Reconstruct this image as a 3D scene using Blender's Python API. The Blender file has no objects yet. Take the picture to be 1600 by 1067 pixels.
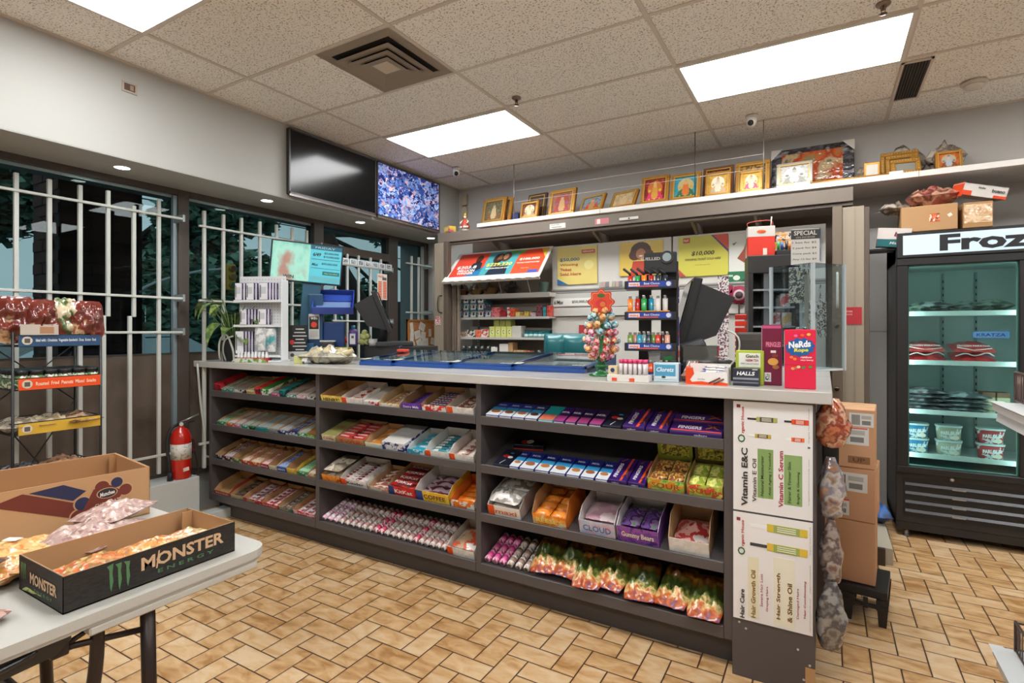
import bpy, bmesh, math, random
from mathutils import Matrix, Vector, noise
sc = bpy.context.scene
COL = sc.collection
PI = math.pi
# ---------------------------------------------------------------- camera
CAMH = 1.40; FPX = 841.3; VH = 515.8; YAW = 0.5265
cd = bpy.data.cameras.new('camera'); cam = bpy.data.objects.new('camera', cd); COL.objects.link(cam)
cam.location = (0, 0, CAMH); cam.rotation_euler = (PI/2, 0, YAW)
cd.sensor_width = 36; cd.lens = FPX/1600*36; cd.shift_y = (VH-533.5)/1600; cd.clip_start = .02; cd.clip_end = 300
sc.camera = cam
# ---------------------------------------------------------------- sky, exposure
sc.view_settings.view_transform = 'Standard'; sc.view_settings.look = 'None'
sc.view_settings.gamma = 1; sc.view_settings.use_curve_mapping = False
sc.view_settings.exposure = 0.92
LIGHT = 10.5
w = bpy.data.worlds.new('world'); sc.world = w; w.use_nodes = True
nt = w.node_tree; bg = nt.nodes['Background']
tc = nt.nodes.new('ShaderNodeTexCoord'); nz = nt.nodes.new('ShaderNodeTexNoise'); rp = nt.nodes.new('ShaderNodeValToRGB')
nz.inputs['Scale'].default_value = 2.2; nz.inputs['Detail'].default_value = 4
nt.links.new(tc.outputs['Generated'], nz.inputs['Vector']); nt.links.new(nz.outputs['Fac'], rp.inputs['Fac'])
rp.color_ramp.elements[0].position = .35; rp.color_ramp.elements[0].color = (.33, .36, .37, 1)
rp.color_ramp.elements[1].position = .7; rp.color_ramp.elements[1].color = (.52, .56, .575, 1)
nt.links.new(rp.outputs['Color'], bg.inputs['Color']); bg.inputs["Strength"].default_value = 1.5
sc.cycles.use_denoising = True
sc.cycles.max_bounces = 8; sc.cycles.diffuse_bounces = 5; sc.cycles.glossy_bounces = 3; sc.cycles.transmission_bounces = 6; sc.cycles.transparent_max_bounces = 14
sc.cycles.caustics_reflective = False; sc.cycles.caustics_refractive = False
sc.cycles.sample_clamp_indirect = 6
# ---------------------------------------------------------------- survey helpers (plane intersections, metres)
_c, _s = math.cos(YAW), math.sin(YAW)
def _ray(u, v):
    r = (u-800)/FPX; return Vector((r*_c-_s, r*_s+_c, (VH-v)/FPX))
def onx(u, v, x): d = _ray(u, v); return Vector((0, 0, CAMH))+d*(x/d.x)
def ony(u, v, y): d = _ray(u, v); return Vector((0, 0, CAMH))+d*(y/d.y)
def onz(u, v, z): d = _ray(u, v); return Vector((0, 0, CAMH))+d*((z-CAMH)/d.z)
def xa(u, y): r = (u-800)/FPX; return y*(r*_c-_s)/(r*_s+_c)
# ---------------------------------------------------------------- materials
def lin(c):
    if isinstance(c, str):
        c = [int(c[i:i+2], 16)/255 for i in (0, 2, 4)]
        c = [x/12.92 if x <= .04045 else ((x+.055)/1.055)**2.4 for x in c]
    return (c[0], c[1], c[2], 1)
_mc = {}
def M(c, rough=.5, metal=0, coat=0, emit=None, es=1, alpha=1, spec=.5, bump=0, bs=30, tr=0):
    k = ('M', str(c), rough, metal, coat, str(emit), es, alpha, spec, bump, bs, tr)
    if k in _mc: return _mc[k]
    m = bpy.data.materials.new('paint_'+str(c)); m.use_nodes = True; n = m.node_tree; p = n.nodes['Principled BSDF']
    p.inputs['Base Color'].default_value = lin(c); p.inputs['Roughness'].default_value = rough; p.inputs['Metallic'].default_value = metal
    p.inputs['Coat Weight'].default_value = coat; p.inputs['Alpha'].default_value = alpha; p.inputs['Specular IOR Level'].default_value = spec
    p.inputs['Transmission Weight'].default_value = tr
    if emit: p.inputs['Emission Color'].default_value = lin(emit); p.inputs['Emission Strength'].default_value = es
    if bump:
        t = n.nodes.new('ShaderNodeTexCoord'); z = n.nodes.new('ShaderNodeTexNoise'); b = n.nodes.new('ShaderNodeBump')
        z.inputs['Scale'].default_value = bs; n.links.new(t.outputs['Object'], z.inputs['Vector']); n.links.new(z.outputs['Fac'], b.inputs['Height'])
        b.inputs['Strength'].default_value = bump; b.inputs['Distance'].default_value = .01; n.links.new(b.outputs['Normal'], p.inputs['Normal'])
    _mc[k] = m; return m
def MIX(cols, scale=20, rough=.4, coat=0, kind='noise', pos=None, bump=0, interp='CONSTANT', stretch=(1, 1, 1), metal=0, es=0, bs=None, alpha=1, detail=3):
    """printed or mottled surface: several colours in patches"""
    k = ('X', tuple(cols), scale, rough, coat, kind, str(pos), bump, interp, stretch, metal, es, bs, alpha, detail)
    if k in _mc: return _mc[k]
    m = bpy.data.materials.new('print_'+cols[0]); m.use_nodes = True; n = m.node_tree; p = n.nodes['Principled BSDF']; L = n.links.new
    t = n.nodes.new('ShaderNodeTexCoord'); mp = n.nodes.new('ShaderNodeMapping'); mp.inputs['Scale'].default_value = stretch; L(t.outputs['Object'], mp.inputs['Vector'])
    if kind == 'noise':
        z = n.nodes.new('ShaderNodeTexNoise'); z.inputs['Detail'].default_value = detail; out = z.outputs['Fac']; lo, hi = .3, .7
    elif kind == 'cell':
        z = n.nodes.new('ShaderNodeTexVoronoi'); sp = n.nodes.new('ShaderNodeSeparateColor'); L(z.outputs['Color'], sp.inputs['Color']); out = sp.outputs[0]; lo, hi = 0, 1
    else:
        z = n.nodes.new('ShaderNodeTexWave'); z.inputs['Distortion'].default_value = 3; out = z.outputs['Fac']; lo, hi = .1, .9
    z.inputs['Scale'].default_value = scale; L(mp.outputs['Vector'], z.inputs['Vector'])
    r = n.nodes.new('ShaderNodeValToRGB'); r.color_ramp.interpolation = interp; L(out, r.inputs['Fac']); e = r.color_ramp.elements
    while len(e) < len(cols): e.new(.5)
    for i, c in enumerate(cols):
        e[i].position = pos[i] if pos else lo+(hi-lo)*i/len(cols)
    for i, c in enumerate(cols): e[i].color = lin(c)
    L(r.outputs['Color'], p.inputs['Base Color']); p.inputs['Roughness'].default_value = rough; p.inputs['Coat Weight'].default_value = coat; p.inputs['Metallic'].default_value = metal; p.inputs['Alpha'].default_value = alpha
    if es: L(r.outputs['Color'], p.inputs['Emission Color']); p.inputs['Emission Strength'].default_value = es
    if bump:
        z2 = n.nodes.new('ShaderNodeTexNoise'); z2.inputs['Scale'].default_value = bs or scale*1.3; L(t.outputs['Object'], z2.inputs['Vector'])
        b = n.nodes.new('ShaderNodeBump'); b.inputs['Strength'].default_value = bump; b.inputs['Distance'].default_value = .012; L(z2.outputs['Fac'], b.inputs['Height']); L(b.outputs['Normal'], p.inputs['Normal'])
        if coat: L(b.outputs['Normal'], p.inputs['Coat Normal'])
    _mc[k] = m; return m
def GLASS(tint='FFFFFF', refl=.12, rough=.0, name='glass'):
    k = ('G', tint, refl, rough)
    if k in _mc: return _mc[k]
    m = bpy.data.materials.new(name); m.use_nodes = True; n = m.node_tree; n.nodes.clear(); L = n.links.new
    o = n.nodes.new('ShaderNodeOutputMaterial'); a = n.nodes.new('ShaderNodeBsdfTransparent'); g = n.nodes.new('ShaderNodeBsdfGlossy'); x = n.nodes.new('ShaderNodeMixShader')
    lw = n.nodes.new('ShaderNodeLayerWeight'); fr = n.nodes.new('ShaderNodeMath'); fr.operation = 'POWER'; fr.inputs[1].default_value = 5; L(lw.outputs['Facing'], fr.inputs[0]); ad = n.nodes.new('ShaderNodeMath'); ad.operation = 'ADD'; ad.inputs[1].default_value = refl; ad.use_clamp = True
    a.inputs['Color'].default_value = lin(tint); g.inputs['Roughness'].default_value = rough
    L(fr.outputs[0], ad.inputs[0]); L(ad.outputs[0], x.inputs[0]); L(a.outputs[0], x.inputs[1]); L(g.outputs[0], x.inputs[2]); L(x.outputs[0], o.inputs[0])
    _mc[k] = m; return m
# ---------------------------------------------------------------- text outlines
_tc = {}
def text_mesh(s, bold=.0, it=0.0):
    k = (s, bold, it)
    if k in _tc: return _tc[k]
    cu = bpy.data.curves.new('t', 'FONT'); cu.body = s; cu.resolution_u = 2; cu.offset = bold; cu.shear = it
    ob = bpy.data.objects.new('t', cu); COL.objects.link(ob); dg = bpy.context.evaluated_depsgraph_get()
    me = bpy.data.meshes.new_from_object(ob.evaluated_get(dg))
    v = [x.co.copy() for x in me.vertices]; f = [tuple(p.vertices) for p in me.polygons]
    bpy.data.objects.remove(ob); bpy.data.curves.remove(cu); bpy.data.meshes.remove(me)
    if v:
        x0 = min(p.x for p in v); x1 = max(p.x for p in v); y0 = min(p.y for p in v); y1 = max(p.y for p in v)
        v = [((p.x-x0)/max(x1-x0, 1e-6)-.5, (p.y-y0)/max(y1-y0, 1e-6)-.5) for p in v]; asp = (x1-x0)/max(y1-y0, 1e-6)
    else: asp = 1
    _tc[k] = (v, f, asp); return _tc[k]
def T(x=0, y=0, z=0): return Matrix.Translation((x, y, z))
def R(a, ax='Z'): return Matrix.Rotation(a, 4, ax)
FRONT = R(PI/2, 'X')                       # text plane facing -Y
RIGHTF = R(PI/2)@R(PI/2, 'X')              # facing +X
LEFTF = R(-PI/2)@R(PI/2, 'X')              # facing -X
UPF = Matrix.Identity(4)
# ---------------------------------------------------------------- mesh builder
class MB:
    def __init__(s): s.v = []; s.f = []; s.mi = []; s.sm = []; s.mats = []; s.T = Matrix.Identity(4)
    def m(s, mat):
        if isinstance(mat, str): mat = M(mat)
        if mat not in s.mats: s.mats.append(mat)
        return s.mats.index(mat)
    def add(s, vs, fs, mat, smooth=False, T=None):
        k = len(s.v); X = s.T@T if T is not None else s.T; i = s.m(mat)
        s.v += [X@Vector(p) for p in vs]
        for f in fs: s.f.append(tuple(a+k for a in f)); s.mi.append(i); s.sm.append(smooth)
        return s
    def box(s, x0, x1, y0, y1, z0, z1, mat, bev=0, T=None):
        x0, x1 = sorted((x0, x1)); y0, y1 = sorted((y0, y1)); z0, z1 = sorted((z0, z1))
        if bev:
            bm = bmesh.new(); bmesh.ops.create_cube(bm, size=1)
            for v in bm.verts: v.co = Vector(((x0+x1)/2+v.co.x*(x1-x0), (y0+y1)/2+v.co.y*(y1-y0), (z0+z1)/2+v.co.z*(z1-z0)))
            bmesh.ops.bevel(bm, geom=bm.edges[:], offset=bev, segments=2 if bev > .004 else 1, affect='EDGES', profile=.6)
            bm.verts.ensure_lookup_table(); s.add([v.co for v in bm.verts], [[v.index for v in f.verts] for f in bm.faces], mat, False, T); bm.free(); return s
        v = [(x, y, z) for z in (z0, z1) for y in (y0, y1) for x in (x0, x1)]
        return s.add(v, [(0, 2, 3, 1), (4, 5, 7, 6), (0, 1, 5, 4), (2, 6, 7, 3), (0, 4, 6, 2), (1, 3, 7, 5)], mat, False, T)
    def poly(s, pts, mat, T=None): return s.add(pts, [tuple(range(len(pts)))], mat, False, T)
    def prism(s, pts, z0, z1, mat, T=None):
        n = len(pts)
        if sum(pts[i][0]*pts[(i+1) % n][1]-pts[(i+1) % n][0]*pts[i][1] for i in range(n)) < 0: pts = pts[::-1]
        v = [(p[0], p[1], z0) for p in pts]+[(p[0], p[1], z1) for p in pts]
        return s.add(v, [tuple(range(n))[::-1], tuple(range(n, 2*n))]+[(i, (i+1) % n, n+(i+1) % n, n+i) for i in range(n)], mat, False, T)
    def lathe(s, prof, mat, n=20, T=None, smooth=True):
        v = [(r*math.cos(2*PI*i/n), r*math.sin(2*PI*i/n), z) for r, z in prof for i in range(n)]
        f = [(j*n+i, j*n+(i+1) % n, (j+1)*n+(i+1) % n, (j+1)*n+i) for j in range(len(prof)-1) for i in range(n)]
        if prof[0][0] > 1e-5: f.append(tuple(range(n))[::-1])
        if prof[-1][0] > 1e-5: f.append(tuple((len(prof)-1)*n+i for i in range(n)))
        return s.add(v, f, mat, smooth, T)
    def tube(s, pts, r, mat, n=8, smooth=True, r1=None):
        pts = [Vector(p) for p in pts]
        if len(pts) > 3 and r1 is None:                       # round the bends
            q = [pts[0]*2-pts[1]]+pts+[pts[-1]*2-pts[-2]]; o_ = []
            for i in range(1, len(q)-2):
                for k in range(4):
                    t = k/4; a, b, c, d = q[i-1:i+3]; o_.append(.5*((2*b)+(c-a)*t+(2*a-5*b+4*c-d)*t*t+(3*b-a-3*c+d)*t**3))
            pts = o_+[pts[-1]]
        N = len(pts); vs = []; up = None
        for i, p in enumerate(pts):
            d = (pts[min(i+1, N-1)]-pts[max(i-1, 0)]).normalized()
            if up is None or abs(up.dot(d)) > .95: up = Vector((0, 0, 1)) if abs(d.z) < .9 else Vector((1, 0, 0))
            a = d.cross(up).normalized(); b = a.cross(d).normalized(); up = b
            rr = r if r1 is None else r+(r1-r)*i/(N-1)
            vs += [p+a*rr*math.cos(2*PI*k/n)+b*rr*math.sin(2*PI*k/n) for k in range(n)]
        f = [(j*n+i, j*n+(i+1) % n, (j+1)*n+(i+1) % n, (j+1)*n+i) for j in range(N-1) for i in range(n)]
        return s.add(vs, f+[tuple(range(n))[::-1], tuple((N-1)*n+i for i in range(n))], mat, smooth)
    def cyl(s, p0, p1, r, mat, n=12, r1=None): return s.tube([p0, p1], r, mat, n, True, r1)
    def ball(s, c, r, mat, n=12, sq=(1, 1, 1)):
        k = n//2; return s.lathe([(max(r*math.sin(PI*i/k), 1e-6), -r*math.cos(PI*i/k)) for i in range(k+1)], mat, n, T(*c)@Matrix.Diagonal((*sq, 1)))
    def disc(s, c, r, mat, n=20, F=UPF, rx=None, t=.001):
        rx = rx or r
        return s.prism([(rx*math.cos(2*PI*i/n), r*math.sin(2*PI*i/n)) for i in range(n)], 0, t, mat, T(*c)@F)
    def text(s, txt, c, w, h, mat, F=FRONT, bold=.0, it=0.0, rot=0, keep=False):
        """lettering centred at c, fitted to w x h on the plane F"""
        v, f, asp = text_mesh(txt, bold, it)
        if keep: w = min(w, h*asp)
        return s.add([(p[0]*w, p[1]*h, .0006) for p in v], f, mat, False, T(*c)@F@R(rot))
    def rect(s, c, w, h, mat, F=FRONT, t=.0004, rot=0):
        return s.box(-w/2, w/2, -h/2, h/2, -.001, t, mat, 0, T(*c)@F@R(rot))
    def sheet(s, fn, nu, nv, mat, smooth=True, T=None):
        v = [fn(i/nu, j/nv) for j in range(nv+1) for i in range(nu+1)]
        return s.add(v, [(j*(nu+1)+i, j*(nu+1)+i+1, (j+1)*(nu+1)+i+1, (j+1)*(nu+1)+i) for j in range(nv) for i in range(nu)], mat, smooth, T)
    def pillow(s, w, l, h, mat, seed=0, n=10, crimp=.1, rough=.25, T=None, taper=.12):
        """a filled sealed bag lying flat: width w (x), length l (y), height h"""
        def fn(sgn):
            def g(a, b):
                e = min(1, min(b, 1-b)/max(crimp, .01)); ex = min(1, min(a, 1-a)*5)
                q = (math.sin(PI*min(max(a, 0), 1)))**.55*(max(0, math.sin(PI*max(0, min(1, (b-crimp*.5)/(1-crimp)))))**.6)
                nn = noise.noise(Vector((a*5+seed*7.3, b*5+seed, sgn)))+.5*noise.noise(Vector((a*11+seed, b*13, sgn*2+seed)))
                z = h*.5*q*(1+rough*nn*1.6)*sgn
                tz = max(0, 1-min(b, 1-b)/.2)**2
                x = (a-.5)*w*(1-.10*q)*(1-taper*tz)+.02*w*noise.noise(Vector((b*6, seed, a)))
                y = (b-.5)*l+(.02+.05*taper)*l*noise.noise(Vector((a*5, seed, b*2)))
                return (x, y, h*.5+max(z, -h*.5)+.0006*sgn+(.12*h*nn*(1-q) if sgn > 0 else 0)*0)
            return g
        s.sheet(fn(1), n, n, mat, True, T)
        g = fn(-1); N = n
        v = [g(i/N, j/N) for j in range(N+1) for i in range(N+1)]
        s.add(v, [(j*(N+1)+i, (j+1)*(N+1)+i, (j+1)*(N+1)+i+1, j*(N+1)+i+1) for j in range(N) for i in range(N)], mat, True, T)
        return s
    def sack(s, w, d, h, mat, seed=0, n=18, top=.3):
        """a soft bag hanging from its gathered top, base at z=0"""
        def fn(a, c):
            ang = 2*PI*a; r = (math.sin(PI*min(1, .12+c*.60))**.7)*(1-(1-top)*max(0, (c-.45)/.55)**1.2) if c > 0 else .0
            q = 1+.30*noise.noise(Vector((math.cos(ang)*1.6+seed, math.sin(ang)*1.6, c*4)))+.12*noise.noise(Vector((math.cos(ang)*5, math.sin(ang)*5+seed, c*9)))
            return (w/2*r*q*math.cos(ang), d/2*r*q*math.sin(ang), c*h)
        return s.sheet(lambda a, c: fn(a % 1, c), 24, n, mat)
    def build(s, name, parent=None, loc=None, rz=0, label=None, kind=None):
        me = bpy.data.meshes.new(name); me.from_pydata([tuple(v) for v in s.v], [], s.f)
        for m in s.mats: me.materials.append(m)
        me.polygons.foreach_set('material_index', s.mi); me.polygons.foreach_set('use_smooth', s.sm); me.update()
        o = bpy.data.objects.new(name, me); COL.objects.link(o)
        if parent: o.parent = parent
        if loc is not None: o.location = loc
        if rz: o.rotation_euler = (0, 0, rz)
        if label: o['label'] = label
        if kind: o['kind'] = kind
        return o
def tag(o, label, cat, group=None, kind=None):
    o['label'] = label; o['category'] = cat
    if group: o['group'] = group
    if kind: o['kind'] = kind
    return o
def thing(name, label, cat, loc=(0, 0, 0), rz=0, group=None):
    o = bpy.data.objects.new(name, None); COL.objects.link(o); o.empty_display_size = .05
    o.location = loc; o.rotation_euler = (0, 0, rz) if not isinstance(rz, tuple) else rz
    return tag(o, label, cat, group)
def single(b, name, label, cat, loc=(0, 0, 0), rz=0, group=None):
    o = b.build(name, None, loc); o.rotation_euler = (0, 0, rz) if not isinstance(rz, tuple) else rz
    return tag(o, label, cat, group)
def dup(o, loc, rz=None, label=None, group=None):
    def cp(a, par):
        c = a.copy(); COL.objects.link(c)
        if par is not None: c.parent = par
        for ch in a.children: cp(ch, c)
        return c
    c = cp(o, None); c.location = loc
    if rz is not None: c.rotation_euler = (0, 0, rz) if not isinstance(rz, tuple) else rz
    if label: c['label'] = label
    if group: c['group'] = group
    return c
def struct(b, name, **k): return b.build(name, kind='structure', **k)
rnd = random.Random(5)
# ================================================================ SETTING
FL = -6.0
def nodes(m):
    m.use_nodes = True; n = m.node_tree; return n, n.nodes['Principled BSDF'], n.links.new
def floor_mat():
    m = bpy.data.materials.new('herringbone_quarry_tile'); n, p, L = nodes(m)
    def val(x): return x
    def op(o, a, b=None, c=None):
        q = n.nodes.new('ShaderNodeMath'); q.operation = o
        for i, x in enumerate((a, b, c)):
            if x is None: continue
            if isinstance(x, (int, float)): q.inputs[i].default_value = x
            else: L(x, q.inputs[i])
        return q.outputs[0]
    t = n.nodes.new('ShaderNodeTexCoord'); sx = n.nodes.new('ShaderNodeSeparateXYZ'); L(t.outputs['Object'], sx.inputs[0])
    A = .1043
    u = op('DIVIDE', op('ADD', sx.outputs[0], 1.084+A*400), A); v = op('DIVIDE', op('ADD', sx.outputs[1], -2.314+A*400), A)
    i = op('FLOOR', u); j = op('FLOOR', v); fx = op('FRACT', u); fy = op('FRACT', v)
    mm = op('MODULO', op('ADD', i, j), 4)
    def eq(k): return op('COMPARE', mm, float(k), .2)
    BIG = 5
    dl = op('ADD', fx, op('MULTIPLY', eq(1), BIG)); dr = op('ADD', op('SUBTRACT', 1, fx), op('MULTIPLY', eq(0), BIG))
    db = op('ADD', fy, op('MULTIPLY', eq(3), BIG)); dt = op('ADD', op('SUBTRACT', 1, fy), op('MULTIPLY', eq(2), BIG))
    d = op('MINIMUM', op('MINIMUM', dl, dr), op('MINIMUM', db, dt))
    bi = op('SUBTRACT', i, eq(1)); bj = op('SUBTRACT', j, eq(3))
    cv = n.nodes.new('ShaderNodeCombineXYZ'); L(bi, cv.inputs[0]); L(bj, cv.inputs[1])
    wn = n.nodes.new('ShaderNodeTexWhiteNoise'); wn.noise_dimensions = '3D'; L(cv.outputs[0], wn.inputs['Vector'])
    # veins: noise stretched, offset per brick
    off = n.nodes.new('ShaderNodeVectorMath'); off.operation = 'ADD'; sc2 = n.nodes.new('ShaderNodeVectorMath'); sc2.operation = 'SCALE'; sc2.inputs[3].default_value = 3.7
    L(cv.outputs[0], sc2.inputs[0]); L(t.outputs['Object'], off.inputs[0]); L(sc2.outputs[0], off.inputs[1])
    mp = n.nodes.new('ShaderNodeMapping'); mp.inputs['Scale'].default_value = (1, 2.2, 1); mp.inputs['Rotation'].default_value = (0, 0, .5); L(off.outputs[0], mp.inputs[0])
    nz = n.nodes.new('ShaderNodeTexNoise'); nz.inputs['Scale'].default_value = 9; nz.inputs['Detail'].default_value = 5; nz.inputs['Distortion'].default_value = .6; L(mp.outputs[0], nz.inputs['Vector'])
    f = op('ADD', op('MULTIPLY', nz.outputs['Fac'], .95), op('MULTIPLY', wn.outputs['Value'], .22))
    r = n.nodes.new('ShaderNodeValToRGB'); L(f, r.inputs['Fac']); e = r.color_ramp.elements; e.new(.5); e.new(.6)
    for k, (q, c) in enumerate(((.36, 'A57845'), (.5, 'C2996A'), (.62, 'D0AC80'), (.78, 'D9BE9A'))): e[k].position = q
    for k, (q, c) in enumerate(((.36, 'A57845'), (.5, 'C2996A'), (.62, 'D0AC80'), (.78, 'D9BE9A'))): e[k].color = lin(c)
    g = n.nodes.new('ShaderNodeMapRange'); g.inputs[1].default_value = .02; g.inputs[2].default_value = .035; L(d, g.inputs[0])
    mx = n.nodes.new('ShaderNodeMixRGB'); mx.inputs[1].default_value = lin('3E2413'); L(g.outputs[0], mx.inputs[0]); L(r.outputs[0], mx.inputs[2])
    L(mx.outputs[0], p.inputs['Base Color']); p.inputs['Roughness'].default_value = .42
    g2 = n.nodes.new('ShaderNodeMapRange'); g2.inputs[1].default_value = .01; g2.inputs[2].default_value = .07; L(d, g2.inputs[0])
    b = n.nodes.new('ShaderNodeBump'); b.inputs['Strength'].default_value = .5; b.inputs['Distance'].default_value = .004
    L(op('ADD', g2.outputs[0], op('MULTIPLY', nz.outputs['Fac'], .25)), b.inputs['Height']); L(b.outputs[0], p.inputs['Normal'])
    return m
def ceil_mat(c='F2EEE7', strength=1.0):
    m = bpy.data.materials.new('fissured_ceiling_tile'); n, p, L = nodes(m)
    t = n.nodes.new('ShaderNodeTexCoord'); z = n.nodes.new('ShaderNodeTexNoise'); z.inputs['Scale'].default_value = 105; z.inputs['Detail'].default_value = 2; L(t.outputs['Object'], z.inputs['Vector'])
    r = n.nodes.new('ShaderNodeValToRGB'); L(z.outputs['Fac'], r.inputs['Fac']); e = r.color_ramp.elements
    e[0].position = .36; e[0].color = lin('A79B8F') if strength > .5 else lin('A89C90'); e[1].position = .43; e[1].color = lin(c)
    L(r.outputs[0], p.inputs['Base Color']); p.inputs['Roughness'].default_value = .9
    b = n.nodes.new('ShaderNodeBump'); b.inputs['Strength'].default_value = .5*strength; b.inputs['Distance'].default_value = .004; L(r.outputs[0], b.inputs['Height']); L(b.outputs[0], p.inputs['Normal'])
    return m
WALL = M('B2B2AF', .8, bump=.05, bs=60); WALLB = M('BDBAB7', .8, bump=.05, bs=60); SOFF = M('B4B6B4', .7)
FRAME = M('4C433F', .45); DARK = M('2B2A2B', .5)
XR, YB_, YR = 4.2, 5.13, -3.2
b = MB(); b.box(-4.6, XR, YR, YB_, -.1, 0, floor_mat()); struct(b, 'floor')
b = MB(); b.box(-3.7, XR, YR, YB_, 3.04, 3.12, ceil_mat()); struct(b, 'ceiling')
b = MB(); b.box(-4.6, XR+.1, YB_, YB_+.12, -.1, 3.12, WALLB); struct(b, 'wall_back')
b = MB(); b.box(XR, XR+.1, YR, YB_, -.1, 3.12, WALL); struct(b, 'wall_right')
b = MB(); b.box(-4.6, XR+.1, YR-.1, YR, -.1, 3.12, WALL); struct(b, 'wall_front')
b = MB(); b.box(-4.6, -3.7, YR, YB_, 2.45, 3.12, WALL)       # bulkhead over the windows
b.box(-4.15, -3.702, YR, YB_, 2.445, 2.452, SOFF); struct(b, 'wall_left')
b = MB(); b.box(-4.6, -4.2, YR, YB_, -.1, .30, M('A9ABAA', .6)); b.box(-4.2, -3.95, YR, 2.255, -.1, .335, M('C2C6C5', .5), .004); b.box(-3.955, -3.86, 2.0, 2.44, 0, .07, M('C2C6C5', .5), .004); struct(b, 'baseboard_left')
# ceiling T-bars: 4 ft by 2 ft grid, 24 mm flanges
TB = M('CFC4B8', .5); b = MB()
cx = [-3.243+1.2192*i for i in range(0, 7)]
ry = [2.828+.6145*i-.05 for i in range(-9, 4)]
for x in cx: b.box(x-.012, x+.012, YR, YB_, 3.034, 3.041, TB)
for y in ry: b.box(-3.7, XR, y-.012, y+.012, 3.035, 3.041, TB)
b.box(-3.7, -3.68, YR, YB_, 3.03, 3.041, TB); b.box(-3.7, XR, YB_-.02, YB_, 3.03, 3.041, TB); struct(b, 'trim_1')
# three smoother replacement tiles around the diffuser
SM = ceil_mat('F4F0EA', .25)
b = MB()
for (x0, x1, y0, y1) in ((cx[0], cx[0]+.60, ry[8], ry[9]), (cx[0], cx[1], ry[9], ry[10]), (cx[1], cx[2], ry[8], ry[9]), (cx[1], cx[2], ry[7], ry[8])):
    b.box(x0+.014, x1-.014, y0+.014, y1-.014, 3.036, 3.042, SM)
struct(b, 'ceiling')
# ---- lit ceiling panels
EM = M('FFFFFF', .5, emit='F7F9F8', es=LIGHT)
def panel(cx_, cy_, label, sx=1.17, sy=.565):
    t = thing('ceiling_light', label, 'ceiling light', (cx_, cy_, 3.02), 0, None)
    f = MB(); a, c = sx/2, sy/2; W = M('D8D2CA', .5)
    for q in ((-a-.022, a+.022, -c-.022, -c), (-a-.022, a+.022, c, c+.022), (-a-.022, -a, -c, c), (a, a+.022, -c, c)): f.box(q[0], q[1], q[2], q[3], .004, .018, W)
    f.build('frame', t); d = MB(); d.box(-a, a, -c, c, .008, .016, EM); d.build('diffuser', t); return t
def cell(i, j): return (cx[i]+.61, (ry[j]+ry[j+1])/2)
panel(*cell(0, 10), 'lit white rectangular ceiling panel above the till, middle one of the photo')
panel(*cell(2, 10), 'lit white rectangular ceiling panel at the right, beside the dark slotted grille')
panel(*cell(0, 6), 'lit white ceiling panel cut by the top left edge, nearest the window wall')
for i, j, n_ in ((2, 6, 'lit white ceiling panel out of view above the aisle'), (4, 10, 'lit white ceiling panel out of view above the freezer side'), (4, 6, 'lit white ceiling panel out of view on the right side'), (0, 2, 'lit white ceiling panel out of view behind the folding table'), (2, 2, 'lit white ceiling panel out of view at mid store behind'), (4, 2, 'lit white ceiling panel out of view in rear right')): panel(*cell(i, j), n_)
# ---- square air diffuser
x0, y0 = cx[0]+.61, ry[8]
t = thing('air_diffuser', 'square beige stepped air diffuser in the ceiling between smooth tiles', 'air vent', (x0+.305, y0+.307, 3.036))
f = MB(); BG = M('C9BBA9', .5)
def ring(b, a0, z0, a1, z1, mat):
    v = [(-a0, -a0, z0), (a0, -a0, z0), (a0, a0, z0), (-a0, a0, z0), (-a1, -a1, z1), (a1, -a1, z1), (a1, a1, z1), (-a1, a1, z1)]
    b.add(v, [(0, 1, 5, 4), (1, 2, 6, 5), (2, 3, 7, 6), (3, 0, 4, 7), (4, 5, 1, 0), (5, 6, 2, 1), (6, 7, 3, 2), (7, 4, 0, 3)], mat)
ring(f, .295, 0, .235, -.004, BG); ring(f, .235, -.004, .225, .0, BG); f.build('frame', t)
f = MB(); f.box(-.23, .23, -.23, .23, -.001, .001, M('15110F', .8)); f.build('duct', t)
for a, zz in ((.214, -.026), (.160, -.030), (.108, -.034)):
    f = MB(); ring(f, a, zz, a-.066, zz+.014, BG); ring(f, a, zz, a-.003, zz+.003, BG)
    if a < .12: f.box(-.06, .06, -.06, .06, zz+.008, zz+.012, BG)
    f.build('louvre', t)
# ---- slotted return grille
t = thing('return_grille', 'dark slotted return air grille in the ceiling right of the bright panel', 'air vent', (.487, 4.37, 3.03))
f = MB(); f.box(-.068, .068, -.31, .31, .004, .008, M('1B1816', .8)); f.build('backing', t)
f = MB()
for k in range(9): f.box(-.062+k*.0152-.002, -.062+k*.0152+.002, -.30, .30, -.002, .005, M('4A433D', .5))
f.build('slats', t)
f = MB(); [f.box(*q, -.003, .008, TB) for q in ((-.08, -.066, -.32, .32), (.066, .08, -.32, .32), (-.08, .08, -.32, -.305), (-.08, .08, .305, .32))]; f.build('frame', t)
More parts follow.
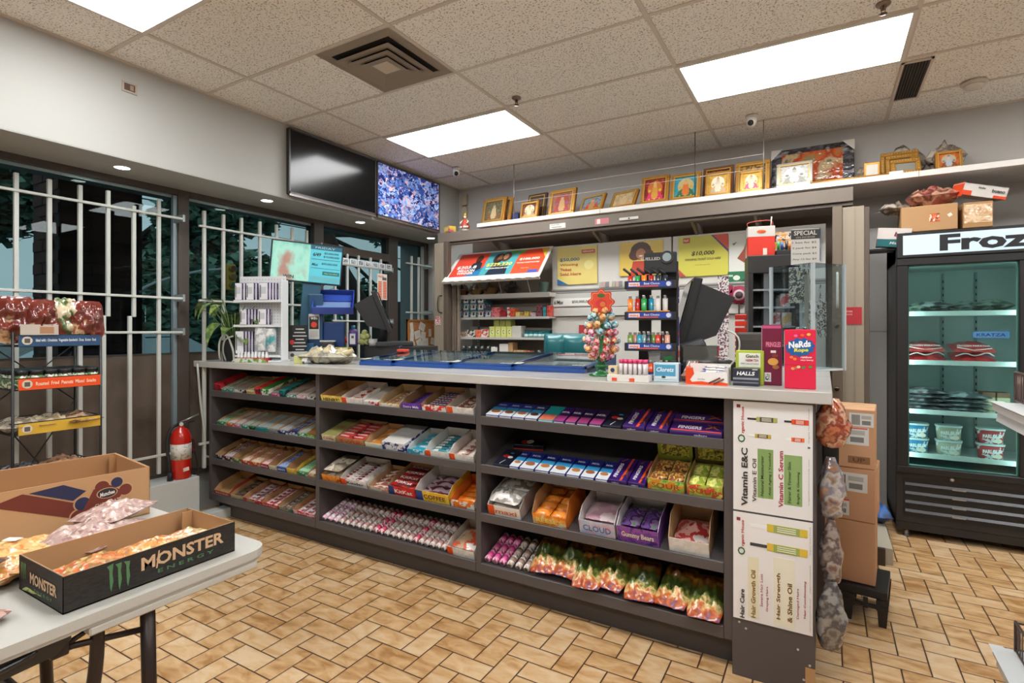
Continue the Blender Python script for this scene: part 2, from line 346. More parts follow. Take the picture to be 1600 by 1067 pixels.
# ---- sprinklers, cameras, smoke detector, downlights
def sprinkler(x, y, label):
    t = thing('fire_sprinkler', label, 'sprinkler', (x, y, 3.034)); C = M('6E5A48', .3, .9)
    f = MB(); f.lathe([(.03, .006), (.034, 0), (.028, -.008), (.012, -.01)], M('8A7A6A', .35, .7)); f.build('escutcheon', t)
    f = MB(); f.cyl((0, 0, -.008), (0, 0, -.03), .007, C); f.cyl((-.012, 0, -.012), (-.006, 0, -.045), .002, C, 6); f.cyl((.012, 0, -.012), (.006, 0, -.045), .002, C, 6); f.build('nozzle', t)
    f = MB(); f.lathe([(.002, -.044), (.016, -.046), (.018, -.05), (.003, -.052)], C, 14); f.build('deflector', t)
sprinkler(-1.879, 3.295, 'small brass fire sprinkler in the ceiling left of centre'); sprinkler(.253, 3.271, 'brass fire sprinkler at the top edge above the right bright panel')
def dome(x, y, label, yaw):
    t = thing('security_camera', label, 'security camera', (x, y, 3.035), yaw, None); W = M('E2DED9', .35)
    f = MB(); f.lathe([(.045, 0), (.048, -.012), (.04, -.022)], W); f.build('base', t)
    f = MB(); f.cyl((0, 0, -.015), (0, -.012, -.05), .036, W, 16); f.ball((0, -.014, -.055), .036, W, 16); f.build('housing', t)
    f = MB(); f.cyl((0, -.03, -.06), (0, -.053, -.07), .021, M('15151A', .1), 16); f.build('lens', t)
dome(-3.218, 4.418, 'white turret security camera in the ceiling by the televisions', .6); dome(-.481, 4.473, 'white turret security camera above the framed pictures', -.1)
t = thing('smoke_detector', 'round white smoke detector on the ceiling at the right', 'smoke detector', (.85, 4.60, 3.035))
f = MB(); f.lathe([(.07, 0), (.072, -.012), (.062, -.02)], M('CFC6BC', .5), 28); f.build('base', t); f = MB(); f.lathe([(.055, -.018), (.056, -.03), (.045, -.042), (.001, -.043)], M('D6CEC4', .4), 28); f.build('cap', t)
for n_, (x, y) in zip(('nearest the left edge of the photo', 'second from the left, before the first television', 'below the joint of the two televisions', 'at the far right end beside the corner'), ((-3.897, 1.729), (-3.884, 2.756), (-3.881, 3.761), (-3.862, 4.812))):
    t = thing('recessed_downlight', 'small lit round downlight in the window soffit, '+n_, 'downlight', (x, y, 2.445), 0, None)
    f = MB(); f.lathe([(.05, 0), (.052, -.004), (.043, -.006), (.043, 0)], M('E8E8E8', .4), 24); f.build('trim_ring', t)
    f = MB(); f.lathe([(.041, -.001), (.041, -.004), (.001, -.0045)], M('FFFFFF', .5, emit='EFFFF4', es=14), 24); f.build('lens', t)
# painted-over outlet opening in the bulkhead
b = MB(); b.rect((0, 0, 0), .085, .065, M('AFA296', .7), RIGHTF, .003); b.rect((.003, 0, 0), .06, .042, M('5E4A40', .8), RIGHTF); b.rect((.0035, .012, 0), .02, .03, M('A08878', .8), RIGHTF)
single(b, 'outlet_box', 'uncovered electrical box high on the left bulkhead wall', 'outlet box', (-3.698, 1.681, 2.891))
t = thing('motion_sensor', 'pair of stacked beige motion sensor boxes in the back left corner', 'motion sensor', (-3.60, 5.128, 2.72))
f = MB(); f.box(-.035, .035, -.04, 0, .12, .25, M('B8AC98', .5), .008); f.build('upper_housing', t); f = MB(); f.box(-.033, .033, -.045, 0, -.02, .10, M('BFB29C', .5), .01); f.build('lower_housing', t)
# ================================================================ WINDOW WALL  x = -4.15
XW = -4.15
MU = [(-3.2, -3.1), (.55, .63), (2.213, 2.292), (3.441, 3.553), (4.447, 4.591), (5.07, 5.13)]
b = MB()
for a, c in MU: b.box(XW-.12, XW, a, c, .30, 2.45, FRAME, .004)
b.box(XW-.12, XW-.005, YR, YB_, 2.405, 2.45, FRAME); b.box(XW-.12, XW-.005, YR, YB_, .30, .345, FRAME)
for a, c in ((3.553, 4.447),): b.box(XW-.12, XW-.002, a, c, 2.15, 2.235, M('564B45', .45), .003)
struct(b, 'window_1')
PN = MIX(['4E443C', '5A4F45', '63584F'], 3, .22, .3, interp='EASE', bump=.03, bs=4)
GL = GLASS('B2C3C5', .012, name='tinted_window_glass')
for k, (a, c) in enumerate(((.63, 2.213), (2.292, 3.441), (3.553, 4.447), (4.591, 5.07), (-3.1, .55))):
    b = MB(); z0 = 1.226 if k != 2 else .345
    if k != 2: b.box(XW-.06, XW-.045, a, c, .345, 1.226, PN); b.box(XW-.065, XW-.04, a, c, 1.222, 1.232, M('3B3734', .4))
    b.box(XW-.055, XW-.049, a, c, z0, 2.41, GL)
    struct(b, 'window_%d' % (k+2))
# bright inner frame strip of the first pane
b = MB(); b.box(XW-.05, XW-.02, 2.185, 2.213, .345, 2.40, M('8FA0A8', .35, .3)); b.box(XW-.05, XW-.02, 5.04, 5.07, 1.2, 2.40, M('B9B9B4', .4)); b.box(XW-.055, XW-.045, .63, 3.44, 2.385, 2.405, M('9DB0B4', .35, .3)); struct(b, 'trim_2')
# ---- painted security bars
BW_ = M('BFC2BE', .45)
def bars(label, y0, y1, vs, hs, loc_y):
    t = thing('security_bars', label, 'window bars', (-4.05, loc_y, .4), 0, 'security bars on the windows')
    for (y, za, zb) in vs: f = MB(); f.box(-.011, .011, y-.011-loc_y, y+.011-loc_y, za-.4, zb-.4, BW_, .002); f.build('vertical_bar', t)
    for (z, ya, yb) in hs: f = MB(); f.box(-.0, .02, ya-loc_y, yb-loc_y, z-.4-.008, z-.4+.008, BW_, .002); f.build('horizontal_bar', t)
    for (z, ya, yb) in hs: f = MB(); f.box(-.10, .022, yb-loc_y-.012, yb-loc_y+.004, z-.42, z-.37, M('9AA3A6', .4, .4)); f.build('mounting_bracket', t)
v1 = [(y, .36, 2.311) for y in (.787, .942, 1.097, 1.252, 1.407, 1.562)]+[(1.715, 1.49, 2.311), (1.69, .37, 1.495), (1.867, 1.49, 2.241), (1.842, .37, 1.495), (2.025, .39, 2.317)]
bars('white painted security bars across the first window behind the snack rack', .63, 2.2, v1, [(2.208, .64, 2.19), (1.63, .64, 2.19), (1.385, 1.60, 2.19), (.52, .64, 2.19)], 1.4)
bars('white painted security bars in the second window behind the potted plant', 2.3, 3.44, [(y, .36, 2.30) for y in (2.345, 2.495, 2.644, 2.808, 2.965, 3.12, 3.275)], [(2.18, 2.30, 3.43), (1.622, 2.30, 3.43), (.548, 2.30, 3.43)], 2.9)
bars('short white security bars on the glazed door behind the lottery monitor', 3.56, 4.44, [(y, .55, 2.147) for y in (3.60, 3.752, 3.899, 4.064, 4.214)], [(2.04, 3.56, 4.38), (1.49, 3.56, 4.38), (.75, 3.56, 4.38)], 4.0)
bars('thin security bars in the narrow window above the cork board', 4.6, 5.06, [(y, .5, 2.24) for y in (4.702, 4.825)], [(2.15, 4.60, 5.05), (1.6, 4.60, 5.05)], 4.8)
# ================================================================ OUTSIDE
b = MB(); b.box(-90, -4.6, -60, 70, -.2, -.1, MIX(['5C6062', '6B6F70', '777A7A'], 2, .9, interp='EASE')); struct(b, 'ground')
b = MB(); b.box(-5.2, -4.75, 1.71, 2.25, -.1, 4.5, M('341B18', .8)); BR = M('54302A', .85)  # brick colours kept dark to carry the shade the pier stands in
for k in range(52):
    z = -.05+k*.085
    for q in range(4):
        yy = 1.71+((k % 2)*.1+q*.2); 
        if yy+.19 <= 2.25: b.box(-4.76, -4.744, yy, yy+.19, z, z+.072, BR)
        xx = -5.19+(k % 2)*.09+q*.18
        if xx+.17 < -4.75: b.box(xx, xx+.165, 1.702, 1.72, z, z+.072, BR)
single(b, 'brick_pier', 'brick pier outside the first window, its dark red deepened for shade', 'brick pier')
def foliage(name, label, blobs, trunk, cols, leaf=.16, n=900, group=None, seed=1, droop=0):
    rr = random.Random(seed); root = thing(name, label, 'tree', trunk[0], 0, group); o = Vector(trunk[0]); f = MB(); mt = MIX(cols, 1.2, .8, kind='noise', interp='EASE')
    for (c, r) in blobs:
        for k in range(int(n)):
            d = Vector((rr.gauss(0, 1), rr.gauss(0, 1), rr.gauss(0, 1))).normalized()*r*(rr.random()**.45); p = Vector(c)+d-o
            a = rr.random()*PI*2; l = leaf*(.6+rr.random()); u = Vector((math.cos(a), math.sin(a), rr.uniform(-.5, .5)-droop)).normalized()*l; w_ = u.cross(Vector((rr.random()-.5, rr.random()-.5, rr.random()))).normalized()*l*.36
            f.add([p, p+u*.5+w_, p+u, p+u*.5-w_], [(0, 1, 2, 3)], mt)
    f.build('foliage', root)
    tk = MB(); pts = [Vector(q)-o for q in trunk]; tk.tube(pts, trunk_r.get(name+str(seed), .16), M('2B231D', .9), 10, True, .07)
    for (c, r) in blobs: tk.tube([pts[-1]*.8, (Vector(c)-o)], .05, M('2B231D', .9), 6, True, .015)
    tk.build('trunk', root)
trunk_r = {'tree4': .42}
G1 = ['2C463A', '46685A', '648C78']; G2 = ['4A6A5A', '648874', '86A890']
p = lambda u, v, x: tuple(onx(u, v, x))
foliage('tree', 'dark leafy branches hanging outside at the far left of the first window', [(p(-5, 265, -9), .55), (p(25, 300, -9), .4), (p(-40, 290, -9), .6), (p(5, 335, -9), .35)], [(-9.4, -.6, -.1), (-9.4, -.5, 3), (-9.3, .5, 4.3)], G1, .13, 900, None, 1)
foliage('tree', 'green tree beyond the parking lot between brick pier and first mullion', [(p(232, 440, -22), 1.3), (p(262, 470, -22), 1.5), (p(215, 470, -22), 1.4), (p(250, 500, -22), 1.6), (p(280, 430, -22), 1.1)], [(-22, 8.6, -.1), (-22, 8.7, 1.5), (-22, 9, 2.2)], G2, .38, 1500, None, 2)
foliage('tree', 'dark foliage with drooping twigs across the top of the second window', [(p(300, 330, -8), .35), (p(330, 325, -8), .34), (p(360, 340, -8), .3), (p(385, 350, -8), .22), (p(310, 365, -8), .30), (p(345, 375, -8), .22), (p(262, 335, -8), .16), (p(258, 372, -8), .12), (p(415, 352, -8), .12)], [(-8.6, 3.2, -.1), (-8.6, 3.3, 2.5), (-8.3, 3.9, 3.2)], G1, .12, 420, None, 3)
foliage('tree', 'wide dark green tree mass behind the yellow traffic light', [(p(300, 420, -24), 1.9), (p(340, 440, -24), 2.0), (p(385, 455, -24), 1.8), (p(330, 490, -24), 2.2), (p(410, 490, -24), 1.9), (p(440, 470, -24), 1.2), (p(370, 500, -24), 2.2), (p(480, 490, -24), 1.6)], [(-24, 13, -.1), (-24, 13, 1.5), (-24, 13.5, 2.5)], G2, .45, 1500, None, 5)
foliage('tree', 'thick forked dark tree trunk outside the glazed door', [(p(560, 470, -9), .5), (p(600, 360, -9.5), .4), (p(667, 440, -9), .5), (p(665, 520, -9), .6), (p(655, 370, -9), .45)], [(-8.6, 8.6, -.1), (-8.6, 8.5, 1.6), (-8.7, 7.9, 2.6), (-8.9, 7.3, 4.2)], G1, .12, 1100, None, 4)
b = MB()
b.box(-30, -22, -6, 3.1, -.1, 6.2, M('8FA3AC', .7)); b.box(-21.98, -22, -6, 3.1, 5.0, 5.6, M('3A4A55', .5)); b.box(-21.96, -22, -6, 3.1, 4.0, 4.95, M('B9C7CC', .6))
for k in range(8): b.box(-21.95, -21.99, -5.8+k*1.1, -4.95+k*1.1, 1.2, 3.4, M('33505C', .2)); b.box(-21.94, -21.97, -5.8+k*1.1, -4.95+k*1.1, 2.25, 2.32, M('B9C7CC', .6))
single(b, 'building', 'low pale commercial building across the road at the far left', 'building')
t = thing('traffic_light', 'yellow traffic light on a grey mast arm beyond the second window', 'traffic light', p(358, 433, -20))
f = MB(); f.box(-.17, .17, -.17, .17, -.5, .5, M('C79A3B', .5), .03); f.build('housing', t)
for k, c in enumerate(('5A1A14', '6A4A12', '1C4A2A')):
    f = MB(); f.cyl((.16, 0, .32-k*.32), (.30, 0, .32-k*.32), .13, M('A37C2C', .5)); f.disc((.18, 0, .32-k*.32), .11, M(c, .2), 16, RIGHTF, t=.13); f.build('lamp', t)
f = MB(); f.tube([(0, -.2, .3), (0, -1.4, .05), (0, -3.0, -.6), (.0, -3.3, -1.4), (0, -3.3, -3.5)], .05, M('98A2A4', .4, .4)); f.build('mast_arm', t)
# parked car
t = thing('car', 'silver car parked outside beyond the first window', 'car', (-11.2, 4.9, -.1), 0); CP = M('A9B4B8', .25, .4, coat=.5)
f = MB(); prof = [(-2.1, .35), (-2.15, .75), (-1.95, .9), (-1.2, 1.0), (-.5, 1.42), (.7, 1.45), (1.45, 1.02), (2.1, .85), (2.15, .4)]
v = []; 
for s_ in (-.85, .85):
    for (y, z) in prof: v.append((s_*(.82 if z > 1.1 else 1), y, z))
n = len(prof); f.add(v, [tuple(range(n)), tuple(range(n, 2*n))[::-1]]+[(i, i+n, (i+1) % n+n, (i+1) % n) for i in range(n)], CP, False); f.build('body', t)
f = MB(); 
for s_ in (-1, 1): f.add([(s_*.78, -1.05, 1.03), (s_*.72, -.45, 1.37), (s_*.72, .65, 1.39), (s_*.78, 1.25, 1.03)], [(0, 1, 2, 3)] if s_ > 0 else [(3, 2, 1, 0)], M('1E2A30', .1))
f.box(-.87, .87, -.02, .04, 1.0, 1.42, CP); f.build('side_window', t)
for y in (-1.35, 1.35): f = MB(); f.cyl((-.88, y, .32), (.88, y, .32), .33, M('18181A', .6), 20); f.cyl((.86, y, .32), (.9, y, .32), .2, M('9AA0A4', .3, .8), 14); f.build('wheel', t)
b = MB(); b.box(-.6, .6, -.25, .25, 0, 1.9, M('3C3733', .7)); 
for k in range(7): b.box(.6, .61, -.24+k*.07, -.235+k*.07, 0, 1.9, M('25211F', .7))
single(b, 'utility_cabinet', 'grey ribbed utility cabinet outside behind the cork board', 'utility cabinet', (-5.7, 6.0, -.1))
b = MB(); b.box(-.04, .04, -.05, .05, 0, 2.05, M('3E6F94', .5)); single(b, 'blue_post', 'narrow blue post outside right beside the first mullion', 'post', (-5.2, 2.78, -.1))
# wires
b = MB(); b.tube([(-16, -20, 5.2), (-16, 0, 4.9), (-16, 22, 5.1)], .02, M('20262A', .6), 5); b.tube([(-16, -20, 4.6), (-16, 22, 4.5)], .02, M('20262A', .6), 5); b.cyl((-16, 9.3, -.1), (-16, 9.3, 6.5), .09, M('3A3F42', .7), 8)
single(b, 'utility_pole', 'thin utility pole with wires against the sky outside', 'utility pole')
# ================================================================ TELEVISIONS
def tv(label, y0, y1, z0, z1, scr):
    t = thing('television', label, 'television', (-3.655, (y0+y1)/2, z0), 0, None); w_ = y1-y0; h = z1-z0; K = M('191819', .35)
    f = MB(); f.box(-.03, .0, -w_/2, w_/2, 0, h, K, .004); f.build('casing', t)
    f = MB(); Z = M('3A3636', .35)
    for q in ((-w_/2, w_/2, 0, .022), (-w_/2, w_/2, h-.012, h), (-w_/2, -w_/2+.012, 0, h), (w_/2-.012, w_/2, 0, h)): f.box(0, .008, q[0], q[1], q[2], q[3], Z)
    f.box(.006, .012, -w_/2, w_/2, -.012, .004, M('8C8380', .25, .7)); f.build('bezel', t)
    f = MB(); f.box(.0, .003, -w_/2+.012, w_/2-.012, .022, h-.012, scr); f.build('screen', t)
    f = MB(); f.box(-.045, -.03, -.25, .25, .1, h-.15, M('222222', .6)); f.build('wall_bracket', t)
    return t
tv('black switched-off television on the left bulkhead, left of its lit twin', 2.785, 3.735, 2.475, 3.0, M('0C0D0E', .16, spec=.35))
def blue_screen():
    m = MIX(['0D1B4E', '2A4F9A', '6E8FD0', '1A2C70', '9FB4DC', '30407E', 'C9A9B0', '16245E'], 14, .2, 0, 'cell', stretch=(1, 1, 1.4), es=.34)
    n = m.node_tree; vo = [q for q in n.nodes if q.type == 'TEX_VORONOI'][0]
    z = n.nodes.new('ShaderNodeTexNoise'); z.inputs['Scale'].default_value = 9; z.inputs['Detail'].default_value = 6; a = n.nodes.new('ShaderNodeMixRGB'); a.inputs[0].default_value = .35
    src = vo.inputs['Vector'].links[0].from_socket; n.links.new(src, z.inputs['Vector']); n.links.new(src, a.inputs[1]); n.links.new(z.outputs['Color'], a.inputs[2]); n.links.new(a.outputs[0], vo.inputs['Vector']); vo.inputs['Scale'].default_value = 24
    r = [q for q in n.nodes if q.type == 'VALTORGB'][0]; r.color_ramp.interpolation = 'EASE'
    return m
tv('television showing a blue crystalline picture, nearest the back corner', 3.75, 4.70, 2.475, 3.0, blue_screen())
# ================================================================ BACK WALL SHELF, SHUTTER TRACK, GATES
b = MB(); b.box(-3.10, 3.2, 4.61, 5.13, 2.457, 2.497, M('E6E2DE', .45), .002); b.box(-1.76, -1.757, 4.607, 4.61, 2.457, 2.497, M('9A9590', .5)); b.box(.557, .56, 4.607, 4.61, 2.457, 2.497, M('9A9590', .5))
single(b, 'wall_shelf', 'long white shelf board under the ceiling on the back wall', 'shelf')
TR = M('73685E', .45)
t = thing('shutter_track', 'long beige horizontal shutter track under the white wall shelf', 'shutter track', (-1.67, 4.5, 2.31))
f = MB(); f.box(-1.85, 1.843, 0, .10, 0.005, .105, TR, .003); f.box(-1.85, 1.843, .02, .08, -.02, 0, M('5D5249', .5)); f.build('housing', t)
for x in (-1.25, -.15, .72, 1.2):
    f = MB(); f.add([(x-.012, .03, -.0), (x+.012, .03, 0), (x+.012, .5, -.16), (x-.012, .5, -.16), (x-.012, .06, -.0), (x-.012, .5, -.0), (x+.012, .06, 0), (x+.012, .5, 0)], [(0, 1, 2, 3), (4, 5, 3, 0), (6, 1, 2, 7)], M('7C7067', .5)); f.build('bracket', t)
f = MB(); f.rect((-.46, -.001, .05), .16, .045, M('D9D5CC', .6)); f.text('SMOKE FREE', (-.485, -.0014, .062), .09, .012, M('333333')); f.rect((-.47, -.002, .04), .1, .008, M('8A8A88'), t=.0006); f.build('paper_notice', t, label='white paper notice')
f = MB(); f.rect((-.03, -.001, .05), .13, .05, M('C4767A', .6)); f.rect((-.06, -.0015, .05), .03, .04, M('E7CFCB'), t=.0006); f.build('sticker', t, label='pink sticker')
f = MB(); f.box(.13, .3, -.012, 0, .035, .06, M('CDC8C0', .4), .005); f.disc((.22, -.013, .047), .007, M('3A3530'), 10, FRONT, t=.002); f.build('latch', t, label='white latch plate')
def gate(label, x0, x1, y, z1, side):
    w_ = x1-x0; t = thing('folded_shutter', label, 'shutter gate', ((x0+x1)/2, y, 0)); P_ = M('968A7A', .4)
    f = MB(); f.box(-w_/2, w_/2, -.02, .02, .02, z1, P_, .003)
    k = 0
    while -w_/2+.02+k*.028 < w_/2: f.box(-w_/2+.02+k*.028-.002, -w_/2+.02+k*.028, -.023, -.02, .03, z1-.01, M('8F8375', .5)); k += 1 if side < 0 else 2
    f.build('panel', t)
    f = MB(); f.box(w_/2, w_/2+.05, -.03, .04, .02, z1+.01, M('5C5046', .4), .003) if side < 0 else f.box(-w_/2-.06, -w_/2, -.03, .04, .02, z1+.01, M('6F6254', .4), .003); f.build('edge_channel', t); return t
t = gate('narrow folded beige shutter panel by the back left corner', -3.55, -3.42, 4.5, 2.31, -1)
f = MB(); f.tube([(.04, -.02, 1.58), (.02, -.06, 1.6), (.02, -.06, 1.74), (.04, -.02, 1.76)], .007, M('2A2624', .4)); f.build('handle', t, label='black bow handle')
f = MB(); f.rect((-.01, -.024, 1.50), .07, .09, MIX(['B53540', 'E8D8D8', '8C2030'], 60, .5)); f.build('sticker', t, label='red and white sticker')
for k in range(4):
    f = MB(); f.box(.075+k*.03, .098+k*.03, .05+.02*(k % 2), .08+.02*(k % 2), .02, 1.87, M(('6B5F54', '8A7C6E')[k % 2], .45), .003); f.build('folded_leaf', t)
t = gate('wide folded beige shutter panel with white handle left of the freezer', .105, .235, 4.45, 2.26, 1)
f = MB(); f.tube([(-.095, -.03, 1.56), (-.095, -.09, 1.575), (-.095, -.09, 1.78), (-.095, -.03, 1.795)], .008, M('DAD4CC', .35)); f.build('handle', t, label='white bow handle')
f = MB(); f.rect((-.01, -.0245, 1.5), .12, .12, M('A8222C', .5)); f.text('VISITORS', (-.03, -.0252, 1.53), .05, .012, M('EDD0CC')); f.text('WELCOME', (-.03, -.0252, 1.51), .05, .01, M('EDD0CC')); f.build('sticker', t, label='dark red sticker')
for z in (1.43, .99): f = MB(); f.cyl((-.098, -.03, z), (-.098, -.055, z), .016, M('57493C', .25, .9), 14); f.cyl((-.098, -.05, z), (-.098, -.062, z), .009, M('2D241D', .3, .8), 10); f.build('lock', t)
f = MB(); f.box(.065, .095, -.02, .06, .02, 2.25, M('5A4E44', .5), .003); f.box(-.12, -.1, -.02, .05, .02, 2.25, M('B8AB9B', .4), .002); f.build('side_post', t)
# dark recess wall behind the tobacco shelving
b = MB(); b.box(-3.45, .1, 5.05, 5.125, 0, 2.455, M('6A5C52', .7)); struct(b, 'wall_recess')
# ---------------------------------------------------------------- tobacco shelving
WS = M('D6D2CC', .4); GS = M('B9B4AE', .4)
t = thing('shelving_unit', 'white metal tobacco shelving behind the counter, under the slanted poster board', 'shelving unit', (-2.85, 4.65, 0))
f = MB(); f.box(-.57, .565, .36, .39, .2, 2.2, M('8D857C', .5)); f.build('back_panel', t)
for z, th in ((1.765, .04), (1.53, .015), (1.325, .015), (1.13, .02), (.85, .03)):
    f = MB(); f.box(-.57, .565, 0, .36, z-th, z, WS, .002); f.box(-.57, .565, -.004, 0, z-th-.004, z+.004, GS); f.build('shelf', t)
f = MB()
for x in (-.45,): 
    f.box(x-.014, x+.014, .30, .33, 1.1, 1.75, GS)
    for k in range(22): f.box(x-.008, x+.008, .298, .3, 1.12+k*.028, 1.13+k*.028, M('3C3835'))
f.box(-.57, .565, .33, .345, 1.60, 1.68, WS); f.build('upright', t)
f = MB(); f.add([(-.57, 0, 1.325), (-.57, .3, 1.325), (-.57, .3, 1.44), (-.53, .3, 1.44), (.565, .3, 1.325), (.565, .3, 1.42)], [(0, 1, 2), (1, 4, 5, 2)], WS); f.build('bin_side', t)
# slanted poster board
A = Vector((-3.40, 4.42, 1.90)); B_ = Vector((-2.28, 4.42, 1.89)); C_ = Vector((-3.42, 4.76, 2.225)); D_ = Vector((-2.31, 4.76, 2.215))
t = thing('poster_board', 'slanted white header board holding three lottery posters over the tobacco shelves', 'header board', tuple(A))
ey = (C_-A).normalized(); ex = Vector((1, 0, 0)); ez = ex.cross(ey); PB = Matrix((ex, ey, ez)).transposed().to_4x4(); Hh = (C_-A).length; Ww = (B_-A).length
f = MB(); f.T = PB; f.box(0, Ww, 0, Hh, -.012, 0, M('E4E1DC', .4), .002); f.box(0, Ww, -.01, .005, -.03, .002, WS); 
for k in range(10): f.box(.05+k*.11, .1+k*.11, -.016, -.01, -.02, .0, WS)
f.build('board', t)
def poster(i, x0, x1, cols, txts):
    f = MB(); f.T = PB; f.box(x0, x1, .06, Hh-.03, .0, .003, M(cols[0], .35))
    for q in cols[1:]: f.poly([(x0+(x1-x0)*a, .06+(Hh-.09)*c, .0036) for a, c in q[1]], M(q[0], .35))
    for (s_, a, c, w_, h, cl) in txts: f.text(s_, (x0+(x1-x0)*a, .06+(Hh-.09)*c, .004), w_, h, M(cl), UPF, .02)
    return f.build('poster', t)
sil = lambda cx_, cy_, r, n=12, sy=1: [(cx_+r*math.cos(2*PI*i/n), cy_+r*sy*math.sin(2*PI*i/n)) for i in range(n)]
poster(0, .05, .42, ('D9452F', ('2A2F3C', [(.5, .2), (.95, .2), (.9, .55), (.75, .62), (.6, .55)]), ('4A2A1F', sil(.74, .72, .11, sy=1.7)), ('2B79A8', [(.5, 0), (1, 0), (1, .35)])), [('$303.8', .45, .38, .24, .055, 'F4F4F0'), ('MILLION', .5, .24, .2, .04, 'F4F4F0'), ('WINNER', .5, .12, .2, .035, 'F4F4F0')])
poster(1, .42, .78, ('49A0A6', ('3C2C26', sil(.38, .7, .17, sy=1.3)), ('C98E6E', sil(.42, .72, .09, sy=1.6)), ('5A3A2A', sil(.62, .75, .16, sy=1.3)), ('D7A07C', sil(.6, .76, .08, sy=1.6)), ('1F2A3A', [(.2, 0), (.85, 0), (.8, .4), (.3, .45)]), ('5DA04A', [(.8, .8), (1, 1), (.7, 1)])), [('$229,220', .5, .42, .3, .06, 'F0DC4A'), ('MILLION DOLLAR DAY', .5, .27, .27, .022, 'F4F4F0')])
poster(2, .78, 1.09, ('E9502E', ('6FB04E', [(.0, .75), (.25, 1), (.0, 1)]), ('E9C23B', [(.75, 1), (1, 1), (1, .6)]), ('3D56A8', [(.6, 0), (.95, 0), (.95, .12), (.6, .12)])), [('$100,000', .47, .58, .22, .04, 'F8F4EE'), ('WINNING TICKET SOLD HERE', .47, .43, .25, .018, 'F8F4EE'), ('PLAY ON', .45, .2, .08, .012, 'F8D4CE')])
# tall white panels with rails
t = thing('slatwall', 'white slatwall panels with chrome rails behind the blue-green chair', 'panel', (-2.33, 4.8, 0)); 
for x0, x1 in ((0, 1.16), (1.175, 2.335)):
    f = MB(); f.box(x0, x1, 0, .03, 1.80, 2.222, WS, .002); f.build('upper_panel', t)
    f = MB(); f.box(x0, x1, -.02, .03, 1.76, 1.80, M('C9C6C2', .25, .3), .002); f.box(x0, x1, -.024, -.02, 1.772, 1.788, M('7C7874', .3, .3)); f.build('rail', t)
    f = MB(); f.box(x0, x1, -.03, .03, 1.62, 1.755, M('C4C1BC', .4), .002); f.box(x0, x1, -.035, .03, 1.535, 1.615, M('C9C6C1', .4), .004); f.build('drawer_front', t)
    f = MB(); f.box(x0, x1, .0, .03, .6, 1.53, M('D2CEC8', .45)); f.build('lower_panel', t)
f = MB(); [f.box(x-.005, x+.005, -.006, 0, 1.82, 2.21, M('A9A6A2', .4)) for x in (.78, .93)]; f.build('seam', t)
b = MB(); b.rect((0, 0, 0), .5, .075, M('E9E7E2', .4), t=.002); b.text('6/Max', (-.19, -.003, 0), .1, .04, M('26302A'), FRONT, .02, .2); b.text('$50,000,000', (.05, -.003, 0), .2, .03, M('333333'), FRONT, .02)
single(b, 'jackpot_sign', 'white strip reading $50,000,000 behind the lollipop tree', 'sign', (-2.05, 4.762, 1.67))
b = MB(); b.rect((0, 0, 0), .34, .24, M('B4353A', .5), t=.003)
for k, (s_, w_) in enumerate((('WE ID', .2), ('UNDER 25 YEARS', .28), ('OF AGE', .16), ('NO SALE', .2))): b.text(s_, (0, -.004, .085-k*.055), w_, .03, M('F2E4E2'), FRONT, .02)
single(b, 'age_sign', 'dark red warning sign with white lines on the white panel above the chair', 'sign', (-1.87, 4.79, 1.33))
def wallposter(u0, u1, v0, v1, label, base, shapes=(), texts=(), y=4.785):
    a = ony(u0, (v0+v1)/2, y).x; c = ony(u1, (v0+v1)/2, y).x; zt = ony((u0+u1)/2, v0, y).z; zb = ony((u0+u1)/2, v1, y).z; W_ = c-a; H_ = zt-zb
    b = MB(); b.box(0, W_, 0, .006, 0, H_, M(base, .35))
    for i, (col, pts) in enumerate(shapes): b.poly([(x*W_, -.0008-.0003*i, z*H_) for x, z in pts], M(col, .35) if isinstance(col, str) else col)
    for (s_, x, z, w_, h, col, it) in texts: b.text(s_, (x*W_, -.003, z*H_), w_*W_, h*H_, M(col), FRONT, .02, it)
    return single(b, 'poster', label, 'poster', (a, y, zb), 0, None)
wallposter(871, 933, 385, 444, 'yellow poster reading $50,000 Winning Ticket Sold Here', 'E3CF7C', [('2D78B0', [(0, 0), (.28, 0), (0, .16)]), ('C9503A', [(.62, .8), (.95, .8), (.95, .9), (.62, .9)]), ('EBDD95', sil(.8, .5, .12))], [('PERHAPS', .785, .85, .28, .05, 'F6ECD8', .2), ('$50,000', .32, .66, .5, .10, '3C6E8C', 0), ('Winning', .30, .52, .46, .085, 'C25A2C', 0), ('Ticket', .22, .40, .3, .08, 'C25A2C', 0), ('Sold Here', .34, .28, .54, .08, 'C25A2C', 0)])
wallposter(968, 1036, 377, 430, 'yellow poster of a curly-haired woman behind the lighter rack', 'E4C258', [('4A2A1C', sil(.5, .72, .24, 14, 1.1)), ('5A3324', sil(.36, .6, .14, 10, 1.1)), ('5A3324', sil(.66, .6, .14, 10, 1.1)), ('B97B56', sil(.5, .63, .115, 12, 1.4)), ('E9E2DA', sil(.5, .57, .045, 10, .5)), ('C8452F', [(.25, 0), (.75, 0), (.68, .42), (.32, .42)])], [])
wallposter(1036, 1049, 414, 446, 'narrow green leaflet on the white panel right of the lighter rack', '6FA445', [('2F6A2E', sil(.5, .6, .3)), ('D8D07A', [(.1, .1), (.9, .1), (.9, .3), (.1, .3)])], [])
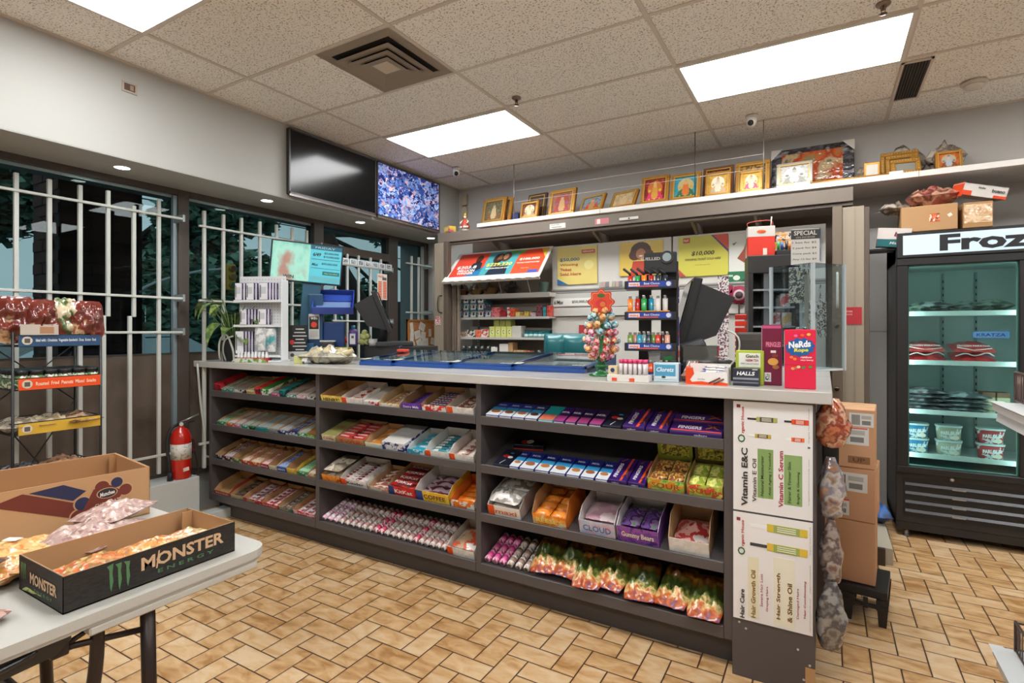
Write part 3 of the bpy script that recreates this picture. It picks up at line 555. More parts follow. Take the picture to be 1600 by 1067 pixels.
wallposter(1060, 1138, 368, 431, 'yellow green poster reading $10,000 above the tilted till screen', 'D0C955', [('D9503C', [(.7, 1), (1, 1), (1, .62)]), ('5B4A7A', [(.66, 1), (.7, 1), (1, .62), (1, .55)]), ('C24A3A', [(.10, .84), (.24, .84), (.24, .97), (.10, .97)]), ('B8524A', [(0, 0), (.16, 0), (0, .2)])], [('$10,000', .5, .56, .46, .12, '3F3B2A', .2), ('WINNING TICKET SOLD HERE', .5, .42, .72, .055, '6A6438', .2), ('PLAY', .17, .905, .1, .06, 'F4E8D8', 0), ('please play responsibly', .5, .28, .3, .025, '8A8448', 0)])
wallposter(1139, 1165, 366, 424, 'white poster with red brown corner left of the red bag', 'DCDCD4', [('9C4A38', [(.5, .35), (1, .2), (1, .75), (.9, .6)]), ('4F8A66', [(.2, .75), (.5, .8), (.3, .7)])], [])
wallposter(1137, 1165, 424, 444, 'green and white leaflet strip under the white poster', '2F7A55', [('E4ECE2', sil(.5, .5, .2)), ('BFD8C8', [(0, .6), (.3, .6), (.3, .75), (0, .75)]), ('1F5A3A', [(.7, .2), (1, .2), (1, .5)])], [])
wallposter(1250, 1282, 357, 408, 'blue poster behind the SPECIAL price sign', '3A86B4', [('8FC0D8', [(0, .6), (.6, 1), (0, 1)]), ('1F5A88', [(.4, 0), (1, 0), (1, .4)])], [], 4.77)
b = MB(); b.lathe([(.0001, 0), (.075, 0), (.075, .008), (.0001, .008)], M('9C2347', .5), 20, FRONT); b.lathe([(.0001, .008), (.045, .008), (.045, .011), (.0001, .011)], M('C9B0B4', .5), 16, FRONT); b.lathe([(.0001, .011), (.03, .011), (.03, .013), (.0001, .013)], M('4A3438', .5), 12, FRONT); b.box(-.007, .007, -.01, 0, -.2, -.07, M('45383A')); b.box(-.09, -.05, -.008, 0, .02, .08, M('9C2347'))
single(b, 'round_tag', 'round magenta tag sign on a dark stem at the white wall panel', 'sign', tuple(ony(1155, 461, 4.74)))
b = MB()
for k in range(8): b.box(-.035, .035, -.02, .02, k*.043, k*.043+.034, M(('D8341F', 'B52316')[k % 2], .4), .004)
single(b, 'red_pack_display', 'upright strip of glossy red packs beside the dark tower', 'packs', (xa(1158, 3.78), 3.78, 1.168))
b = MB(); b.box(-.034, .034, 0, .01, 0, .60, MIX(['E5E0DE', 'C6BFC4', '5C4A54', 'E9E6E2', '8A3A55'], 110, .5, kind='cell')); b.box(-.05, .05, -.03, .04, 0, .01, M('8A8A88', .5))
single(b, 'sachet_strip', 'white and maroon speckled upright strip of sachets behind the till', 'sachet strip', (xa(1130, 3.85), 3.85, 1.168))
# ================================================================ COUNTER
CF = 2.36                                   # front plane of the shelving
CW = M('4E494A', .42); CW2 = M('413D3E', .5)
WT = 1.168
t = thing('display_counter', 'long dark grey shop counter with three open candy shelf bays', 'counter', (-2.0, CF, 0)); ox = 2.0
f = MB(); f.box(-3.98+ox, -.36+ox, .44, .455, .1, 1.12, M('363334', .6)); f.build('back_board', t)
for a, c in ((-4.012, -3.98), (-2.834, -2.800), (-1.592, -1.560), (-.361, -.327)):
    f = MB(); f.box(a+ox, c+ox, 0, .45, .128, 1.122, CW, .002); f.build('divider', t)
SL = .30                                    # the shelves slope up towards the back
SZ = [.950, .698, .443, .180]
BAYS = [(-3.98, -2.834), (-2.800, -1.592), (-1.560, -.361)]
for bx in BAYS:
    for z in SZ:
        f = MB(); f.box(bx[0]+ox, bx[1]+ox, .0, .455, -.018, 0, CW, 0, T(0, .012, z-.0135)@R(SL, 'X')); f.box(bx[0]+ox, bx[1]+ox, -.004, .012, z-.045 if z > .2 else z-.052, z, CW, .002); f.build('shelf', t)
f = MB(); f.box(-4.0+ox, -.33+ox, .075, .09, 0, .13, CW2); f.build('kick_board', t)
f = MB(); f.box(-.327+ox, -.032+ox, -.012, .012, .0, 1.122, CW, .002); f.box(-.045+ox, -.032+ox, .012, .5, .10, 1.122, CW)
for (x, z) in ((-.30, .85), (-.30, .56), (-.30, .22), (-.275, .20), (-.09, .17), (-.05, .12), (-.07, .06)): f.disc((x+ox, -.013, z), .0045, M('B8B4B0', .4), 8, FRONT, t=.0015)
f.box(-.065+ox, -.032+ox, -.0135, -.0125, 0, .11, M('A8835A', .7)); f.build('end_panel', t)
f = MB(); f.box(-.66+ox, .0+ox, .5, 1.5, 0, 1.12, CW); f.box(-4.0+ox, -.66+ox, .8, .82, 0, 1.12, CW2); f.build('return_cabinet', t)
MARB = MIX(['827B74', 'AEABA6', 'BDBBB7', 'B5B2AD'], 1.6, .3, .3, interp='EASE', pos=[.30, .37, .5, .62], stretch=(1, 3.5, 1.5), detail=8)
b = MB(); b.box(-2.075, 2.097, -.04, .90, -.046, 0, MARB, .003); b.box(1.42, 2.097, .90, 1.56, -.046, 0, MARB, .003)
single(b, 'worktop', 'long pale marble-look worktop on the dark grey counter', 'worktop', (-2.073, CF, WT))
# ---------------------------------------------------------------- poster panels on the end panel
def rotposter(label, z0, z1, items, name='poster'):
    x0, x1 = -.322, -.040; H_ = x1-x0; W_ = z1-z0
    F = Matrix(((0, -1, 0, 0), (0, 0, -1, 0), (1, 0, 0, 0), (0, 0, 0, 1)))       # reads bottom to top
    b = MB(); b.T = F
    b.box(0, W_, 0, H_, 0, .003, M('DCDADA', .35))
    for it in items:
        k = it[0]
        if k == 'T': b.text(it[1], (it[2]*W_, it[3]*H_, .0045), it[4]*W_, it[5]*H_, M(it[6]), UPF, it[7] if len(it) > 7 else .02)
        elif k == 'R': b.rect((it[1]*W_, it[2]*H_, .0035), it[3]*W_, it[4]*H_, M(it[5]), UPF)
        elif k == 'B':                                                          # a printed bottle lying on its side
            _, x, y, l, h, c1, c2, c3 = it; x *= W_; y *= H_; l *= W_; h *= H_
            # runs along the poster's short side (y)
            b.box(x-h*.5, x+h*.5, y-l*.5, y+l*.28, .0032, .0042, M(c1, .3), .0005); b.box(x-h*.47, x+h*.47, y-l*.35, y+l*.15, .0042, .0046, M(c2)); b.box(x-h*.2, x+h*.2, y+l*.28, y+l*.62, .0032, .0042, M(c3))
            for q in range(3): b.box(x-h*.3+q*h*.25, x-h*.2+q*h*.25, y-l*.28, y+l*.08, .0046, .0049, M('E4E0D0'))
    return single(b, name, label, 'poster', (x1, CF-.014, z0))
rotposter('upper white poster on the counter end, rotated, about vitamin oils', .674, 1.114, [
    ('T', 'O', .66, .89, .075, .10, '2F6A3C'), ('T', 'rganic House', .83, .87, .24, .05, 'B5262E'), ('R', .955, .93, .03, .05, '7A2A2A'),
    ('T', 'Vitamin E&C', .31, .85, .53, .085, '33312F', .03), ('T', 'Vitamin E Oil', .29, .72, .39, .055, '4C4A36', .02),
    ('R', .36, .58, .44, .20, '7E9B5C'), ('T', 'Natural Moisturizer', .34, .62, .36, .038, '33402A', .01), ('T', 'Anti Aging | Youthful', .36, .52, .38, .038, '33402A', .01),
    ('T', 'Vitamin C Serum', .33, .385, .50, .06, 'A51F2A', .02),
    ('R', .33, .235, .44, .22, '82A063'), ('T', 'Fairer & Firmer Skin', .31, .28, .36, .038, '33402A', .01), ('T', 'Bright & Glowing', .27, .17, .28, .038, '33402A', .01),
    ('B', .845, .60, .22, .07, 'A8A860', '4A4636', '2E2C2A'), ('B', .845, .18, .17, .07, 'D8502C', 'C8321E', '2E2C2A'),
    ('B', .695, .64, .17, .055, 'B59C34', '5A4A2A', 'E8E8E8'), ('B', .69, .20, .13, .055, 'DC6A3A', 'C8321E', 'E8E4E0'),
    ('T', 'organichousecanada.com', .33, .045, .4, .018, '7A7A78', 0), ('T', 'Organic House Canada', .82, .045, .3, .02, '7A7A78', 0), ('R', .63, .045, .015, .03, '33506A')])
rotposter('lower white poster on the counter end, rotated, about hair oils', .236, .666, [
    ('T', 'O', .64, .89, .075, .10, '2F6A3C'), ('T', 'rganic House', .81, .87, .24, .05, 'B5262E'), ('R', .935, .93, .03, .05, '7A2A2A'),
    ('T', 'Hair Care', .15, .88, .27, .06, '33312F', .03), ('R', .32, .735, .56, .14, 'D8D2B8'), ('T', 'Hair Growth Oil', .26, .735, .44, .06, '8A6A2A', .03),
    ('T', 'Severe Hair Loss', .31, .63, .30, .035, 'A03A3A', .01), ('T', 'Greying Hairs', .24, .555, .23, .035, 'A03A3A', .01),
    ('R', .33, .345, .62, .26, 'DEDAC8'), ('T', 'Hair Strength', .29, .41, .42, .06, '7A5A28', .03), ('T', '& Shine Oil', .25, .275, .35, .06, '7A5A28', .03),
    ('T', 'Damaged Hairs', .26, .175, .27, .035, '9A3434', .01), ('T', 'Hair Conditioning', .31, .09, .33, .035, '9A3434', .01),
    ('B', .895, .38, .42, .11, 'C9B23A', '8FA05A', 'E0E2E2'), ('B', .72, .38, .42, .11, 'D0B040', '8FA050', '3A3C3E'),
    ('T', 'organichousecanada.com', .18, .03, .3, .018, '7A7A78', 0), ('T', 'organichousecanada', .50, .03, .25, .018, '7A7A78', 0), ('T', 'Organic House Canada', .84, .03, .25, .018, '7A7A78', 0)])
# ---------------------------------------------------------------- small sweets, built once and copied
ORD = ['first', 'second', 'third', 'fourth', 'fifth', 'sixth', 'seventh', 'eighth', 'ninth', 'tenth', 'eleventh', 'twelfth', 'thirteenth', 'fourteenth', 'fifteenth']
SN = ['top shelf', 'second shelf', 'third shelf', 'bottom shelf']; BN = ['left bay', 'middle bay', 'right bay']
CARD = M('B08A60', .8); CARDI = M('C2A27C', .8); WH = 'E4E1DC'
def slant(o, si):
    pv = Matrix.Translation((0, CF+.012, SZ[si]-.0125)); o.matrix_basis = pv@R(SL, 'X')@pv.inverted()@o.matrix_basis; return o
def piece(kind, w_, l, h, cols, txt=None, tcol='F2EEE8'):
    """one packet, lying flat, centred on its origin; w along x, l along y"""
    b = MB(); mt = MIX(cols, 1.6/max(w_, .02), .3, .4, 'noise', bump=.1) if len(cols) > 1 else M(cols[0], .3, coat=.3)
    if kind == 'bar':
        b.pillow(w_, l, h, mt, seed=len(cols)+w_*50, n=6, crimp=.05, rough=.12)
        if txt: b.text(txt, (0, 0, h+.001), w_*.72, l*.42, M(tcol), UPF, .02)
    elif kind == 'stick':
        b.box(-w_/2, w_/2, -l/2, l/2, 0, h, mt, .0015)
        b.box(-w_/2-.0002, w_/2+.0002, -l/2-.0003, -l/2+l*.14, -.0001, h+.0003, M(cols[-1], .4))
        if txt: b.text(txt, (0, 0, h+.0006), l*.6, w_*.55, M(tcol), UPF, .02, 0, PI/2)
    elif kind == 'box':
        b.box(-w_/2, w_/2, -l/2, l/2, 0, h, mt, .0012)
        if txt: b.text(txt, (0, 0, h), w_*.8, l*.3, M(tcol), UPF, .02)
    elif kind == 'bag':
        b.pillow(w_, l, h, mt, seed=w_*91+h*300, n=9, crimp=.12, rough=.5)
    elif kind == 'roll':
        b.T = T(0, 0, h/2)@R(PI/2, 'X')
        b.lathe([(h*.3, -l/2), (h*.48, -l/2+.003), (h*.5, -l/2+.01), (h*.5, l/2-.01), (h*.48, l/2-.003), (h*.3, l/2)], mt, 12)
        b.lathe([(h*.502, -l*.2), (h*.502, l*.2)], M(cols[-1], .4), 12); b.lathe([(.0001, l/2+.0005), (h*.28, l/2+.0005)], M('9A9088', .6), 10)
    return b
NM = {'bar': ('chocolate_bar', 'chocolate bar'), 'stick': ('gum_pack', 'gum pack'), 'box': ('candy_box', 'candy box'), 'bag': ('sweet_bag', 'bag of sweets'), 'roll': ('candy_roll', 'candy roll')}
def carton(bay, si, idx, u0, u1, desc, front, txt=None, tcol='2A2A2A', h=.045, fh=None, d=.23, inner='brown', fill=None, closed=False, accent=None, y=2.385, tilt=0, side=None, topc=None, hdr=0, gap=.004):
    z = SZ[si]; x0, x1 = xa(u0, y), xa(u1, y); x0 = max(x0, BAYS[bay][0]+.004); x1 = min(x1, BAYS[bay][1]-.004); w_ = x1-x0-gap; xc = (x0+x1)/2
    z0 = z-.012; fh = fh or h*.7; place = '%s from left, %s, %s' % (ORD[idx], SN[si], BN[bay])
    col = front if isinstance(front, (list, tuple)) else [front]; fm = MIX(list(col), 28, .5) if len(col) > 1 else M(col[0], .5); sm = M(side, .5) if side else fm
    IN = CARD if inner == 'brown' else (CARDI if inner == 'tan' else M(inner, .7)); a = w_/2; th = .0022
    b = MB()
    if closed:
        b.box(-a, a, 0, d, 0, h, sm, .001); b.box(-a+.001, a-.001, .001, d-.001, h-.0005, h+.0008, M(topc or col[0], .5)); b.rect((0, -.0004, h/2), w_-.002, h-.002, fm, FRONT, .0006)
        if topc: b.text('%s' % (txt or ''), (0, d*.5, h+.001), w_*.5, d*.14, M(tcol), UPF, .02) if txt else None
    else:
        b.box(-a, a, 0, d, 0, th, IN)
        b.box(-a, a, 0, th, 0, fh, fm); b.box(-a+th, a-th, th, th+.0006, 0, fh-.001, IN); b.box(-a, a, d-th, d, 0, h+hdr, IN)
        for s_ in (-1, 1):
            xs, xt = s_*a, s_*(a-th)
            v = [(xs, 0, 0), (xs, d, 0), (xs, d, h), (xs, d*.25, h*.96), (xs, 0, fh), (xt, 0, 0), (xt, d, 0), (xt, d, h), (xt, d*.25, h*.96), (xt, 0, fh)]
            b.add(v, [(0, 1, 2, 3, 4) if s_ > 0 else (4, 3, 2, 1, 0)], sm); b.add(v, [(9, 8, 7, 6, 5) if s_ > 0 else (5, 6, 7, 8, 9), (0, 4, 9, 5), (4, 3, 8, 9), (3, 2, 7, 8), (2, 1, 6, 7)], IN)
    if accent: b.rect((-a+w_*.10, -.0006, fh/2 if not closed else h/2), w_*.2, (fh if not closed else h)-.001, M(accent, .4), FRONT, .0008)
    if txt and not closed or (txt and closed): b.text(txt, (w_*.06 if accent else 0, -.0012, (fh if not closed else h)*.5), w_*(.66 if accent else .78), (fh if not closed else h)*.42, M(tcol), FRONT, .02)
    o = single(b, 'candy_carton', '%s, %s' % (desc, place), 'carton', (xc, y, z0), 0, 'cartons on the counter shelves')
    slant(o, si); z00 = z0
    if fill:
        kind, nx, ny, nzz, pl, ph, cols, ptxt, ptc, what = fill
        zz = h+.001 if closed and closed != 2 else th+.0005
        pw = (w_-.006)/nx; pd = (d-.012)/ny; root = None; nm, cat = NM[kind]; g = '%s %s' % (what, place)
        for k in range(nzz):
            for j in range(ny):
                for i in range(nx):
                    loc = Vector((xc-a+.003+pw*(i+.5), y+.006+pd*(j+.5), z0+zz+k*(ph+.0008)+rnd.uniform(0, .0015)))
                    if kind in ('bar', 'bag') and ny > 1: e = (rnd.uniform(.02, .14), 0, rnd.uniform(-.06, .06))
                    else: e = (0, 0, rnd.uniform(-.02, .02))
                    if root is None:
                        bb = piece(kind, pw*.94, (pl or pd*.95), ph, cols, ptxt, ptc); root = slant(single(bb, nm, '%s in carton %s' % (what, place), cat, loc, e, g), si)
                    else: slant(dup(root, loc, e), si)
    return o
def C(*a, **k): return carton(*a, **k)
ST = lambda n, cols, what, h=.012, nz_=2, t=None: ('stick', n, 1, nz_, None, h, cols, t, '2E6A6A', what)
def BARS(nx, ny, cols, what, ph=.014, txt=None, tc='F2EEE8', nzz=1): return ('bar', nx, ny, nzz, None, ph, cols, txt, tc, what)
# --- left bay, top shelf
q = 0
for (u0, u1, desc, fr, kw) in (
    (337, 347, 'narrow red lidded gum carton', ['B01E2C', '7A1822'], dict(closed=True, topc='C4202E', h=.058)),
    (347, 356, 'mint green gum carton with silver packs', ['2FA68C', 'D8E6E0'], dict(h=.036, fill=ST(2, ['B7C6C0', '9FB4AC'], 'silver gum packs'))),
    (356, 366, 'second mint green gum carton with silver packs', ['3AB093', 'E0EEE8'], dict(h=.036, fill=ST(2, ['A9BDB6', '8FA69E'], 'pale green gum packs'))),
    (376-9, 385, 'black and white patterned gum carton', ['E6E2DE', '26262A'], dict(h=.040, fill=ST(3, ['A8A29C', '8A8680'], 'grey gum packs'))),
    (386, 400, 'pale yellow gum carton with grey packs', ['DFCB86', 'E8DCAA'], dict(h=.045, txt='JUICY', tcol='B06A2A', fill=ST(3, ['C9C3A8', 'AFA98E'], 'pale yellow gum packs'))),
    (400, 410, 'bright red topped gum carton', ['C3232A', '2C1C22'], dict(h=.05, closed=True, topc='CF2026')),
    (410, 423, 'dark green topped gum carton with white front', ['E2E6DE', '3C7A32'], dict(h=.05, closed=True, topc='2F7A2C')),
    (424, 437, 'pink fronted bubble gum carton', ['E46A9A', 'F2D4DC'], dict(h=.036, txt='Bubble', tcol='C02A6A', fill=ST(3, ['2C2C2E', '8A8A88'], 'black gum packs'))),
    (438, 448, 'teal topped gum carton with black front', ['1C2C30', '1E7A7C'], dict(h=.048, closed=True, topc='178286')),
    (448, 463, 'teal and white gum carton with pink grey packs', ['27A384', 'E4ECE8'], dict(h=.036, txt='R', tcol='F4F4F4', fill=ST(3, ['C2B2B0', 'A8989A'], 'pink grey gum packs'))),
    (464, 480, 'white and pale pink gum carton', ['E8DCDC', 'D89AAA'], dict(h=.038, fill=ST(3, ['C6BCB8', 'B0A6A4'], 'light grey gum packs'))),
    (480, 493, 'white gum carton with one black dot', ['E4E2E0', '33302E'], dict(h=.036, fill=ST(3, ['B4B0AC', '9E9A98'], 'ash grey gum packs')))):
    C(0, 0, q, u0, u1, desc, fr, **kw); q += 1
q = 0
for (u0, u1, desc, fr, pc, pd_, kw) in (
    (340, 355, 'leaf green gum carton', ['2E9A5C', 'D8EADC'], ['4A8A5A', '9CB8A0'], 'dull green gum packs', {}),
    (355, 367, 'orange and white gum carton', ['E8702A', 'F0E4D8'], ['D9B49A', 'C9C2BC'], 'peach gum packs', {}),
    (367, 378, 'pink and white gum carton', ['E27A9E', 'ECE4E8'], ['C8B8C0', 'BCB4BC'], 'rosy grey gum packs', {}),
    (378, 390, 'mint and white striped gum carton', ['2CA88E', 'E2ECE8'], ['AEBCB8', '98A8A4'], 'mint grey gum packs', {}),
    (390, 401, 'green and black gum carton', ['1E3A2C', '38B06A'], ['9EAAA6', '8A9894'], 'slate gum packs', {}),
    (401, 420, 'wide teal blue gum carton with open silver top', ['1E8FA2', '2AA890'], ['A4AEAC', '97A19F'], 'silver grey gum packs', {}),
    (420, 435, 'plain grey gum carton', ['8A8E8E', 'A9ADAC'], ['B2B6B4', 'A0A4A2'], 'plain silver gum packs', {}),
    (435, 451, 'navy and white gum carton', ['1D2C66', 'E4E6EC'], ['B4B8BE', 'A0A6AE'], 'blue silver gum packs', {}),
    (451, 466, 'navy gum carton with white letter', ['22347A', 'D8DCE6'], ['A8AEB8', '2A3568'], 'navy striped gum packs', dict(txt='B', tcol='F0F0F4')),
    (466, 479, 'green and white gum carton with letter', ['35A25E', 'E8F0E8'], ['B4BCB6', '98A69C'], 'sage gum packs', dict(txt='A', tcol='F4F8F4')),
    (479, 493, 'brown topped green gum carton', ['57A83C', 'A8C878'], ['9A6A3A', '86582E'], 'brown gum packs', dict(txt='HALLS', tcol='F4F4EC'))):
    C(0, 1, q, u0, u1, desc, fr, h=.04, fill=ST(3 if u1-u0 > 12 else 2, pc, pd_), **kw); q += 1
q = 0
for (u0, u1, desc, fr, kw) in (
    (339, 351, 'small brown topped carton with black front', ['1E1E22', 'D8D4D0'], dict(h=.055, fh=.04)),
    (351, 364, 'maroon and white gum carton', ['5A1E3C', 'D8CCD4'], dict(h=.05, fill=ST(3, ['6A2A48', 'C9BCC4'], 'maroon gum packs', .015))),
    (364, 378, 'olive green open empty carton', ['5E7A46', 'C8CFA8'], dict(h=.05, fh=.035, fill=ST(1, ['8A6A3A', '7A5A30'], 'tan gum packs', .01, 1))),
    (378, 391, 'red and cream gum carton', ['C8382C', 'EAD9C4'], dict(h=.048, fill=ST(3, ['D84A3A', 'E8D4C4'], 'red striped gum packs'))),
    (391, 408, 'orange red gum carton', ['D8542E', 'E8C8A8'], dict(h=.048, fill=ST(4, ['D9783A', 'E6D0B8'], 'orange gum packs'))),
    (408, 421, 'crimson gum carton with white letters', ['A8182A', 'C42438'], dict(h=.05, txt='BIG', tcol='F4E4E0', fill=ST(3, ['B8283A', 'E8C8C4'], 'crimson gum packs'))),
    (421, 434, 'cream open carton with kraft inside', ['D8CDB0', 'E6DEC8'], dict(h=.055, fh=.035)),
    (434, 449, 'royal blue gum carton', ['1E4AA8', '3A6AC8'], dict(h=.05, txt='MINT', tcol='E8ECF6', fill=ST(3, ['2A56B4', '9AB0DC'], 'royal blue gum packs', .015))),
    (449, 465, 'yellow open carton with kraft inside', ['DDB742', 'E8CE6A'], dict(h=.06, fh=.04)),
    (465, 482, 'green tube pack carton', ['3E8A52', 'BFD8BC'], dict(h=.04, fill=ST(4, ['4AA062', 'A8D8B0'], 'shiny green tube packs', .013))),
    (482, 493, 'orange and cream carton beside the divider', ['D8A06A', 'E4D8C4'], dict(h=.04, fill=ST(2, ['D0885A', 'E0D0BC'], 'peach cream gum packs')))):
    C(0, 2, q, u0, u1, desc, fr, **kw); q += 1
q = 0
for (u0, u1, desc, fr, kw) in (
    (335, 360, 'red brown open chocolate tray', ['B5432E', 'C8604A'], dict(h=.06, side='A03A2C', txt='MARS', tcol='F0DCD0', fh=.03)),
    (361, 381, 'kraft tray of dark bars', ['C8B48E', 'B8A27A'], dict(h=.04, fill=BARS(1, 5, ['3A3A34', '7A6A58', 'B8342E'], 'dark wrapped chocolate bars'))),
    (382, 409, 'kraft tray of red and silver bars', ['C0A078', 'C83440'], dict(h=.042, fill=BARS(2, 6, ['B8242E', 'C8C4C4', '8A8A90'], 'red and silver chocolate bars'))),
    (410, 435, 'bright red wafer tray', ['D8322C', 'E86A5A'], dict(h=.04, txt='crisp', tcol='F4E8E4', fill=BARS(2, 6, ['C8202A', 'E0D8D4', 'A81822'], 'bright red wafer bars'))),
    (436, 458, 'grey and cream wrapped bar tray', ['A89A84', '4A7A64'], dict(h=.042, fill=BARS(2, 6, ['9A958A', '6A4A38', 'C8C4BC'], 'grey wrapped bars'))),
    (459, 493, 'red and pink tray beside the left divider', ['D83A4A', 'E8B4BC'], dict(h=.045, txt='Nutty', tcol='F8ECEC', fill=BARS(3, 6, ['C82A3A', 'D8D0D0', '7A8A9A'], 'red pink wrapped bars')))):
    C(0, 3, q, u0, u1, desc, fr, **kw); q += 1
# --- middle bay
K_ = 'E8521E'
q = 0
for (u0, u1, desc, fr, kw) in (
    (503, 536, 'pale yellow carton with rolled kraft insert', ['E3C552', 'EBD478'], dict(h=.06, fh=.05, txt='HENRY!', tcol='2A2624', y=2.375)),
    (536, 569, 'white egg carton with orange corner', [WH, 'D8D6D2'], dict(h=.06, fh=.048, accent=K_, inner='CFCBC4', fill=BARS(2, 4, ['D8302A', 'ECE6E2', 'C8241E'], 'red and white foil eggs', .028), y=2.375)),
    (570, 593, 'low white and red striped pack carton', ['E2DEDA', 'C23A2E'], dict(h=.03, fh=.026, closed=True, topc='D8D4CE')),
    (593, 626, 'cream tray of pale wrapped bars', [WH, 'D9C79A'], dict(h=.06, fh=.03, inner='C9B28A', fill=BARS(2, 7, ['D6C8A8', 'B8845A', 'EEE8DC'], 'cream wrapped chocolate bars', .016), y=2.375)),
    (628, 660, 'purple chocolate bar tray', ['5B2A9A', '6A38AC'], dict(h=.06, fh=.045, txt='Dairy Milk', tcol='EDE4F4', fill=BARS(1, 7, ['43207A', '6A48A0', 'E0D8EC'], 'purple wrapped chocolate bars', .02), y=2.375)),
    (660, 699, 'red fronted white tray of dark purple bars', ['D8322E', WH], dict(h=.06, fh=.045, fill=BARS(1, 8, ['3A2436', '5A3A5A', 'CFC4CC'], 'dark purple chocolate bars', .03, 'BIG', 'E4D8E4'), y=2.375)),
    (700, 742, 'white and orange tray beside the right divider', [WH, 'D8D2CC'], dict(h=.06, fh=.048, accent=K_, inner='C8BCAC', fill=BARS(2, 5, ['E6E0DC', '8A4A3A', 'D8D0C8'], 'white biscuit bars', .018), y=2.375))):
    C(1, 0, q, u0, u1, desc, fr, **kw); q += 1
q = 0
for (u0, u1, desc, fr, kw) in (
    (502, 526, 'closed olive and cream chocolate box', ['DDD2B4', 'C8B88E'], dict(h=.045, closed=True, topc='8E8A50', txt='Crisp', tcol='A8322A')),
    (527, 571, 'kraft tray full of red bars', ['B58A5A', 'A87E50'], dict(h=.055, fh=.042, txt='TWIX', tcol='C8281E', fill=BARS(2, 6, ['A81E1E', 'B8302A', '8A1818'], 'red chocolate wafer bars', .02, 'KitKat', 'F2DCD4', 2))),
    (571, 599, 'half-empty cream tray with orange packs', ['D9D4B8', 'B9D0D8'], dict(h=.05, fh=.032, inner='tan', fill=BARS(1, 3, ['D8883A', 'E4C08A'], 'small orange chocolate packs', .015))),
    (599, 635, 'closed white box with navy white front', ['D8D8E0', '2E3A78'], dict(h=.055, closed=True, topc='D6D3CF', txt='COOKIES', tcol='F0F0F6')),
    (637, 665, 'sky blue and white tray', ['3AA4C4', 'D8E8EC'], dict(h=.05, fh=.03, inner='E2E0DC', fill=BARS(1, 4, ['2A9AB4', 'BCE0E6'], 'sky blue chocolate packs', .018))),
    (666, 704, 'white tray of teal cookie bars with orange corner', [WH, 'D8D6D2'], dict(h=.07, fh=.04, accent=K_, inner='E2E0DC', fill=BARS(1, 7, ['DDE6E6', '2A8A9A', 'E8EEEC'], 'teal and white cookie bars', .022, "HERSHEY'S", '26424A'))),
    (704, 742, 'white tray of rosy brown bars with orange corner', [WH, 'D8D2CC'], dict(h=.07, fh=.04, accent=K_, inner='DAD4CE', fill=BARS(2, 5, ['C88A7A', 'E4D8CC', '8A3A3A'], 'rosy brown chocolate bars', .02)))):
    C(1, 1, q, u0, u1, desc, fr, **kw); q += 1
q = 0
CLR = ['C8B8A0', 'E4DCD0', 'A89880', 'B8AC9C']
for (u0, u1, desc, fr, kw) in (
    (499, 533, 'orange tray stuffed with clear wrapped sweets', ['E0701E', 'F09A3A', 'C85A14'], dict(h=.05, fh=.045, fill=('bag', 1, 1, 2, .2, .045, CLR, None, None, 'clear bag of sweets'))),
    (534, 575, 'white tray of dark red bars', [WH, 'D8D6D2'], dict(h=.07, fh=.045, accent=K_, txt='Kinder', tcol='2A2A2A', inner='CFCBC6', fill=BARS(2, 8, ['7A1E28', 'D8CCC8', '5A1820'], 'dark red hazelnut bars', .018, 'bueno', 'F0E4E0', 2))),
    (576, 608, 'flat cream tray with striped packets', ['D8CDB4', 'C9988A'], dict(h=.04, fh=.028, inner='tan', fill=BARS(1, 5, ['E0D8C4', 'A8524A', '4A7A5A'], 'striped cream packets'))),
    (609, 651, 'big red carton with white lettering', ['C81E22', 'D8302A'], dict(h=.085, fh=.06, txt='KitKat', tcol='F4E8E4', accent='2A3A7A', fill=BARS(1, 4, ['A81A1E', '6A1418', 'C83028'], 'maroon wafer bars', .022, 'KitKat', 'F0DCD4', 3))),
    (652, 704, 'yellow carton with white inside and maroon bars', ['E2B62E', 'ECC850'], dict(h=.10, fh=.065, txt='COFFEE', tcol='5A2A1A', accent='26408A', inner='D2CFCA', side='D8A82A', fill=BARS(1, 4, ['5A2434', 'B49AA4', '7A3A4A'], 'maroon wafer fingers', .018, None, None, 2))),
    (705, 743, 'orange peanut cup tray beside the divider', ['E8781E', WH], dict(h=.07, fh=.045, inner='D8762A', fill=BARS(1, 5, ['E06A12', 'F0902E', 'C8540E'], 'orange peanut cup packs', .022)))):
    C(1, 2, q, u0, u1, desc, fr, **kw); q += 1
# rolls of candy on the bottom shelf of the middle bay
def rolls(bay, xs, cols, what, rows=3, ph=.033, y0=2.39, name='middle'):
    root = None
    for x in xs:
        for j in range(rows):
            loc = (x, y0+.035+j*.074, SZ[3]-.011)
            if root is None: root = slant(single(piece('roll', ph, .07, ph, cols), 'candy_roll', what, 'candy roll', loc, 0, what), 3)
            else: slant(dup(root, loc, (0, 0, rnd.uniform(-.03, .03))), 3)
rolls(1, [xa(507+k*8.6, 2.39) for k in range(3)], ['E46AA8', 'F0B4D0', 'EDE4E8'], 'pink candy roll at the left end of middle bay bottom shelf')
xs = [xa(533+k*8.9, 2.39) for k in range(19)]
rolls(1, [x for i, x in enumerate(xs) if i not in (6, 7, 13)], ['E2DCD8', 'F0ECE8', 'D8C4C0', 'EAE4E0', 'B88C86'], 'white candy roll on the bottom shelf of the middle bay')
rolls(1, [xs[i] for i in (6, 7, 13)], ['E29AB8', 'E8DCE0', 'D84A6A'], 'pink and white candy roll among white rolls, middle bay')
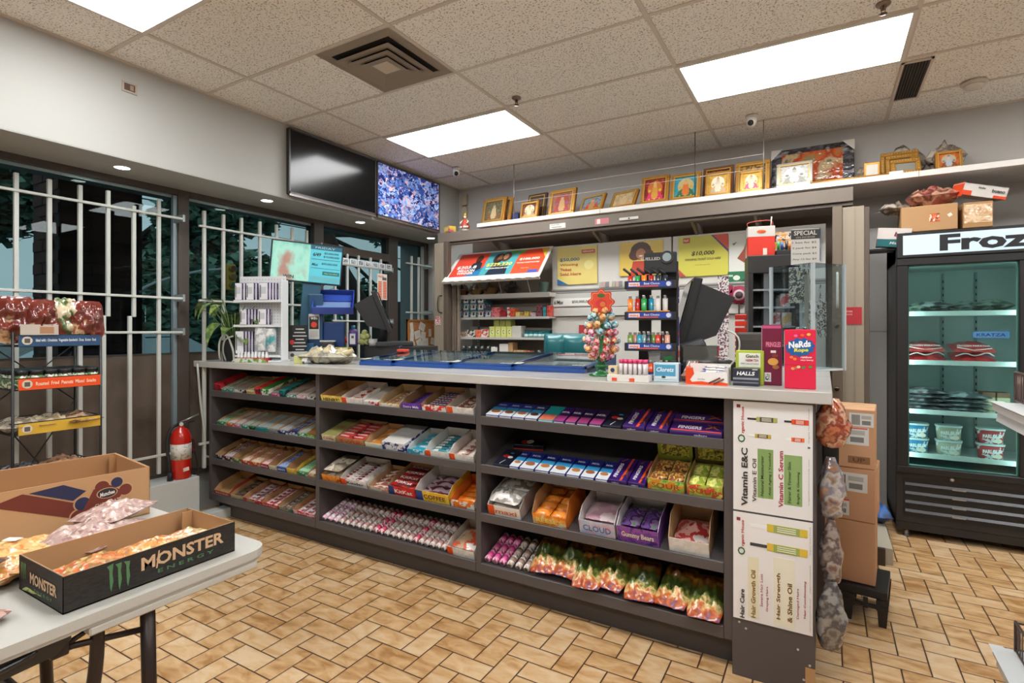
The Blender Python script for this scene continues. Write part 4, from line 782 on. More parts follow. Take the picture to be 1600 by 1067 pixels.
C(1, 3, 0, 700, 743, 'white tray of wrapped wafers beside candy rolls', [WH, 'D8D2CC'], h=.075, fh=.05, accent=K_, inner='CDC6BC', fill=('bag', 1, 1, 1, .18, .06, ['D8C8B8', 'C8A888', 'D85A3A', 'E8E0D8'], None, None, 'clear bag of wafers'))
# --- right bay: flat packs of biscuits and chocolate on the two upper shelves
def flat(si, idx, u0, u1, desc, cols, deco, y=2.375, d=.16, h=.022, tl=.16, group='flat packs on the right bay shelves'):
    x0, x1 = xa(u0, y), min(xa(u1, y), -.367); w_ = x1-x0-.003; b = MB(); b.box(-w_/2, w_/2, 0, d, 0, h, M(cols[0], .35, coat=.3), .002)
    deco(b, w_, d, h)
    place = '%s from left, %s, right bay' % (ORD[idx], SN[si])
    return slant(single(b, 'biscuit_pack', '%s, %s' % (desc, place), 'biscuit pack', ((x0+x1)/2, y, SZ[si]-.012), 0, group), si)
def d_blue(brown='A8683A'):
    def g(b, w_, d, h):
        b.box(-w_/2+.001, w_/2-.001, .001, d*.5, h, h+.0006, M('DCE2E6', .35)); b.box(-w_/2+.001, w_/2-.001, d*.38, d*.6, h+.0006, h+.001, M('3A9AD0', .35))
        b.prism(sil(0, d*.28, w_*.33, 12, .6), h+.0006, h+.004, M(brown, .5)); b.text('Milk', (0, d*.78, h+.0004), w_*.6, d*.1, M('DCE4F4'), UPF, .02); b.rect((0, -.0006, h/2), w_-.006, h*.6, M('E6E8EA'), FRONT)
    return g
def d_plain(c2, t_=None, tc='EDE4F0', c3='E4E0EA', vert=False):
    def g(b, w_, d, h):
        b.box(-w_/2+.002, w_/2-.002, .002, d*.38, h, h+.0006, M(c2, .35)); b.rect((0, -.0006, h/2), w_-.006, h*.5, M(c3), FRONT)
        if t_: b.text(t_, (0, d*.62, h+.0004), w_*.76, d*.12, M(tc), UPF, .02)
    return g
def d_finger_v(b, w_, d, h):
    b.text('FINGERS', (-w_*.2, d*.42, h+.001), d*.62, w_*.2, M('E9E4F0'), UPF, .03, .15, PI/2)
    b.add([(w_*.12, .0, h+.001), (w_*.24, 0, h+.001), (w_*.3, d, h+.001), (w_*.18, d, h+.001)], [(0, 1, 2, 3)], M('E8562E', .35))
    for a in (-.5, .6): b.tube([(w_*.32-a*.02, d*.15, h+.002), (w_*.38+a*.02, d*.5, h+.002)], .0022, M('7A3E22', .5), 6)
    b.tube([(-w_*.3, d*.82, h+.002), (-w_*.05, d*.95, h+.002)], .0022, M('7A3E22'), 6); b.text('cadbury', (-w_*.1, -.0006, h/2), w_*.4, h*.35, M('E4DCF0'), FRONT, .02)
def d_dark(b, w_, d, h):
    b.prism(sil(-w_*.12, d*.55, w_*.2, 10, .7), h, h+.001, M('C8281E', .35)); b.prism(sil(w_*.18, d*.5, w_*.16, 10, .7), h, h+.0012, M('E4DEDC', .35)); b.prism(sil(w_*.1, d*.75, w_*.12, 10, .5), h+.001, h+.0016, M('3A8AC0', .35)); b.tube([(-w_*.1, .01, h+.001), (w_*.05, d*.3, h+.001)], .0016, M('D8D4D0'), 5)
NV = '25308C'; PU = '3A1C6E'
q = 0
for u0, u1, desc, c, dc in ((759, 780, 'navy and white cookie pack', NV, d_blue()), (780, 800, 'navy cookie pack with brown cookie print', NV, d_blue('8A5230')), (800, 820, 'navy and sky blue cookie pack', NV, d_blue('B07040')), (820, 840, 'dark brown and navy cookie pack', '2A2A66', d_blue('5A3020')),
    (841, 865, 'turquoise cookie pack', '1FA3A8', d_plain('D8705A', None, 'F0F0F0', 'DCECEC')), (865, 882, 'purple chocolate bar pack with magenta base', PU, d_plain('A03A7A', 'Milk')), (883, 900, 'deep purple bar pack with rosy base', '35205E', d_plain('B0487E', 'Milk')), (901, 919, 'violet black bar pack', '2E1A52', d_plain('983A70', 'Milk')), (920, 940, 'plum chocolate bar pack', '331E50', d_plain('A84480', 'Milk')),
    (941, 971, 'black cookie pack with red and blue print', '1C1E30', d_dark)):
    flat(0, q, u0, u1, desc, [c], dc); q += 1
flat(0, 10, 973, 1008, 'purple biscuit pack with upward lettering', [PU], d_finger_v, d=.19, h=.03); flat(0, 11, 1009, 1044, 'another purple biscuit pack with upward lettering', [PU], d_finger_v, d=.19, h=.03)
def d_finger_h(b, w_, d, h):
    b.text('FINGERS', (-w_*.13, d*.45, h+.0006), w_*.45, d*.34, M('E9E4F0'), UPF, .03); b.add([(-w_*.48, d*.06, h+.001), (w_*.48, d*.06, h+.001), (w_*.48, d*.17, h+.001), (-w_*.48, d*.17, h+.001)], [(0, 1, 2, 3)], M('E8563E', .35))
    b.tube([(w_*.18, d*.35, h+.003), (w_*.42, d*.8, h+.003)], .003, M('8A4A28', .5), 6); b.tube([(w_*.2, d*.8, h+.003), (w_*.42, d*.35, h+.003)], .003, M('7A3E22', .5), 6); b.text('cadbury', (w_*.1, -.0006, h/2), w_*.25, h*.4, M('E4DCF0'), FRONT, .02)
flat(0, 12, 1046, 1134, 'front wide purple biscuit pack', [PU], d_finger_h, d=.085, h=.03); o = flat(0, 13, 1052, 1134, 'rear wide purple biscuit pack', [PU], d_finger_h, y=2.462, d=.085, h=.034)
q = 0
flat(1, 0, 770, 795, 'black and red cookie pack', ['1C1E30'], d_dark); q = 1
for u0, u1, desc in ((796, 811, 'navy white cookie pack with round cookie print'), (812, 835, 'navy white cookie pack with round cookie print'), (836, 858, 'navy white cookie pack with round cookie print'), (859, 884, 'navy white cookie pack with round cookie print'), (885, 906, 'navy white cookie pack with round cookie print'), (907, 929, 'navy white cookie pack with round cookie print'), (930, 950, 'navy white cookie pack with round cookie print')):
    flat(1, q, u0, u1, desc, [NV], d_blue('B4713E' if q % 2 else '9A5C34')); q += 1
flat(1, 8, 950, 980, 'purple biscuit pack right of blue packs', [PU], d_finger_v, d=.2, h=.03); flat(1, 9, 981, 1009, 'purple biscuit pack by the green carton', [PU], d_finger_v, d=.2, h=.03)
b = MB(); b.box(-.09, .09, 0, .07, 0, .03, M('17181F', .35, coat=.3), .002); b.prism(sil(-.03, .035, .02), .03, .031, M('C8281E')); b.prism(sil(0, .04, .02), .03, .0315, M('E0DCD8')); b.rect((0, -.001, .006), .17, .006, M('C83A30'))
slant(single(b, 'biscuit_pack', 'black and red cookie pack lying behind the navy row, right bay', 'biscuit pack', (xa(830, 2.6), 2.58, SZ[1]-.011), .1), 1)
# sour candy cartons with header cards
def sour(idx, u0, u1, desc, cols, head, fillc, what):
    o = carton(2, 1, idx, u0, u1, desc, cols, txt='SOUR', tcol='B84A1E', h=.075, fh=.058, d=.2, hdr=0, fill=('bag', 2, 2, 2, None, .028, fillc, None, None, what))
    x0, x1 = xa(u0, 2.385), xa(u1, 2.385); w_ = min(x1, -.365)-x0-.006; b = MB(); b.box(-w_/2, w_/2, 0, .003, 0, .115, M(head[0], .4)); b.rect((0, -.0005, .06), w_*.8, .08, MIX(head, 40, .4), FRONT); h_ = b.build('header_card', o, (0, .197, .05))
sour(10, 1012, 1071, 'green sour candy carton with header card', ['6FAE4A', 'B8CF5A', 'E08A2A', '8CC050'], ['8FA63E', 'C4C856', '6A5A3A', 'A8B84A'], ['D8B46A', '8A4A2A', 'C8A050', '5A2A22'], 'yellow brown sour packs')
sour(11, 1073, 1133, 'yellow sour candy carton with header card', ['D4CF5A', 'A8C04A', 'D8503A', 'E4D86A'], ['5A4E32', 'C8C456', '8A8A3E', '3A3628'], ['C9D24E', 'E2E08A', '9AAE3A', 'B8C24A'], 'lime yellow sour packs')
# third shelf
def tall(idx, u0, u1, desc, front, **kw): return carton(2, 2, idx, u0, u1, desc, front, **kw)
SILV = ['C4BCB6', 'E8E4E0', '9A928C', 'D8D0CA']
tall(0, 764, 815, 'white and orange tray of silver wrapped sweets', [WH, 'E2DEDA'], h=.10, fh=.06, accent='E0561E', side='A89A92', txt='maxi', tcol='D8622A', inner='C8C2BC', fill=('bag', 1, 2, 2, None, .055, SILV, None, None, 'silver crinkled sweet packs'), d=.25)
tall(1, 833, 887, 'orange cup carton with high kraft back', ['E8801E', 'F0A03A', 'D8D4C8'], h=.13, fh=.06, d=.26, side='D8741E', txt="REESE'S", tcol='F0E080', inner='brown', fill=BARS(2, 4, ['E8741A', 'F0963A', 'C85A10'], 'orange peanut cup packs', .03, None, None, 2))
tall(2, 906, 963, 'pink and lilac carton with white flaps', ['D8A8B8', 'B8C4DC', 'E4C8D0'], h=.12, fh=.075, d=.24, side='D4C4C8', txt='CLOUD', tcol='5A6A9A', inner='D8D2D0', fill=('bag', 1, 1, 2, .16, .035, ['D2B4BC', 'C49AA8', 'DCC8CC'], None, None, 'pale pink gummy pouch'))
tall(3, 965, 1031, 'purple gummy carton with white rim', ['6A3A92', '8A4AA0', '4A2A78'], h=.12, fh=.08, d=.24, side='6A3A92', txt='Gummy Bears', tcol='E8E0C8', inner='D8D4D6', fill=('bag', 2, 1, 2, .17, .04, ['4A2A6A', '6A4A8A', '3A1E54', '8A6A9A', '4A8A4A'], None, None, 'purple gummy pouch'))
tall(4, 1045, 1110, 'tall plain kraft carton with white front', ['D8D4CE', 'E2DEDA'], h=.15, fh=.07, d=.26, side='B08E68', inner='tan', fill=('bag', 1, 1, 1, .16, .05, ['C8524A', 'E0A8A0', 'B83A3A', 'D8CCC8'], None, None, 'clear bag of red round sweets'))
# bottom shelf of the right bay: rolls and snack bags
rolls(2, [xa(762+k*11.5, 2.39) for k in range(3)], ['E46AA8', 'F2BAD2', 'D84A92'], 'pink candy roll at the left end of right bay bottom shelf', ph=.036)
rolls(2, [xa(797+k*13, 2.39) for k in range(3)], ['DED8D4', 'F0ECE8', 'D2C4BC', 'A88A7C'], 'white candy roll beside the shiny snack bags, right bay', ph=.037)
def snack_mat(cols, l):
    m = bpy.data.materials.new('snack_foil'); m.use_nodes = True; n = m.node_tree; p_ = n.nodes['Principled BSDF']; L = n.links.new
    tc_ = n.nodes.new('ShaderNodeTexCoord'); sx = n.nodes.new('ShaderNodeSeparateXYZ'); L(tc_.outputs['Object'], sx.inputs[0]); z = n.nodes.new('ShaderNodeTexNoise'); z.inputs['Scale'].default_value = 38; z.inputs['Detail'].default_value = 6; L(tc_.outputs['Object'], z.inputs['Vector'])
    mr = n.nodes.new('ShaderNodeMapRange'); mr.inputs[1].default_value = -l/2; mr.inputs[2].default_value = l/2; L(sx.outputs[1], mr.inputs[0])
    a = n.nodes.new('ShaderNodeMath'); a.operation = 'MULTIPLY_ADD'; a.inputs[1].default_value = .55; L(z.outputs['Fac'], a.inputs[0]); L(mr.outputs[0], a.inputs[2])
    s_ = n.nodes.new('ShaderNodeMath'); s_.operation = 'SUBTRACT'; s_.inputs[1].default_value = .27; L(a.outputs[0], s_.inputs[0])
    r = n.nodes.new('ShaderNodeValToRGB'); L(s_.outputs[0], r.inputs[0]); e = r.color_ramp.elements
    for i in range(len(cols)-2): e.new(.5)
    for i, (q_, c) in enumerate(cols): e[i].position = q_
    for i, (q_, c) in enumerate(cols): e[i].color = lin(c)
    L(r.outputs[0], p_.inputs['Base Color']); p_.inputs['Roughness'].default_value = .28; p_.inputs['Coat Weight'].default_value = .6
    z2 = n.nodes.new('ShaderNodeTexNoise'); z2.inputs['Scale'].default_value = 30; L(tc_.outputs['Object'], z2.inputs['Vector']); b_ = n.nodes.new('ShaderNodeBump'); b_.inputs['Strength'].default_value = .35; b_.inputs['Distance'].default_value = .01; L(z2.outputs['Fac'], b_.inputs['Height']); L(b_.outputs[0], p_.inputs['Normal'])
    return m
SNK = snack_mat([(0, '2A6AA0'), (.06, 'A83E1E'), (.17, 'CC7434'), (.25, 'E4C890'), (.30, '8A8A3A'), (.40, '2A4A24'), (.56, '5A5A24'), (.70, '7A4220'), (.90, 'C08A2A')], .26)
sn_l = ['first from the white candy rolls', 'second from the candy rolls', 'third, lying lower than its neighbours', 'in the middle of the row of seven', 'fifth, with a blue top edge', 'second from the counter end', 'touching the right end of the bay']
for k, (u, y, rz) in enumerate(((853, 2.50, .15), (891, 2.51, -.1), (922, 2.47, .12), (959, 2.50, -.08), (1003, 2.48, .1), (1055, 2.49, -.06), (1104, 2.47, .05))):
    b = MB(); b.pillow(.142, .25, .09, SNK, seed=k+3, n=20, crimp=.09, rough=.6)
    slant(single(b, 'snack_bag', 'shiny green and orange snack bag, '+sn_l[k], 'snack bag', (xa(u, 2.44), y, SZ[3]-.01), (.05, 0, rz), 'snack bags on the bottom shelf'), 3)
# ================================================================ PICTURES ON THE WALL SHELF
GOLD = M('C08A3A', .35, .45); GOLD2 = M('8E5A24', .4, .4); GOLDL = M('D8B468', .3, .5); SHZ = 2.497
def picture(u0, u1, vt, label, bg, robe, halo, y=4.72, lean=.22, fr=None, yaw=0, aspect=None, bigarch=True, name='framed_picture', grp=None):
    um = (u0+u1)/2; x0, x1 = xa(u0, y), xa(u1, y); w_ = x1-x0; h = (ony(um, vt, y).z-SHZ)/math.cos(lean); fr = fr or GOLD
    t = thing(name, label, 'picture', ((x0+x1)/2, y-.02, SHZ+.001), (-lean, 0, yaw), grp); a = w_/2; b_ = min(w_, h)*.13
    f = MB(); f.box(-a, a, 0, .018, 0, h, GOLD2)
    for q in ((-a, a, 0, b_), (-a, a, h-b_, h), (-a, -a+b_, b_, h-b_), (a-b_, a, b_, h-b_)):
        f.box(q[0], q[1], -.012, .004, q[2], q[3], fr, .004)
    for q in ((-a+b_*.75, a-b_*.75, b_*.75, b_), (-a+b_*.75, a-b_*.75, h-b_, h-b_*.75), (-a+b_*.75, -a+b_, b_, h-b_), (a-b_, a-b_*.75, b_, h-b_)): f.box(q[0], q[1], -.016, -.004, q[2], q[3], GOLDL)
    f.build('frame', t)
    g = MB(); iw, ih = a-b_, h-2*b_; zc = h/2; g.box(-iw, iw, -.003, .0, b_, h-b_, MIX(bg, 40, .3))
    P_ = lambda pts, c, k: g.poly([(x*iw, -.0035-.0004*k, zc+z*ih/2) for x, z in pts], M(c, .35))
    if halo: P_(sil(0, .1, .72, 18, 1.05), halo, 0)
    P_([(-.85, -.92), (.85, -.92), (.6, -.35), (.25, -.1), (-.25, -.1), (-.6, -.35)], robe[0], 1)
    P_([(-.35, -.6), (.35, -.6), (.22, .28), (-.22, .28)], robe[1], 2); P_(sil(0, .42, .17, 12, 1.15), robe[2], 3)
    P_([(-.16, .55), (.16, .55), (.0, .9)], robe[3], 4); P_(sil(-.5, -.05, .14, 8), robe[3], 4); P_(sil(.5, -.05, .14, 8), robe[3], 4); P_(sil(0, -.72, .3, 12, .5), robe[1], 4)
    for k in range(7): P_(sil(-.75+k*.25, -.85, .08, 6), robe[(k % 2)*3], 5)
    g.build('print', t); return t
S1 = ('A8322A', 'C89A5A', 'C8A080', 'D8B04A')
picture(752, 790, 309, 'dark framed seated figure picture, first from left on wall shelf', ['5A5A4A', '7A6A4A', '3E4A48'], ('8A5A3A', 'C8B48A', 'C0A080', '6A8A6A'), None, yaw=-.12)
o = picture(770, 800, 309, 'plain gold frame tucked behind the leftmost dark figure picture', ['8A7A5A', 'A08A5A'], S1, None, y=4.78, yaw=-.12)
b = MB(); b.box(-.06, .06, 0, .05, 0, .10, M('27356E', .5)); single(b, 'blue_box', 'small dark blue box between the first pictures on the wall shelf', 'box', (xa(803, 4.8), 4.78, SHZ))
picture(813, 842, 315, 'small gold picture with a white oval, second on wall shelf', ['8A4A2A', '6A3A2A'], ('B08A6A', 'D8C8A8', 'D8C0A0', 'C8A45A'), 'E4D8B8', y=4.68, yaw=-.1)
picture(822, 853, 302, 'dark brown frame behind the small white oval picture', ['6A5040', '54402F'], ('6A4A3A', '7A5A48', '8A6A58', '6A4A3A'), None, y=4.80, fr=M('4A3628', .4), yaw=-.1)
picture(856, 899, 295, 'larger gold picture of a many-coloured seated figure, third of row', ['8A6A4A', 'B06A4A', '5A6A6A'], ('B03A3A', 'C8A06A', 'C8A080', '8A5A8A'), 'A8483A', y=4.74, yaw=-.12)
picture(902, 944, 304, 'tilted gold picture with blue grey and red print, fourth of row', ['6A7A8A', '8A9AA0', '5A6A7A'], ('B8402A', 'B08A5A', 'C8A080', 'C85A3A'), None, y=4.70, yaw=-.3, lean=.45)
picture(950, 994, 297, 'pale faded gold picture leaning far back, fifth of row', ['B8A078', 'C8B48A'], ('C0A07A', 'CBB08A', 'D0B898', 'B89A6A'), None, y=4.70, yaw=-.25, lean=.5)
picture(1001, 1045, 274, 'gold picture with bright red and pink robed figure, sixth of row', ['A8302A', '8A2A2A', 'C8503A'], ('D83A6A', 'D8A040', 'E0B080', 'E8C04A'), 'D07A3A', y=4.70, yaw=-.05)
picture(1048, 1095, 270, 'gold picture with turquoise background, seventh of row', ['2A8AA0', '3A9AB0', '4AA0A8'], ('3A6A4A', 'D8783A', 'D8A080', 'C8A85A'), 'C8B47A', y=4.70)
picture(1102, 1142, 268, 'gold picture with ivory arch in front of a dark frame, eighth', ['C89A3A', 'D8AA4A'], ('C8A88A', 'E4D8C0', 'D8C0A0', 'C8A46A'), 'EFE6D0', y=4.69)
picture(1098, 1146, 259, 'dark brown arched frame behind the ivory arch picture', ['8A4A2A', '5A3020'], ('5A3020', '6A3A28', '7A4A38', '5A3020'), None, y=4.80, fr=M('7A4A26', .4))
picture(1156, 1192, 266, 'front gold picture with pink based figure beside the silver one', ['D8A83A', 'E0B84A'], ('D84A7A', 'E8D0B0', 'E8C8A8', 'D8A050'), 'F0E4C8', y=4.68)
picture(1149, 1203, 251, 'tall gold frame behind the pink based figure picture', ['6A4A2A', 'B88A3A'], ('8A6A3A', 'A8884A', 'B8985A', 'C8A86A'), None, y=4.78)
picture(1213, 1270, 253, 'silver framed grey embossed figure picture on the wall shelf', ['B8B4AE', 'C8C4BE', 'A8A49E'], ('9A968F', 'CFCBC6', 'B8B4AE', '86827C'), 'DAD8D4', y=4.68, fr=M('A8A298', .3, .5))
t = thing('wrapped_painting', 'big plastic wrapped dark painting with white corner guards on the shelf', 'painting', (xa(1268, 4.95), 4.93, SHZ), (-.16, 0, 0)); w_ = (xa(1336, 4.95)-xa(1206, 4.95))/2; h = .40
f = MB(); f.box(-w_, w_, 0, .04, 0, h, MIX(['2E2A30', '4A4650', '1E1C20', '8A8890'], 7, .25, .8, interp='EASE', stretch=(1, 1, 2.5), bump=.6, bs=25), .004); f.build('frame', t)
f = MB(); f.box(-w_*.74, w_*.74, -.006, 0, h*.14, h*.88, MIX(['3A342E', '8A7A50', 'C0602A', 'A8401E', 'B8A078', '3E3A48'], 5, .15, .9, interp='EASE', bump=.6, bs=30, detail=5)); f.build('canvas', t, label='orange and olive abstract canvas')
for s_ in (-1, 1): f = MB(); f.add([(s_*w_*1.01, -.008, h*1.01), (s_*w_*.72, -.008, h*1.01), (s_*w_*1.01, -.008, h*.78), (s_*w_*1.01, .045, h*1.01), (s_*w_*.72, .045, h*1.01), (s_*w_*1.01, .045, h*.78)], [(0, 1, 2), (0, 3, 4, 1), (0, 2, 5, 3), (5, 4, 3)], M('CFC9C2', .5)); f.build('corner_guard', t)
b = MB(); b.tube([(0, 0, .012), (.62, .02, .012)], .010, GOLD, 8); b.tube([(.02, .03, .012), (.60, .05, .012)], .010, GOLDL, 8); b.box(-.05, .06, -.015, .06, 0, .026, M('E4E0DA', .5), .003); b.box(.55, .63, -.01, .06, 0.001, .024, M('E4E0DA', .5), .003)
single(b, 'frame_moulding', 'bundle of gold frame mouldings with white wrapped ends on the wall shelf', 'moulding', (xa(1252, 4.66), 4.645, SHZ))
FILM = MIX(['8A7A6A', 'A89A8A', '6E6054', 'C8BEB2'], 9, .15, .9, interp='EASE', bump=.7, bs=22)
def emptyframe(u0, u1, vt, label, y, lean=.2, yaw=0, film=False):
    x0, x1 = xa(u0, y), xa(u1, y); a = (x1-x0)/2; h = (ony((u0+u1)/2, vt, y).z-SHZ); t = thing('gilded_frame', label, 'picture frame', ((x0+x1)/2, y, SHZ), (-lean, 0, yaw), None); b_ = .028
    f = MB()
    for q in ((-a, a, 0, b_), (-a, a, h-b_, h), (-a, -a+b_, b_, h-b_), (a-b_, a, b_, h-b_)):
        f.box(q[0], q[1], -.014, .006, q[2], q[3], GOLD, .004)
        L_ = max(q[1]-q[0], q[3]-q[2]); n_ = int(L_/.016)
        for k in range(n_):
            c = (q[0]+.008+k*.016, (q[2]+q[3])/2) if q[1]-q[0] > q[3]-q[2] else ((q[0]+q[1])/2, q[2]+.008+k*.016)
            f.box(c[0]-.005, c[0]+.005, -.019, -.012, c[1]-.005, c[1]+.005, GOLDL, .002)
    f.build('moulding', t); f = MB(); f.box(-a+b_, a-b_, 0, .004, b_, h-b_, M('8C8A80', .15, 0, .5)); f.build('glass', t)
    return t
emptyframe(1376, 1436, 234, 'large empty gilded frame at the back of the frame stack', 4.84); emptyframe(1384, 1430, 240, 'middle empty gilded frame of the stack beside the wrapped one', 4.78); emptyframe(1392, 1440, 246, 'front empty gilded frame, tilted, of the shelf stack', 4.68, .3, .12)
b = MB(); b.pillow(.30, .10, .19, FILM, 4, 12, .1, .5, T(0, 0, .055)); b.box(-.1, .1, -.02, .02, 0, .1, FILM); single(b, 'plastic_wrap', 'crumpled clear wrap bulging over the gilded frame stack', 'plastic wrap', (xa(1412, 4.95), 4.98, SHZ))
b = MB(); b.box(-.05, .05, -.02, .02, 0, .13, GOLD, .004); b.box(-.035, .035, -.024, -.02, .02, .11, M('D4CEC4', .4)); b.pillow(.14, .1, .12, FILM, 9, 10, .1, .6, T(-.03, .03, .0)); single(b, 'gilded_frame', 'small plastic wrapped gold frame at the left of the frame stack', 'picture frame', (xa(1362, 4.75), 4.74, SHZ))
picture(1461, 1504, 236, 'rightmost gold picture with orange border and grey figure', ['C0602A', 'D0783A'], ('8A4A2A', 'A8B0B8', 'C8B0A0', '7A8088'), 'B8A890', y=4.72, yaw=.05)
b = MB(); b.pillow(.24, .12, .17, FILM, 12, 12, .1, .5, T(0, 0, .06)); b.box(-.09, .09, -.02, .02, 0, .1, FILM); single(b, 'plastic_wrap', 'clear wrap sagging behind the rightmost gold picture', 'plastic wrap', (xa(1478, 4.9), 4.93, SHZ))
# wire guard rail hanging in front of the pictures
t = thing('hanging_rail', 'thin wire rail hung on ceiling rods before the pictures', 'rail', (-1.7, 4.6, 2.5)); RD = M('9A9088', .4, .5)
for u in (803, 1086, 1193): f = MB(); f.cyl((xa(u, 4.6)+1.7, 0, .0), (xa(u, 4.6)+1.7, 0, .535), .004, RD if u != 1086 else M('4A4038', .5), 6); f.build('rod', t)
for z in (.16, .27): f = MB(); f.cyl((xa(803, 4.6)+1.7, 0, z), (xa(1193, 4.6)+1.7, 0, z), .0022, M('C8C0B8', .4), 5); f.build('wire', t)
# statue and yellow carton on the shutter track
t = thing('figurine', 'small white and red seated figurine at the left shelf end', 'figurine', (-3.21, 4.56, 2.415)); 
f = MB(); f.lathe([(.045, 0), (.05, .01), (.04, .03), (.03, .035)], M('A8988A', .5), 14); f.build('pedestal', t)
f = MB(); f.lathe([(.042, .03), (.05, .05), (.035, .08), (.028, .11), (.02, .13)], M('B0402E', .5), 14); f.ball((0, 0, .15), .018, M('E0C8B0', .5), 12); f.lathe([(.016, .16), (.012, .18), (.001, .2)], M('C8A84A', .4), 10)
for s_ in (-1, 1): f.tube([(s_*.02, 0, .12), (s_*.045, -.01, .10), (s_*.04, -.03, .08)], .008, M('E0C8B0', .5), 8); f.tube([(s_*.01, -.02, .04), (s_*.05, -.03, .042), (s_*.01, -.05, .04)], .012, M('D8D4D0', .5), 8)
f.build('figure', t)
b = MB(); b.box(-.07, .07, -.04, .04, 0, .065, MIX(['D8B84A', 'C8A03A', 'A84A5A'], 20, .5), .002); b.rect((0, -.0405, .035), .1, .035, M('E4CF72'), FRONT); single(b, 'yellow_carton', 'small yellow carton on the left end of the shutter track', 'carton', (-3.40, 4.55, 2.415), -.5)
# ================================================================ TOBACCO SHELF STOCK
def stock(u0, u1, vt, z, label, cols, y=4.68, d=.10, name='tobacco_box', cat='box', grp=None, deco=None, fy=None):
    x0, x1 = xa(u0, y), xa(u1, y); h = max(.02, ony((u0+u1)/2, vt, y).z-z); b = MB(); w_ = x1-x0
    b.box(-w_/2+.001, w_/2-.001, 0, d, 0, h-.001, MIX(cols, 30, .45) if len(cols) > 1 else M(cols[0], .45), .0015)
    if deco == 'face': b.rect((0, -.0005, h*.55), w_*.7, h*.6, M('E0DCD6'), FRONT); b.prism(sil(0, h*.55, min(w_, h)*.2), .0008, .0014, M('4A3A38'), T(0, 0, 0)@FRONT); b.rect((0, -.0015, h*.78), w_*.5, h*.1, M('B03A3A'), FRONT)
    if deco == 'leaf': b.rect((0, -.0005, h*.5), w_*.6, h*.5, M('E0E0A0'), FRONT); b.text('C', (0, -.0012, h*.5), w_*.3, h*.4, M('4A6A3A'), FRONT, .03)
    return single(b, name, label, cat, ((x0+x1)/2, y, z), 0, grp)
r1 = 1.53; k = 0
colsets = [['C8C4BE', '2E6A8A', 'D8D4CE'], ['B8C8D0', '4A7A9A', 'C84A3A'], ['D8D4C8', '3A8A8A', '8A8A8A']]
for row in range(3):
    for j in range(4 if row else 5):
        zz = r1+.002+row*.074; x = xa(711+j*11.5, 4.68)+.045
        b = MB(); b.box(-.038, .038, 0, .16, 0, .07, MIX(colsets[(row+j) % 3], 26, .45), .001); b.rect((.004, -.0005, .036), .052, .05, M('E0DCD4'), FRONT); b.prism(sil(.004, .036, .015), .0008, .0014, M('4A3A38'), FRONT); b.rect((.004, -.0016, .055), .04, .008, M(('B03A3A', '2E6A8A', '4A4A4A')[j % 3]), FRONT)
        single(b, 'tobacco_box', 'small printed white blue box stacked at the left of the upper tobacco shelf', 'box', (x, 4.68, zz), 0, 'printed boxes on the tobacco shelf')
for u0, u1, vt, label, cols in ((768, 781, 480, 'pink and red glossy box right of the stacked printed boxes', ['D84A5A', 'E88A8A', 'C83A4A']), (782, 790, 486, 'dark red box beside the pink glossy box', ['A8282A']), (792, 797, 480, 'narrow white and red packet on the tobacco shelf', ['E0DAD4', 'C8302A']), (797, 804, 482, 'orange red packet on the tobacco shelf', ['D8482A', 'E06A3A']),
    (805, 812, 487, 'first pale yellow packet of the trio', ['D8C070', 'E4D090']), (812, 819, 488, 'second pale yellow packet with brown side', ['D0B060', '8A6A3A']), (819, 826, 486, 'tall mustard packet at the end of the trio', ['C8A43A', 'D8C070']), (828, 837, 488, 'mauve speckled packet on the tobacco shelf', ['9A7080', 'C8B0B8', '6A4A58']), (838, 847, 476, 'dark maroon upright packet near the white drawers', ['5A2A34', '8A4A54', '3A2A30']), (848, 853, 479, 'teal packet beside the red one', ['2A8A94', '4AA0A8']), (854, 859, 477, 'tall red packet touching the white drawers', ['C8382E', 'D8685A'])):
    stock(u0, u1, vt, r1, label, cols)
r2 = 1.325
for j in range(4): stock(764.5+j*9, 773+j*9, 510, r2, 'yellow green cube box in the lower row of four', ['CDD07A'], d=.10, deco='leaf', grp='yellow green boxes')
for j in range(3): 
    o = stock(773+j*9.2, 781.5+j*9.2, 510, r2, 'olive box stacked on the row of yellow green cubes', ['A8AC5E'], d=.09, y=4.72, deco=None, grp='olive boxes on top'); o.location.z = r2+.088; o.location.y = 4.70
for u0, u1, vt, label, cols in ((800, 814, 509, 'plain white box next to the yellow green cubes', ['C8C4BC']), (743, 752, 515, 'orange red box left of the yellow green cubes', ['D8583A', 'E08A6A']), (752, 763, 514, 'white box with red diagonal stripes', ['E0DAD4', 'C84A3A']), (717, 729, 518, 'pale small packet row at the left shelf end', ['C8B8A8', '8A6A5A', 'E0D8D0']), (730, 742, 515, 'white packet with black top band', ['D8D0C8', '2A2828'])): stock(u0, u1, vt, r2, label, cols)
b = MB(); b.lathe([(.0001, 0), (.026, 0), (.026, .045), (.0001, .046)], M('2A8A8C', .3), 14); b.lathe([(.0265, .012), (.0265, .035)], M('BFD8D8', .4), 14); b.lathe([(.0265, .045), (.0265, .058), (.0001, .059)], M('1E5A6A', .3), 14)
c0 = single(b, 'tobacco_tin', 'round teal tin in the row before the dark tray', 'tin', (xa(823, 4.7), 4.70, r2), 0, 'teal tins on the tobacco shelf')
for u in (830, 837, 844, 851): dup(c0, (xa(u, 4.7), 4.70, r2))
b = MB(); b.box(-.14, .14, 0, .09, 0, .075, M('27686C', .5), .002); single(b, 'teal_tray', 'dark teal box behind the row of teal tins', 'box', (xa(836, 4.75), 4.76, r2))
r3 = 1.13
